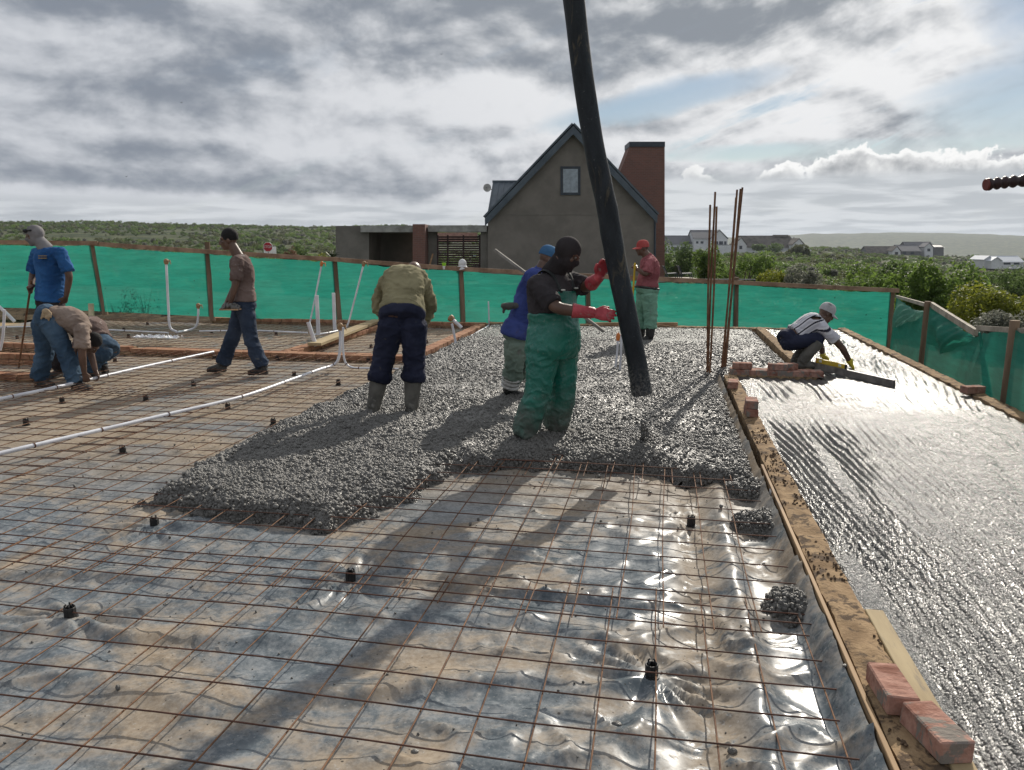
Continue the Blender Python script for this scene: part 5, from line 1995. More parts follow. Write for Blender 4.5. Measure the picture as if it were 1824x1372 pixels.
for i, p in enumerate(hp):
    tg = (hp[min(i + 1, len(hp) - 1)] - hp[max(i - 1, 0)]).normalized()
    u = (RIGHT - tg * RIGHT.dot(tg)).normalized()
    v = tg.cross(u)
    rings.append([p + (u * math.cos(2 * math.pi * k / 28) + v * math.sin(2 * math.pi * k / 28)) *
                  (0.0785 + 0.0060 * float(pn(np.array([[i * 0.30, math.cos(6.283 * k / 28), math.sin(6.283 * k / 28)]]), 5)[0]) + (0.004 if i > len(hp) - 3 else 0)) for k in range(28)])
e = hp[-1]
inner = [[e + (q - e) * 0.78 for q in rings[-1]]]
back_ = [[q - tg * 0.4 for q in inner[0]]]
mb = MB()
mb.loft(rings + inner + back_, cap=True)
hb = mb.build('hose_wall', m_hose, hose, smooth=50)
# falling concrete
c = G(1149, 806, 0.10)
sc_ = thing('concrete_stream', 'dark lumpy stump of falling concrete below the mouth of the hose', 'concrete', c)
mb = MB()
for k in range(22):
    z = k / 21
    p = A(1150 - 4 * z, 806 - 54 * z, 5.93)
    mb.ell(p + Vector((random.uniform(-.012, .012), random.uniform(-.02, .02), 0)), (0.027 + random.uniform(0, .014) - z * 0.010, 0.028, 0.026), seg=8, rows=5)
mb.build('falling_mix', m_wetc, sc_, smooth=180)
x, y = rnd_pts(60, c.x - 0.03, c.x + 0.03, c.y - 0.03, c.y + 0.03)
zz_ = rng.uniform(0.05, 0.33, 60)
scatter('falling_stones', np.stack([x, y, zz_], 1), rng.uniform(0.007, 0.014, 60), GT_STONE, parent=sc_)

# ribbed hose end reaching in at the right
m_rib = mat('dark red ribbed plastic', (0.018, 0.010, 0.012), 0.45, (0.035, 0.016, 0.018), 10)
m_ribend = mat('red ribbed plastic end', (0.16, 0.035, 0.03), 0.5)
path = smooth_path([A(1758, 329, 2.5), A(1824, 322, 2.5), A(1930, 318, 2.5), A(2250, 330, 2.55), Vector((3.0, 3.0, 1.75)), Vector((3.85, 3.1, 1.2)), Vector((4.15, 3.1, 0.2)), Vector((4.2, 3.1, -0.6))], 26)
rh = thing('ribbed_hose', 'dark ribbed plastic hose end reaching into the picture at the upper right', 'hose', path[-1])
mb = MB()
mb.tube(path, [0.0165 + 0.0035 * math.sin(i * 2 * math.pi / 6) for i in range(len(path))], 14)
mb.build('hose_wall', m_rib, rh, smooth=180)
d = (path[0] - path[1]).normalized()
mb = MB()
mb.tube([path[0] + d * 0.0005, path[0] + d * 0.005], [0.0195, 0.018], 14)
mb.build('hose_end', m_ribend, rh, smooth=40)
# birds
m_bird = mat('dark bird', (0.02, 0.02, 0.022), 0.8)
for px, py, lab in ((323, 183, 'tiny dark bird high in the left sky'), (225, 315, 'tiny dark bird low in the left sky'), (786, 97, 'tiny dark bird near the top of the sky')):
    c = A(px, py, 140)
    mb = MB()
    mb.ell(c, (0.06, 0.17, 0.06), seg=6, rows=5)
    mb.prism([c + Vector((0, 0.08, 0)), c + Vector((0.34, 0.0, 0.16)), c + Vector((0, -0.06, 0))], Vector((0, 0, 0.015)))
    mb.prism([c + Vector((0, 0.08, 0)), c + Vector((-0.34, 0.0, 0.16)), c + Vector((0, -0.06, 0))], Vector((0, 0, 0.015)))
    tag(mb.build('bird', m_bird, loc=c), lab, 'bird', 'birds in the sky')

# ------------------------------------------------------------------ air
mb = MB()
mb.box((0, 2600, 12), (15000, 12500, 110))
hzm = bpy.data.materials.new('air')
hzm.use_nodes = True
t = NT(hzm.node_tree)
t.n.remove(t.n['Principled BSDF'])
pv = t.node('ShaderNodeVolumePrincipled')
pv.inputs['Color'].default_value = (0.78, 0.86, 0.97, 1)
pv.inputs['Density'].default_value = 0.00012
pv.inputs['Anisotropy'].default_value = 0.2
t.l.new(pv.outputs[0], t.n['Material Output'].inputs['Volume'])
tag(mb.build('haze', hzm, loc=(0, 0, 0)), kind='stuff')
# ------------------------------------------------------------------ people
m_skin = mat('dark brown skin', (0.105, 0.058, 0.040), 0.45, (0.150, 0.085, 0.060), 6, bump=0.15, bscale=90, spec=0.45)
m_eye = mat('eye white', (0.20, 0.17, 0.15), 0.5, spec=0.2)
m_pupil = mat('dark iris', (0.01, 0.008, 0.006), 0.15)
m_hair = mat('black hair', (0.010, 0.009, 0.009), 0.85, bump=1.0, bscale=180, bdist=0.006)


def cloth(name, c0, c1, dirt=None, scale=3.0, rough=0.9, bump=0.35, **kw):
    return mat(name, c0, rough, c1, scale, bump=bump, bscale=22, bdist=0.012, spec=0.15, dirt=dirt, dscale=kw.pop('dscale', 4.5), dlo=kw.pop('dlo', 0.55), dhi=kw.pop('dhi', 0.68), **kw)


m_oilskin = bpy.data.materials.new('green oilskin')
m_oilskin.use_nodes = True
t, bs, out = tree_of(m_oilskin)
co = t.node('ShaderNodeTexCoord').outputs['Object']
z_ = t.sep(co)[2]
n1 = t.noise(co, 4.0, 6, 0.65, 0.6)
n2 = t.noise(co, 26.0, 5, 0.7)
mud = t.ss(t.m('ADD', z_, t.m('MULTIPLY', t.m('SUBTRACT', n1, 0.5), 0.9)), 0.52, 0.02)
c1 = t.mix(t.ss(n1, 0.3, 0.7), (0.006, 0.120, 0.088), (0.012, 0.168, 0.122))
c1 = t.mix(t.m('MULTIPLY', t.ss(n2, 0.56, 0.68), 0.35), c1, (0.20, 0.26, 0.23))
c1 = t.mix(t.m('MULTIPLY', mud, t.m('ADD', 0.62, t.m('MULTIPLY', n2, 0.45))), c1, (0.105, 0.095, 0.082))
t.put(bs.inputs['Base Color'], c1)
t.put(bs.inputs['Roughness'], t.m('ADD', 0.34, t.m('MULTIPLY', mud, 0.4)))
t.put(bs.inputs['Normal'], t.bump(t.noise(co, 16.0, 4, 0.6, 0.8), 0.45, 0.018))
m_tee_grey = cloth('charcoal jersey', (0.034, 0.030, 0.033), (0.055, 0.049, 0.052))
m_knit = cloth('dark knit', (0.026, 0.022, 0.024), (0.042, 0.036, 0.038))
m_gknit = cloth('grey knit', (0.17, 0.16, 0.165), (0.25, 0.24, 0.24))
m_glove_r = mat('red rubber glove', (0.42, 0.045, 0.062), 0.5, (0.52, 0.085, 0.10), 9, bump=0.3, bscale=40, bdist=0.004, spec=0.4, dirt=(0.33, 0.20, 0.19), dscale=12, dlo=0.56, dhi=0.7)
m_glove_y = mat('yellow glove', (0.60, 0.47, 0.03), 0.6, (0.72, 0.60, 0.06), 9, bump=0.3, bscale=40, dirt=(0.35, 0.30, 0.12), dscale=14, dlo=0.58, dhi=0.7)
m_glove_t = mat('tan work glove', (0.34, 0.24, 0.14), 0.9, (0.45, 0.34, 0.22), 14, bump=0.5)
m_olive = cloth('olive jersey', (0.21, 0.185, 0.105), (0.29, 0.26, 0.155), dirt=(0.17, 0.15, 0.10))
m_navy = cloth('navy work trousers', (0.017, 0.020, 0.040), (0.029, 0.033, 0.060), dirt=(0.075, 0.072, 0.07), dscale=7, dlo=0.62, dhi=0.72)
m_jean = cloth('blue denim', (0.040, 0.075, 0.125), (0.075, 0.125, 0.185), dirt=(0.11, 0.13, 0.15), dscale=6, dlo=0.57, dhi=0.7)
m_jean_d = cloth('dark denim', (0.024, 0.036, 0.062), (0.045, 0.062, 0.098), dirt=(0.10, 0.105, 0.11), dscale=8, dlo=0.6, dhi=0.7)
m_tee_brown = cloth('faded brown tee', (0.125, 0.085, 0.075), (0.185, 0.135, 0.12), dirt=(0.36, 0.32, 0.30), dscale=11, dlo=0.61, dhi=0.66)
m_tee_tan = cloth('sun-bleached brown tee', (0.22, 0.165, 0.135), (0.31, 0.245, 0.205), dirt=(0.16, 0.12, 0.10))
m_tee_blue = cloth('royal blue tee', (0.022, 0.085, 0.24), (0.035, 0.125, 0.31))
m_coat = cloth('blue work coat', (0.040, 0.060, 0.21), (0.060, 0.085, 0.27), dirt=(0.07, 0.075, 0.17))
m_khaki = cloth('grey green trousers', (0.14, 0.19, 0.155), (0.20, 0.255, 0.21), dirt=(0.17, 0.165, 0.15))
m_mint = cloth('pale green trousers', (0.14, 0.29, 0.21), (0.20, 0.37, 0.275), dirt=(0.17, 0.26, 0.21))
m_redshirt = cloth('faded red shirt', (0.27, 0.085, 0.095), (0.36, 0.125, 0.135))
m_redcap = cloth('red cap', (0.42, 0.075, 0.07), (0.52, 0.12, 0.11))
m_boot = mat('mud grey gumboot', (0.085, 0.080, 0.070), 0.75, (0.135, 0.128, 0.112), 7, bump=0.4, bscale=40, bdist=0.005, dirt=(0.21, 0.20, 0.18), dscale=9, dlo=0.56, dhi=0.68)
m_bootk = mat('black gumboot', (0.018, 0.018, 0.018), 0.5, (0.04, 0.039, 0.036), 7, dirt=(0.12, 0.115, 0.105), dscale=8, dlo=0.55, dhi=0.66)
m_shoe = mat('dusty work shoe', (0.030, 0.029, 0.028), 0.8, (0.075, 0.072, 0.068), 12, bump=0.5, bscale=50)
m_wrap = mat('clear wrapping plastic', (0.42, 0.41, 0.39), 0.25, (0.55, 0.53, 0.50), 9, spec=0.6, bump=0.8, bscale=35, bdist=0.015)
m_greycap = cloth('grey cap', (0.42, 0.415, 0.42), (0.56, 0.555, 0.56), dirt=(0.22, 0.21, 0.21), dscale=12)
m_bluecap = cloth('blue cap', (0.05, 0.13, 0.26), (0.08, 0.19, 0.34))
m_belt = mat('black belt', (0.012, 0.012, 0.013), 0.6)
m_strap = mat('dark strap', (0.016, 0.020, 0.020), 0.7)
m_buckle = mat('metal buckle', (0.55, 0.55, 0.53), 0.3, metal=1.0)

m_stripe = bpy.data.materials.new('striped shirt')
m_stripe.use_nodes = True
t, bs, out = tree_of(m_stripe)
at_ = t.node('ShaderNodeAttribute', attribute_name='turn')
fr = t.m('FRACT', t.m('MULTIPLY', at_.outputs['Fac'], 13.0))
st1 = t.ss(t.m('ABSOLUTE', t.m('SUBTRACT', fr, 0.5)), 0.13, 0.08)
fr2 = t.m('FRACT', t.m('ADD', t.m('MULTIPLY', at_.outputs['Fac'], 13.0), 0.5))
st2 = t.m('MULTIPLY', t.ss(t.m('ABSOLUTE', t.m('SUBTRACT', fr2, 0.5)), 0.24, 0.18), 0.35)
co = t.node('ShaderNodeTexCoord').outputs['Object']
wh = t.mix(t.noise(co, 9, 5), (0.58, 0.57, 0.60), (0.72, 0.71, 0.74))
c1 = t.mix(st2, wh, (0.25, 0.25, 0.32))
t.put(bs.inputs['Base Color'], t.mix(st1, c1, (0.018, 0.018, 0.035)))
bs.inputs['Roughness'].default_value = 0.9
t.put(bs.inputs['Normal'], t.bump(t.noise(co, 22, 4), 0.35, 0.012))


def remeshed(mb, voxel, smooth=2):
    """one closed skin round everything in mb"""
    me = bpy.data.meshes.new('tmp')
    me.from_pydata([tuple(q) for q in mb.v], [], mb.f)
    o = bpy.data.objects.new('tmp', me)
    COL.objects.link(o)
    md = o.modifiers.new('r', 'REMESH')
    md.mode = 'VOXEL'
    md.voxel_size = voxel
    if smooth:
        ms_ = o.modifiers.new('s', 'SMOOTH')
        ms_.factor = 0.5
        ms_.iterations = smooth
    dg = bpy.context.evaluated_depsgraph_get()
    r = bpy.data.meshes.new_from_object(o.evaluated_get(dg))
    bpy.data.objects.remove(o)
    bpy.data.meshes.remove(me)
    return r


def coords(me):
    v = np.empty(len(me.vertices) * 3)
    me.vertices.foreach_get('co', v)
    return v.reshape(-1, 3)


def normals(me):
    v = np.empty(len(me.vertices) * 3)
    me.vertices.foreach_get('normal', v)
    return v.reshape(-1, 3)


def skin_mesh(name, mb, m, parent, voxel=0.011, smooth=2, fold=0.0, joints=(), seed=0, attr=None, drop=None):
    me = remeshed(mb, voxel, smooth)
    me.name = name
    v = coords(me)
    if fold:
        n = normals(me)
        a = 0.35 + sum(np.exp(-(np.linalg.norm(v - np.array(j), axis=1) / 0.13) ** 2) for j in joints)
        a = np.clip(a, 0, 1.3)
        wv = v + 0.05 * np.stack([pn(v * 5, seed + k) for k in range(3)], 1)
        r1 = 1 - 2 * np.abs(pn(wv * (7, 7, 13), seed))
        r2 = 1 - 2 * np.abs(pn(wv * (17, 17, 22), seed + 4))
        cr = np.clip(1 - np.abs(pn(wv * (6, 6, 9) + 0.6 * np.stack([pn(v * 9, seed + 7)] * 3, 1), seed + 2)) * 2.6, 0, 1) ** 2
        v = v + n * (fold * a * (0.45 * r1 + 0.25 * r2 + 0.75 * cr - 0.3))[:, None]
    if attr is not None:
        at = me.attributes.new('turn', 'FLOAT', 'POINT')
        at.data.foreach_set('value', attr(v))
    v = v - np.array(base(parent))
    me.vertices.foreach_set('co', v.ravel())
    me.polygons.foreach_set('use_smooth', [True] * len(me.polygons))
    me.materials.clear()
    me.materials.append(m)
    me.update()
    if drop is not None:
        bm = bmesh.new()
        bm.from_mesh(me)
        off = base(parent)
        bmesh.ops.delete(bm, geom=[f for f in bm.faces if drop(f.calc_center_median() + off)], context='FACES')
        bm.to_mesh(me)
        bm.free()
    return link(bpy.data.objects.new(name, me), parent)


UP = Vector((0, 0, 1))


class Figure:
    def __init__(s, label, Ya, J, gz=0.0, bulk=1.0, build=1.0, group=None):
        s.J = {}
        for k, q in J.items():
            p = A(q[0], q[1], Ya + (q[2] if len(q) > 2 else 0.0))
            s.J[k] = p
        s.gz = gz
        for sd in 'LR':
            if 'a' + sd in s.J and s.J['a' + sd].z < gz + 0.30:
                s.J['a' + sd].z = gz + 0.085
                s.J['t' + sd].z = gz + 0.036
        f = (s.J['aL'] + s.J['aR']) / 2
        s.root = thing('person', label, 'person', (f.x, f.y, gz), group or 'workers on the slab')
        s.b, s.k = bulk, build
        j = s.J
        s.sideH = (j['pR'] - j['pL']).normalized()
        s.sideS = (j['sR'] - j['sL']).normalized()
        ctl = [j['pelvis'], j['pelvis'].lerp(j['chest'], 0.5) + (j.get('waist_off') or Vector()), j['chest'], j['neck']]
        s.spine = smooth_path(ctl, 8)
        s.seed = int(f.x * 100) % 97

    # torso from t0 to t1 (0 crotch line .. 1 neck base)
    TW = [(-0.12, 0.158, 0.112), (0.0, 0.182, 0.134), (0.18, 0.166, 0.124), (0.36, 0.142, 0.112), (0.6, 0.160, 0.124), (0.8, 0.176, 0.120), (0.93, 0.150, 0.092), (1.0, 0.075, 0.070)]

    def at_spine(s, t_):
        n = len(s.spine) - 1
        if t_ <= 0:
            d = (s.spine[1] - s.spine[0]).normalized()
            return s.spine[0] + d * t_ * 0.5, d
        k = min(t_ * n, n - 1e-4)
        i = int(k)
        return s.spine[i].lerp(s.spine[i + 1], k - i), (s.spine[min(i + 2, n)] - s.spine[max(i - 1, 0)]).normalized()

    def torso(s, mb, t0=-0.12, t1=1.0, ease=0.0, belly=0.0, seg=22):
        rings = []
        n = 13
        ts = [t0 + (t1 - t0) * i / (n - 1) for i in range(n)]
        tw = np.array(s.TW)
        for t_ in ts:
            c, d = s.at_spine(t_)
            wd_ = np.interp(t_, tw[:, 0], tw[:, 1]) * s.b + ease
            dp = np.interp(t_, tw[:, 0], tw[:, 2]) * s.b + ease
            side = s.sideH.lerp(s.sideS, min(1, max(0, t_)))
            side = (side - d * side.dot(d)).normalized()
            fr_ = d.cross(side) * -1
            bl = belly * math.exp(-((t_ - 0.3) / 0.25) ** 2)
            ring = []
            for k in range(seg):
                a = 2 * math.pi * k / seg
                ca, sa = math.cos(a), math.sin(a)
                ca, sa = math.copysign(abs(ca) ** 0.82, ca), math.copysign(abs(sa) ** 0.82, sa)
                ring.append(c + side * (ca * wd_) + s.front(d, side) * (sa * dp + (bl if sa > 0 else 0) * max(0, sa)))
            rings.append(ring)
        mb.loft(rings)

    def front(s, d, side):
        return side.cross(d) * -1 if False else d.cross(side) * -1 * -1

    def arm_path(s, sd):
        return [s.J['s' + sd], s.J['e' + sd], s.J['w' + sd]]

    def limb(s, mb, path, rads, f0, f1, ease, seg=16, cap='flat'):
        """piece of a two-bone limb; rads at 0, .5, 1, 1.35, 2"""
        ts = [f0 + (f1 - f0) * i / 14 for i in range(15)]
        P_, R_ = [], []
        for q in ts:
            i = min(int(q), 1)
            P_.append(path[i].lerp(path[i + 1], q - i))
            R_.append(float(np.interp(q, [0, 0.5, 1, 1.35, 2], rads)) + (ease(q) if callable(ease) else ease))
        # round off the joint
        for _ in range(2):
            P2 = P_[:]
            for i in range(1, len(P_) - 1):
                P2[i] = P_[i - 1] * 0.25 + P_[i] * 0.5 + P_[i + 1] * 0.25
            P_ = P2
        mb.tube(P_, R_, seg, cap)

    ARM = [0.058, 0.051, 0.043, 0.041, 0.029]
    LEGR = [0.092, 0.082, 0.060, 0.058, 0.041]

    def arm(s, mb, sd, f0=0.0, f1=2.0, ease=0.0, cap='flat'):
        s.limb(mb, s.arm_path(sd), [r * s.k for r in s.ARM], f0, f1, ease, cap=cap)

    def leg(s, mb, sd, f0=0.0, f1=2.0, ease=0.0, cap='flat'):
        s.limb(mb, [s.J['p' + sd], s.J['k' + sd], s.J['a' + sd]], [r * s.k for r in s.LEGR], f0, f1, ease, cap=cap)

    def foot(s, mb, sd, ease=0.0):
        a, t_ = s.J['a' + sd], s.J['t' + sd]
        d = (t_ - a)
        d.z = 0
        d.normalize()
        side = d.cross(UP)
        L_ = 0.255
        heel = a - d * 0.055
        rings = []
        for f_, w_, h_, zc in ((0.0, 0.022, 0.026, 0.036), (0.04, 0.034, 0.046, 0.046), (0.25, 0.037, 0.058, 0.056), (0.5, 0.041, 0.044, 0.043), (0.75, 0.047, 0.034, 0.034), (0.93, 0.038, 0.026, 0.028), (1.0, 0.018, 0.014, 0.022)):
            c = heel + d * (L_ * f_)
            c = Vector((c.x, c.y, s.gz + zc + ease * 0.4))
            rings.append([c + side * ((w_ + ease) * math.cos(2 * math.pi * k / 14)) + UP * ((h_ + ease) * max(-0.82, math.sin(2 * math.pi * k / 14))) for k in range(14)])
        mb.loft(rings)

    def hand(s, mb, sd, n=None, curl=35, size=1.0, fat=1.0, spread=1.0, thumb=1):
        w_, h_ = s.J['w' + sd], s.J['h' + sd]
        d = (h_ - w_).normalized()
        out_ = Vector(n) if n is not None else ((w_ - s.J['chest']) * 0.6 + UP * 0.4)
        n_ = (out_ - d * out_.dot(d)).normalized()
        sdv = d.cross(n_) * (1 if sd == 'L' else -1) * thumb
        rings = []
        for f_, hw, hh in ((-0.012, 0.027, 0.023), (0.02, 0.031, 0.020), (0.055, 0.041, 0.0175), (0.088, 0.043, 0.0150), (0.1, 0.038, 0.012)):
            c = w_ + d * f_ * size
            rings.append([c + sdv * (hw * size * fat * math.cos(2 * math.pi * k / 14)) + n_ * (hh * size * fat * math.sin(2 * math.pi * k / 14)) for k in range(14)])
        mb.loft(rings)
        for i, L_ in enumerate((0.072, 0.081, 0.075, 0.058)):
            p = w_ + (d * (0.088 - 0.004 * abs(i - 1)) + sdv * (0.032 - 0.0215 * i) * spread) * size
            dd = (d + sdv * (0.10 - 0.07 * i) * spread).normalized()
            ax = dd.cross(n_)
            ch_, cr = [p - dd * 0.02, p], [0.0098, 0.0098]
            cu = curl * (0.8 + 0.12 * i)
            for fr_, kb in ((0.44, 0.55), (0.31, 1.0), (0.25, 0.75)):
                dd = Matrix.Rotation(-R(cu * kb), 3, ax) @ dd
                ch_.append(ch_[-1] + dd * L_ * fr_ * size)
                cr.append(0.0092 - 0.0007 * (len(cr) - 2))
            mb.tube(ch_, [r * size * fat for r in cr], 9, 'round')
        p = w_ + (d * 0.028 + sdv * 0.026) * size
        t1_ = (d * 0.72 + sdv * 0.62 - n_ * 0.30).normalized()
        t2_ = (d * 0.90 + sdv * 0.22 - n_ * 0.38).normalized()
        mb.tube([p - t1_ * 0.01, p + t1_ * 0.045 * size, p + t1_ * 0.045 * size + t2_ * 0.034 * size], [0.0145 * fat * size, 0.0118 * fat * size, 0.0092 * fat * size], 9, 'round')

    def head_axes(s, f, tilt=(0, 0, 1)):
        f = Vector(f).normalized()
        u = Vector(tilt)
        u = (u - f * u.dot(f)).normalized()
        return f, u, f.cross(u)

    def set_head(s, f, tilt=(0, 0, 1), size=1.0):
        s.hf, s.hu, s.hr = s.head_axes(f, tilt)
        s.hs = size
        s.hm = Matrix((s.hr, s.hf, s.hu)).transposed()

    def hp_(s, r=0.0, f=0.0, u=0.0):
        return s.J['head'] + (s.hr * r + s.hf * f + s.hu * u) * s.hs

    def head(s, mb, ease=0.0, face=True, ears=True):
        k = s.hs
        E = lambda p, r: mb.ell(p, tuple((q + ease) * k for q in r), s.hm, 18, 12)
        E(s.hp_(0, -0.012, 0.030), (0.074, 0.094, 0.094))
        E(s.hp_(0, 0.018, -0.030), (0.060, 0.072, 0.085))
        E(s.hp_(0, 0.060, -0.092), (0.026, 0.024, 0.022))
        mb.tube([s.J['neck'] - (s.J['head'] - s.J['neck']).normalized() * 0.03, s.hp_(0, -0.022, -0.045)], [(0.070 + ease) * s.k, (0.061 + ease) * s.k], 16)
        if face:
            mb.tube([s.hp_(0, 0.088, 0.012), s.hp_(0, 0.102, -0.014), s.hp_(0, 0.104, -0.030)], [0.009 * k, 0.013 * k, 0.016 * k], 8, 'round')
            for q in (-1, 1):
                E(s.hp_(q * 0.013, 0.094, -0.031), (0.010, 0.010, 0.008))
                mb.tube([s.hp_(q * 0.012, 0.088, 0.024), s.hp_(q * 0.034, 0.080, 0.030), s.hp_(q * 0.052, 0.062, 0.022)], [0.008 * k, 0.009 * k, 0.007 * k], 7, 'round')
                E(s.hp_(q * 0.045, 0.062, -0.018), (0.020, 0.018, 0.016))
                if ears:
                    E(s.hp_(q * 0.072, -0.012, -0.004), (0.010, 0.020, 0.032))
            for uu_, rr_ in ((-0.057, 0.0085), (-0.070, 0.0095)):
                mb.tube([s.hp_(-0.024, 0.076, uu_), s.hp_(0, 0.088, uu_ + 0.001), s.hp_(0.024, 0.076, uu_)], [0.005 * k, rr_ * k, 0.005 * k], 7, 'round')

    def eyes(s):
        for q in (-1, 1):
            mb = MB()
            mb.ell(s.hp_(q * 0.031, 0.0795, 0.008), (0.0112 * s.hs,) * 3, s.hm, 10, 7)
            e = mb.build('eye', m_eye, s.root, smooth=180)
            mb = MB()
            mb.ell(s.hp_(q * 0.031, 0.0895, 0.008), (0.0055 * s.hs, 0.0035 * s.hs, 0.0055 * s.hs), s.hm, 8, 5)
            mb.build('iris', m_pupil, e, smooth=180)

    def body(s, face=True, hands='LR', curl=40, hn=None, feet=True, headless=False, ears=True):
        mb = MB()
        s.torso(mb, ease=-0.012)
        if not headless:
            s.head(mb, face=face, ears=ears)
        for sd in 'LR':
            mb.ell(s.J['s' + sd], (0.062 * s.k,) * 3)
            s.arm(mb, sd, cap='round')
            s.leg(mb, sd, cap='round')
            if sd in hands:
                s.hand(mb, sd, n=(hn or {}).get(sd), curl=curl)
            if feet:
                s.foot(mb, sd, -0.004)
        b = skin_mesh('body', mb, m_skin, s.root, 0.0095, 1)
        if face and not headless:
            s.eyes()
        return b

    def shirt(s, m, t0=0.12, sleeve=0.75, ease=0.022, fold=0.009, name='shirt', belly=0.0, attr=None, drop=None, hem=0.0, collar=False, sl_ease=0.02):
        mb = MB()
        s.torso(mb, t0, 1.0, ease, belly)
        if hem:
            s.torso(mb, t0, t0 + 0.25, ease + hem, belly)
        js = []
        for sd in 'LR':
            mb.ell(s.J['s' + sd], ((0.058 + ease * 0.7) * s.k,) * 3)
            c_ = s.at_spine(0.9)[0]
            mb.tube([c_, s.J['s' + sd]], [0.085 * s.k, (0.058 + ease * 0.7) * s.k], 14)
            s.arm(mb, sd, 0.0, sleeve, (lambda q: ease * 0.55 + (sl_ease - ease * 0.55 + 0.006) * min(1, q * 1.6)))
            js += [s.J['s' + sd] * 0.8 + s.J['chest'] * 0.2, s.J['e' + sd]]
        if collar:
            c = s.J['neck']
            d = (s.J['head'] - s.J['neck']).normalized()
            mb.tube([c - d * 0.03, c + d * 0.035], [0.085 * s.k, 0.072 * s.k], 16)
        js += [s.at_spine(0.3)[0], s.at_spine(0.2)[0]]
        return skin_mesh(name, mb, m, s.root, 0.010, 7, fold * 1.7, js, s.seed, attr, drop)

    def trousers(s, m, top=0.2, bottom=1.92, ease=0.02, flare=0.03, fold=0.010, name='trousers', cuff=0.0):
        mb = MB()
        s.torso(mb, -0.12, top, 0.006)
        s.torso(mb, -0.12, 0.05, 0.004 + ease * 0.7)
        js = []
        for sd in 'LR':
            s.leg(mb, sd, 0.0, bottom, (lambda q: ease + flare * max(0, q - 0.7)))
            mb.ell(s.J['p' + sd], ((0.088 * s.k + ease * 0.6),) * 3)
            js += [s.J['k' + sd], s.J['a' + sd], s.J['p' + sd], s.J['a' + sd].lerp(s.J['k' + sd], 0.3)]
            if cuff:
                s.leg(mb, sd, bottom - 0.25, bottom, (lambda q: ease + flare * (q - 0.7) + cuff * math.exp(-((q - bottom + 0.1) / 0.07) ** 2)))
        return skin_mesh(name, mb, m, s.root, 0.010, 6, fold * 1.7, js, s.seed + 9)

    def boots(s, m, top=1.2, name='boot', ease=0.012, shaft=0.022):
        for sd in 'LR':
            mb = MB()
            s.foot(mb, sd, ease)
            if top < 2:
                s.leg(mb, sd, top, 2.0, (lambda q: shaft + 0.008 * (2 - q)))
            else:
                a = s.J['a' + sd]
                mb.tube([a - UP * 0.03, a + UP * 0.05], [0.052, 0.056], 12)
            skin_mesh(name, mb, m, s.root, 0.009, 2, 0.004, [s.J['a' + sd]], s.seed)

    def cap(s, m, name='cap', brim=True):
        k = s.hs
        mb = MB()
        rings = []
        for i in range(8):
            a = math.pi / 2 * i / 7.4
            rr_, zz_1 = math.cos(a) ** 0.7, math.sin(a)
            c = s.hp_(0, -0.010, 0.045 + 0.098 * zz_1)
            rings.append([c + (s.hr * (0.086 * rr_ * math.cos(2 * math.pi * j / 20)) + s.hf * (0.107 * rr_ * math.sin(2 * math.pi * j / 20))) * k for j in range(20)])
        rings.insert(0, [p - s.hu * 0.022 * k for p in rings[0]])
        mb.loft(rings)
        c_ = mb.build(name, m, s.root, smooth=60)
        if brim:
            mb = MB()
            top, bot = [], []
            n = 12
            vs, fs = [], []
            for j in range(n + 1):
                a = math.pi * (0.12 + 0.76 * j / n)
                for L_ in (0.0, 0.04, 0.078):
                    x = math.cos(a) * (0.084 + L_ * 0.10)
                    y = -0.010 + math.sin(a) * (0.104 + L_ * (0.35 + 0.65 * math.sin(a)))
                    z = 0.030 - 0.30 * L_ * math.sin(a) - 0.10 * abs(math.cos(a)) ** 2 * L_ / 0.078 * 0.25
                    vs.append(s.hp_(x, y, z))
            for j in range(n):
                for q in range(2):
                    a = j * 3 + q
                    fs.append((a, a + 1, a + 4, a + 3))
            m2 = len(vs)
            vs2 = vs + [v - s.hu * 0.006 for v in vs]
            fs2 = fs + [tuple(m2 + i for i in reversed(f)) for f in fs]
            for j in range(n):
                fs2.append((j * 3 + 2, m2 + j * 3 + 2, m2 + j * 3 + 5, j * 3 + 5))
            mb.add(vs2, fs2)
            mb.build('brim', m, c_, smooth=60)
        return c_

    def hair(s, m=None, thick=0.012):
        mb = MB()
        k = s.hs
        mb.ell(s.hp_(0, -0.022, 0.042), tuple((q + thick) * k for q in (0.073, 0.090, 0.090)), s.hm, 18, 12)
        cut = s.hp_(0, 0.03, 0.035)
        pln = (s.hf * 0.75 - s.hu * 0.66).normalized()
        c2 = s.hp_(0, 0, -0.035)
        return skin_mesh('hair', mb, m or m_hair, s.root, 0.009, 1, 0.004, [s.J['head']], 3,
                         drop=lambda p: (p - cut).dot(pln) > 0.02 or (p - c2).dot(s.hu) < 0.028 * s.hs)

    def balaclava(s, m, slit=True, name='balaclava', long=True):
        mb = MB()
        k = s.hs
        E = lambda p, r: mb.ell(p, tuple(q * k for q in r), s.hm, 20, 14)
        E(s.hp_(0, -0.012, 0.032), (0.084, 0.104, 0.102))
        E(s.hp_(0, 0.018, -0.032), (0.070, 0.084, 0.094))
        E(s.hp_(0, 0.060, -0.094), (0.034, 0.032, 0.030))
        E(s.hp_(0, 0.095, -0.028), (0.022, 0.024, 0.028))
        if long:
            mb.tube([s.J['neck'] + (s.J['neck'] - s.J['head']).normalized() * 0.02, s.hp_(0, -0.02, -0.05)], [0.088 * s.k, 0.072 * s.k], 18)
        c = s.hp_(0, 0, 0.008)

        def drop(p):
            d = p - c
            return slit and abs(d.dot(s.hu)) < 0.017 * k and abs(d.dot(s.hr)) < 0.056 * k and d.dot(s.hf) > 0.045 * k
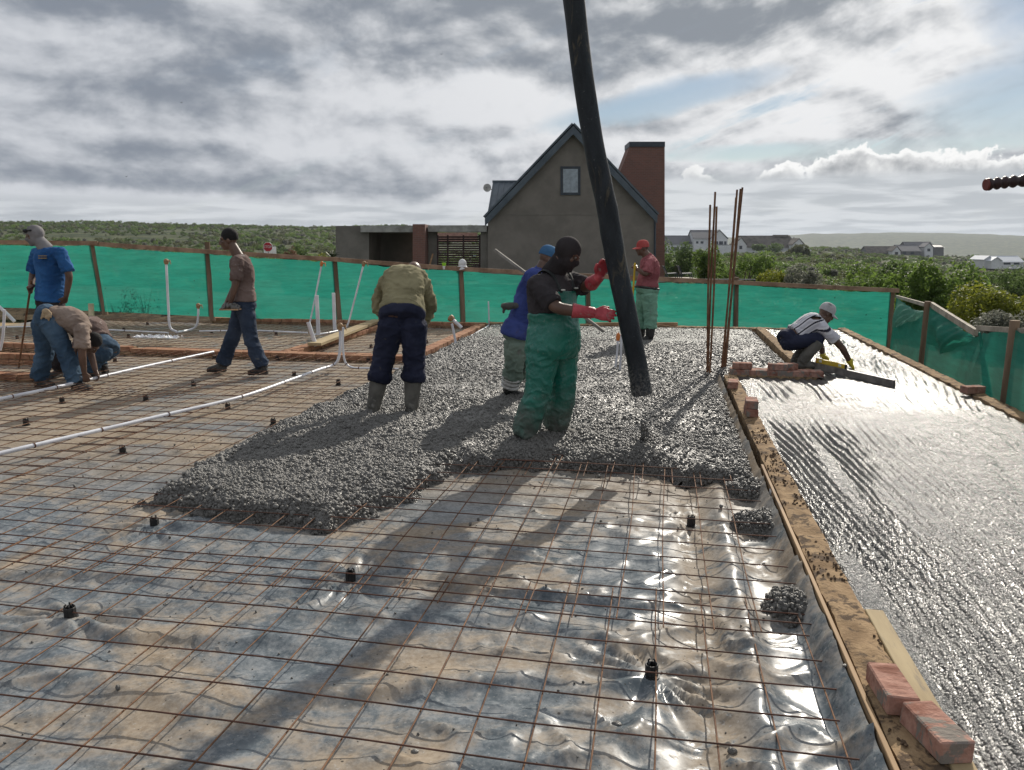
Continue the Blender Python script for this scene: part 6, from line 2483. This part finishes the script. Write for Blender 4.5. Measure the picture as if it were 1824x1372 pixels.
        return skin_mesh(name, mb, m, s.root, 0.008, 2, 0.003, [s.J['neck']], 7, drop=drop)

    def glove(s, sd, m, cuff=1.45, curl=40, n=None, fat=1.22, size=1.06, thumb=1):
        mb = MB()
        s.hand(mb, sd, n=n, curl=curl, fat=fat, size=size, thumb=thumb)
        s.arm(mb, sd, cuff, 2.0, (lambda q: 0.010 + 0.012 * max(0, 1.75 - q)))
        mb.ell(s.J['w' + sd], (0.036, 0.036, 0.036))
        return skin_mesh('glove', mb, m, s.root, 0.0055, 1, 0.0025, [s.J['w' + sd]], 5)


# --- the man in green overalls guiding the hose
p = Figure('man in green bib overalls, dark balaclava and red gloves holding the pump hose', 6.25, dict(
    head=(1011, 453, -0.06), neck=(985, 488, 0.02), chest=(983, 535, 0.02), pelvis=(984, 622, 0.0),
    sR=(957, 508, -0.12), sL=(1014, 500, 0.19), eR=(991, 550, -0.30), eL=(1046, 512, 0.03), wR=(1058, 558, -0.31), wL=(1067, 494, -0.17), hR=(1096, 562, -0.36), hL=(1079, 462, -0.20),
    pR=(966, 638, -0.08), pL=(1000, 636, 0.10), kR=(958, 702, -0.12), kL=(1004, 698, 0.08), aR=(932, 770, -0.08), aL=(990, 760, 0.14), tR=(962, 786, -0.16), tL=(1018, 770, 0.08)), 0.075, 1.16, 1.12)
p.set_head(RIGHT * 0.80 - BACK * 0.36 - UP * 0.42, (0.1, 0, 1), 1.04)
p.body(hands='', feet=True, face=True, ears=False)
p.balaclava(m_knit)
p.shirt(m_tee_grey, 0.25, 0.86, 0.022, 0.008, sl_ease=0.020, belly=0.03)
mb = MB()
p.torso(mb, -0.14, 0.50, 0.034, 0.05)
for sd in 'LR':
    p.leg(mb, sd, 0.0, 1.99, lambda q: 0.026 + 0.024 * max(0, q - 0.6))
    mb.ell(p.J['p' + sd], (0.136, 0.136, 0.136))
js = [p.J[q] for q in ('kR', 'kL', 'aR', 'aL', 'pR', 'pL')] + [p.J['aR'].lerp(p.J['kR'], 0.35), p.J['aL'].lerp(p.J['kL'], 0.35), p.at_spine(0.35)[0]]
ov = skin_mesh('overalls', mb, m_oilskin, p.root, 0.010, 5, 0.015, js, 31)
frd = p.front(p.at_spine(0.6)[1], p.sideS).normalized()
if frd.dot(RIGHT) < 0:
    frd = -frd
mb = MB()
p.torso(mb, 0.42, 0.80, 0.030, 0.04)
cb = p.at_spine(0.6)[0]
sdb = p.sideS
skin_mesh('bib', mb, m_oilskin, ov, 0.010, 2, 0.005, [p.J['chest']], 33, drop=lambda q: (q - cb).dot(frd) < 0.05 or abs((q - cb).dot(sdb)) > 0.135 - 0.12 * max(0, (q - cb).dot(UP)))
for sg in (-1, 1):
    c, d = p.at_spine(0.78)
    c2, d2 = p.at_spine(0.98)
    c3, d3 = p.at_spine(0.5)
    mb = MB()
    mb.tube(smooth_path([c + frd * 0.165 + sdb * 0.085 * sg, c2 + frd * 0.085 + sdb * 0.105 * sg + UP * 0.010, c2 - frd * 0.03 + sdb * 0.115 * sg + UP * 0.042, c - frd * 0.165 + sdb * 0.07 * sg, c3 - frd * 0.165 - sdb * 0.02 * sg], 5), 0.019, 8, flat=0.3, ref=frd + UP)
    mb.build('strap', m_strap, ov, smooth=60)
    mb = MB()
    mb.box(c + frd * 0.178 + sdb * 0.085 * sg + UP * 0.02, (0.035, 0.035, 0.012), rz=AZ, bev=0.003)
    mb.build('buckle', m_buckle, ov)
p.glove('R', m_glove_r, 1.42, 26, n=-BACK * 0.8 + UP * 0.35 - RIGHT * 0.1)
p.glove('L', m_glove_r, 1.35, 34, n=BACK * 0.9 - RIGHT * 0.25)
p.boots(m_boot, 1.7, ease=0.016)

# --- stooping man in the olive jersey
p = Figure('man in olive jersey and navy trousers stooping with his back to the camera', 7.25, dict(
    head=(738, 487, 0.60), neck=(729, 494, 0.44), chest=(720, 506, 0.24), pelvis=(716, 562, 0.0),
    sL=(687, 505, 0.34), sR=(754, 509, 0.34), eL=(676, 546, 0.46), eR=(764, 548, 0.46), wL=(704, 592, 0.56), wR=(738, 598, 0.56), hL=(714, 612, 0.60), hR=(726, 618, 0.60),
    pL=(697, 578, 0.0), pR=(737, 578, 0.0), kL=(683, 640, 0.02), kR=(738, 640, 0.0), aL=(665, 724, -0.02), aR=(733, 726, -0.02), tL=(657, 730, 0.20), tR=(735, 732, 0.20)), 0.07, 1.08, 1.05)
p.set_head(BACK * 0.55 - UP * 0.80 + RIGHT * 0.1, BACK * 0.8 + UP * 0.6, 0.98)
p.body(feet=False)
p.shirt(m_olive, 0.03, 1.85, 0.030, 0.014, 'jersey', sl_ease=0.026)
p.trousers(m_navy, 0.10, 1.46, 0.032, 0.018, 0.010, cuff=0.018)
p.boots(m_boot, 1.25)

# --- walking man
p = Figure('man in faded brown tee shirt and dark jeans walking left across the mesh', 9.95, dict(
    head=(407, 428, 0.0), neck=(424, 456, 0.0), chest=(432, 485, 0.0), pelvis=(434, 545, 0.0),
    sL=(424, 467, -0.18), sR=(432, 466, 0.17), eL=(419, 508, -0.24), eR=(420, 508, 0.22), wL=(411, 538, -0.22), wR=(404, 538, 0.12), hL=(404, 549, -0.20), hR=(396, 548, 0.06),
    pL=(438, 553, -0.09), pR=(430, 553, 0.09), kL=(447, 608, -0.12), kR=(413, 606, 0.12), aL=(469, 650, -0.10), aR=(395, 646, 0.12), tL=(447, 662, -0.12), tR=(366, 656, 0.12)), 0.02, 1.0, 1.0)
p.set_head(-RIGHT * 0.95 - BACK * 0.12 - UP * 0.12, (0, 0, 1), 1.08)
p.body(feet=False, curl=70)
p.hair(thick=0.009)
p.shirt(m_tee_brown, 0.10, 0.80, 0.020, 0.010, 'tee_shirt', sl_ease=0.022)
p.trousers(m_jean_d, 0.2, 1.90, 0.018, 0.022, 0.010)
p.boots(m_shoe, 3, 'shoe')
walker = p
c = p.J['wL'] + Vector((0, 0, -0.10)) - RIGHT * 0.0
mb = MB()
nb = A(411, 551, 9.72)
mb.box(nb, (0.24, 0.16, 0.018), rz=AZ, bev=0.003)
scp = thing('concrete_scoop', 'flat wooden board loaded with concrete carried by the walking man', 'scoop', nb - Vector((0, 0, 0.02)))
mb.build('board', m_wood, scp)
x, y = rnd_pts(150, -0.11, 0.11, -0.07, 0.07)
hh = np.sqrt(np.clip(1 - (x / 0.12) ** 2 - (y / 0.08) ** 2, 0, 1)) * 0.06
pp = np.array([tuple(CV(a, b)) for a, b in zip(x, y)]) + np.array(nb)
pp[:, 2] += 0.012 + hh * rng.uniform(0.3, 1, 150)
scatter('concrete_load', pp, rng.uniform(0.013, 0.024, 150), GT_STONE, parent=scp)

# --- man in the blue coat behind the overalls
p = Figure('man in long blue work coat and blue cap, half hidden behind the overalls', 8.0, dict(
    head=(976, 462, 0.06), neck=(964, 484, 0.05), chest=(948, 525, 0.03), pelvis=(926, 598, 0.0),
    sR=(948, 494, -0.16), sL=(958, 492, 0.22), eR=(962, 545, -0.22), eL=(985, 540, 0.28), wR=(992, 548, 0.0), wL=(1010, 548, 0.20), hR=(1008, 545, 0.10), hL=(1024, 552, 0.16),
    pR=(920, 610, -0.09), pL=(936, 610, 0.09), kR=(916, 655, -0.08), kL=(944, 658, 0.14), aR=(906, 698, -0.02), aL=(955, 700, 0.10), tR=(918, 712, -0.04), tL=(975, 708, 0.08)), 0.075, 1.06, 1.04)
p.set_head(RIGHT * 0.80 + BACK * 0.35 - UP * 0.35, (0, 0, 1), 1.0)
p.body(feet=False, curl=60)
p.cap(m_bluecap)
p.shirt(m_coat, -0.06, 1.9, 0.030, 0.012, 'work_coat', collar=True, hem=0.018, sl_ease=0.024)
p.trousers(m_khaki, 0.15, 1.50, 0.030, 0.01, 0.012)
p.boots(m_bootk, 1.55)
for sd in 'LR':
    mb = MB()
    p.leg(mb, sd, 1.38, 1.80, lambda q: 0.040 + 0.012 * math.sin(q * 40))
    skin_mesh('plastic_wrap', mb, m_wrap, p.root, 0.010, 1, 0.010, [p.J['k' + sd].lerp(p.J['a' + sd], 0.6)], 12)
mb = MB()
mb.tube([A(926, 544, 7.9), A(912, 545, 7.86), A(905, 546, 7.84), A(897, 545, 7.83)], [0.03, 0.035, 0.042, 0.03], 9, 'round')
mb.tube([A(899, 546, 7.83), A(897, 556, 7.83)], [0.02, 0.014], 7, 'round')
skin_mesh('cement_caked_glove', mb, m_boot, p.root, 0.008, 1, 0.004, [A(905, 546, 7.84)], 2)
mb = MB()
a, b = A(881, 445, 8.35), A(1076, 591, 7.95)
d = (b - a).normalized()
mb.box((a + b) / 2, (0.045, (b - a).length, 0.028), M=d.to_track_quat('Y', 'Z').to_matrix(), bev=0.003)
tag(mb.build('screed_lath', mat('cement grey lath', (0.22, 0.205, 0.185), 0.9, (0.32, 0.30, 0.27), 8, bump=0.5), loc=(a + b) / 2), 'long grey lath slanting across the man in the blue coat', 'lath')

# --- man in the red cap
p = Figure('man in faded red shirt, red cap and pale green trousers standing behind the hose', 12.85, dict(
    head=(1144, 443, 0.0), neck=(1153, 458, 0.0), chest=(1158, 480, 0.0), pelvis=(1153, 516, 0.0),
    sL=(1160, 468, -0.19), sR=(1156, 467, 0.19), eL=(1151, 489, -0.24), eR=(1146, 489, 0.26), wL=(1135, 480, -0.20), wR=(1134, 509, 0.14), hL=(1129, 474, -0.16), hR=(1128, 512, 0.10),
    pL=(1156, 524, -0.10), pR=(1148, 524, 0.10), kL=(1159, 559, -0.10), kR=(1143, 560, 0.11), aL=(1158, 598, -0.10), aR=(1141, 598, 0.12), tL=(1145, 603, -0.12), tR=(1126, 603, 0.12)), 0.075, 1.12, 1.08)
p.set_head(-RIGHT * 0.95 - BACK * 0.15 - UP * 0.05, (0, 0, 1), 1.0)
p.body(feet=False, curl=75)
p.cap(m_redcap)
p.shirt(m_redshirt, 0.10, 0.82, 0.020, 0.010, collar=True, sl_ease=0.026, belly=0.03)
p.trousers(m_mint, 0.16, 1.62, 0.034, 0.018, 0.012)
p.boots(m_bootk, 1.4)
mb = MB()
p.torso(mb, 0.035, 0.09, 0.040, 0.02)
skin_mesh('belt', mb, m_belt, p.root, 0.009, 1)
mb = MB()
a, b = A(1131, 470, 12.62), A(1124, 575, 12.75)
mb.tube([a, b], 0.017, 9, 'round')
sp_ = thing('shovel', 'yellow handled shovel held upright by the man in the red cap', 'shovel', A(1122, 606, 12.75))
mb.build('handle', mat('yellow handle', (0.55, 0.36, 0.02), 0.5), sp_, smooth=60)
mb = MB()
c, d = A(1124, 575, 12.75), A(1121, 606, 12.75)
mb.prism([c - RIGHT * 0.05, c + RIGHT * 0.05, c + RIGHT * 0.11 - UP * 0.06, d + RIGHT * 0.10, d - UP * 0.03, d - RIGHT * 0.10, c - RIGHT * 0.11 - UP * 0.06], BACK * 0.015)
mb.build('blade', m_post, sp_)

# --- squatting man levelling the slab
SQ = 9.85
p = Figure('man in striped shirt, grey cap and yellow gloves squatting over a spirit level', SQ, dict(
    head=(1472, 559, 0.02), neck=(1461, 572, 0.02), chest=(1443, 578, 0.02), pelvis=(1402, 606, 0.0),
    sR=(1467, 586, -0.17), sL=(1463, 582, 0.19), eR=(1499, 618, -0.22), eL=(1461, 612, 0.30), wR=(1514, 645, -0.16), wL=(1466, 634, 0.26), hR=(1521, 657, -0.14), hL=(1474, 643, 0.20),
    pR=(1404, 611, -0.10), pL=(1404, 609, 0.10), kR=(1461, 603, -0.17), kL=(1456, 602, 0.17), aR=(1427, 648, -0.16), aL=(1417, 640, 0.14), tR=(1456, 656, -0.18), tL=(1444, 649, 0.12)), 0.125, 1.0, 1.0)
p.set_head(RIGHT * 0.86 - UP * 0.42 + BACK * 0.05, (0, 0, 1), 1.0)
p.body(hands='', feet=False)
p.cap(m_greycap)


def turn_of(v):
    sp_a = np.array([tuple(q) for q in p.spine])
    d = np.linalg.norm(v[:, None] - sp_a[None], axis=2)
    i = d.argmin(1)
    sd_, fr__ = np.array(p.sideS), np.array(p.front(p.at_spine(0.5)[1], p.sideS))
    q = v - sp_a[i]
    return np.arctan2(q @ fr__, q @ sd_) / (2 * math.pi) + 0.5


hole = A(1450, 566, SQ - 0.05)
p.shirt(m_stripe, 0.22, 0.66, 0.020, 0.008, 'striped_shirt', attr=turn_of, sl_ease=0.028, drop=lambda q: ((q - hole).dot(RIGHT) / 0.085) ** 2 + ((q - hole).z / 0.035) ** 2 + ((q - hole).dot(BACK) / 0.13) ** 2 < 1)
p.trousers(m_navy, 0.17, 1.18, 0.014, 0.0, 0.006)
p.boots(m_boot, 1.12)
p.glove('R', m_glove_y, 1.86, 60, fat=1.15)
p.glove('L', m_glove_y, 1.86, 60, fat=1.15)
m_alu = mat('grey aluminium', (0.14, 0.125, 0.11), 0.5, (0.22, 0.20, 0.18), 9, dirt=(0.10, 0.095, 0.09))
a, b = G(1436, 650, 0.16), G(1593, 686, 0.15)
d = (b - a).normalized()
mb = MB()
mb.box((a + b) / 2 + UP * 0.012, (0.04, (b - a).length, 0.085), M=d.to_track_quat('Y', 'Z').to_matrix(), bev=0.004)
tag(mb.build('straightedge', m_alu, loc=(a + b) / 2 - UP * 0.03), 'grey straightedge lying on the wet slab under the yellow spirit level', 'straightedge')
m_lvl = mat('yellow level', (0.62, 0.42, 0.03), 0.45, (0.70, 0.50, 0.05), 8, dirt=(0.35, 0.27, 0.12), dscale=16)
m_vial = mat('vial', (0.5, 0.62, 0.35), 0.2)
e0, e1 = a.lerp(b, 0.14) + UP * 0.085 + BACK * 0.02, a.lerp(b, 0.49) + UP * 0.085 + BACK * 0.02
d = (e1 - e0).normalized()
QM = d.to_track_quat('Y', 'Z').to_matrix()
lv = thing('spirit_level', 'yellow spirit level on top of the straightedge between the yellow gloves', 'level', (e0 + e1) / 2)
mb = MB()
mb.box((e0 + e1) / 2, (0.024, (e1 - e0).length, 0.055), M=QM, bev=0.003)
mb.build('level_body', m_lvl, lv)
for f_ in (0.15, 0.82):
    mb = MB()
    mb.box(e0.lerp(e1, f_) + UP * 0.002, (0.028, 0.05, 0.034), M=QM, bev=0.003)
    v_ = mb.build('vial_housing', m_paper, lv)
    mb = MB()
    mb.tube([e0.lerp(e1, f_) - UP * 0.012, e0.lerp(e1, f_) + UP * 0.016], 0.0155, 8)
    mb.build('vial', m_vial, v_)
for e_ in (e0, e1):
    mb = MB()
    mb.box(e_, (0.027, 0.02, 0.058), M=QM, bev=0.002)
    mb.build('end_cap', m_tapeo if e_ is e0 else m_black, lv)

# --- standing man at the far left
p = Figure('man in royal blue tee shirt and grey balaclava holding a rod', 9.9, dict(
    head=(62, 420, -0.04), neck=(82, 443, 0.0), chest=(89, 474, 0.0), pelvis=(90, 541, 0.0),
    sL=(109, 452, -0.12), sR=(66, 453, 0.12), eL=(124, 492, -0.14), eR=(58, 492, 0.14), wL=(118, 528, -0.10), wR=(54, 520, -0.02), hL=(113, 541, -0.08), hR=(52, 510, -0.06),
    pL=(102, 552, -0.08), pR=(80, 552, 0.08), kL=(104, 602, -0.10), kR=(78, 602, 0.06), aL=(103, 650, -0.06), aR=(74, 648, 0.10), tL=(90, 656, -0.2), tR=(58, 654, -0.02)), -0.02, 1.0, 1.0)
p.set_head(-RIGHT * 0.82 - BACK * 0.50 - UP * 0.18, (0, 0, 1), 1.0)
p.body(curl=65, feet=False, ears=False)
p.balaclava(m_gknit, long=True)
mb = MB()
mb.ell(p.hp_(-0.035, 0.085, 0.075), (0.028, 0.028, 0.026), seg=10, rows=7)
mb.ell(p.hp_(0.035, 0.085, 0.075), (0.028, 0.028, 0.026), seg=10, rows=7)
mb.tube([p.hp_(-0.08, 0.02, 0.07), p.hp_(-0.035, 0.09, 0.075), p.hp_(0.035, 0.09, 0.075), p.hp_(0.08, 0.02, 0.07)], 0.012, 7)
mb.build('dark_goggles', m_belt, p.root, smooth=50)
p.shirt(m_tee_blue, 0.05, 0.80, 0.028, 0.011, 'tee_shirt', sl_ease=0.026)
c, d = p.at_spine(0.80)
fd = p.front(d, p.sideS).normalized()
if fd.dot(BACK) > 0:
    fd = -fd
mb = MB()
for r_ in range(2):
    for k in range(6):
        q = A(70 + k * 2.4, 456 + r_ * 4.0, 9.70)
        mb.box(q, (0.011, 0.05, 0.010 if k % 2 else 0.015), rz=AZ + 0.3)
mb.build('chest_print', m_plank, p.root)
p.trousers(m_knit, 0.2, 1.9, 0.016, 0.01, 0.008)
p.boots(m_shoe, 3, 'shoe')
a, b = A(56, 500, 9.82), G(33, 657, -0.02)
mb = MB()
mb.tube([a, b], [0.014, 0.012], 8)
tag(mb.build('rod', m_bar, loc=b, smooth=60), 'long thin rusty rod held by the man in the royal blue tee shirt', 'rod')

# --- bent man in jeans
p = Figure('man in blue jeans and sun-bleached brown tee bent double at the far left', 9.05, dict(
    head=(163, 612, 0.10), neck=(152, 592, 0.06), chest=(128, 570, 0.02), pelvis=(84, 565, 0.0),
    sR=(146, 588, -0.17), sL=(146, 584, 0.19), eR=(146, 630, -0.20), eL=(160, 624, 0.24), wR=(150, 664, -0.16), wL=(170, 660, 0.2), hR=(156, 682, -0.14), hL=(176, 675, 0.18),
    pR=(88, 572, -0.10), pL=(76, 572, 0.10), kR=(116, 626, -0.14), kL=(80, 628, 0.10), aR=(136, 680, -0.14), aL=(70, 678, 0.10), tR=(162, 690, -0.18), tL=(96, 688, 0.05)), -0.01, 1.0, 1.02)
p.set_head(RIGHT * 0.45 - UP * 0.85, RIGHT * 0.8 + UP * 0.3, 1.0)
p.body(feet=False, curl=50)
p.hair(thick=0.012)
p.shirt(m_tee_tan, 0.20, 0.75, 0.022, 0.011, 'tee_shirt', sl_ease=0.030)
p.trousers(m_jean, 0.24, 1.95, 0.026, 0.016, 0.011)
p.boots(m_shoe, 3, 'shoe')
mb = MB()
c = A(82, 558, 8.86)
for k in range(5):
    mb.tube([c + RIGHT * (0.02 * k - 0.03), c + RIGHT * (0.028 * k - 0.05) - UP * random.uniform(.04, .08) - BACK * 0.02], [0.018, 0.012], 6, 'round')
mb.ell(c + UP * 0.02, (0.05, 0.03, 0.035), seg=10, rows=7)
skin_mesh('pocket_glove', mb, m_glove_t, p.root, 0.008, 1)

# --- crouching man behind him
p = Figure('man in blue jeans crouching behind the bent man, facing away', 9.75, dict(
    head=(140, 596, 0.25), neck=(150, 588, 0.18), chest=(164, 586, 0.12), pelvis=(187, 622, 0.0),
    sL=(148, 592, -0.10), sR=(164, 584, 0.28), eL=(138, 626, -0.06), eR=(150, 622, 0.4), wL=(128, 648, 0.02), wR=(132, 640, 0.4), hL=(122, 656, 0.06), hR=(124, 648, 0.4),
    pL=(184, 628, -0.09), pR=(190, 626, 0.11), kL=(150, 630, -0.14), kR=(160, 624, 0.30), aL=(170, 656, -0.06), aR=(184, 652, 0.2), tL=(148, 662, -0.04), tR=(160, 658, 0.24)), 0.0, 1.06, 1.05)
p.set_head(-RIGHT * 0.6 + BACK * 0.3 - UP * 0.7, -RIGHT * 0.4 + UP * 0.8, 1.0)
p.body(feet=False, curl=50)
p.hair(thick=0.012)
p.shirt(m_tee_brown, 0.25, 0.75, 0.022, 0.010, 'tee_shirt')
p.trousers(m_jean, 0.34, 1.9, 0.030, 0.006, 0.010)
p.boots(m_shoe, 3, 'shoe')
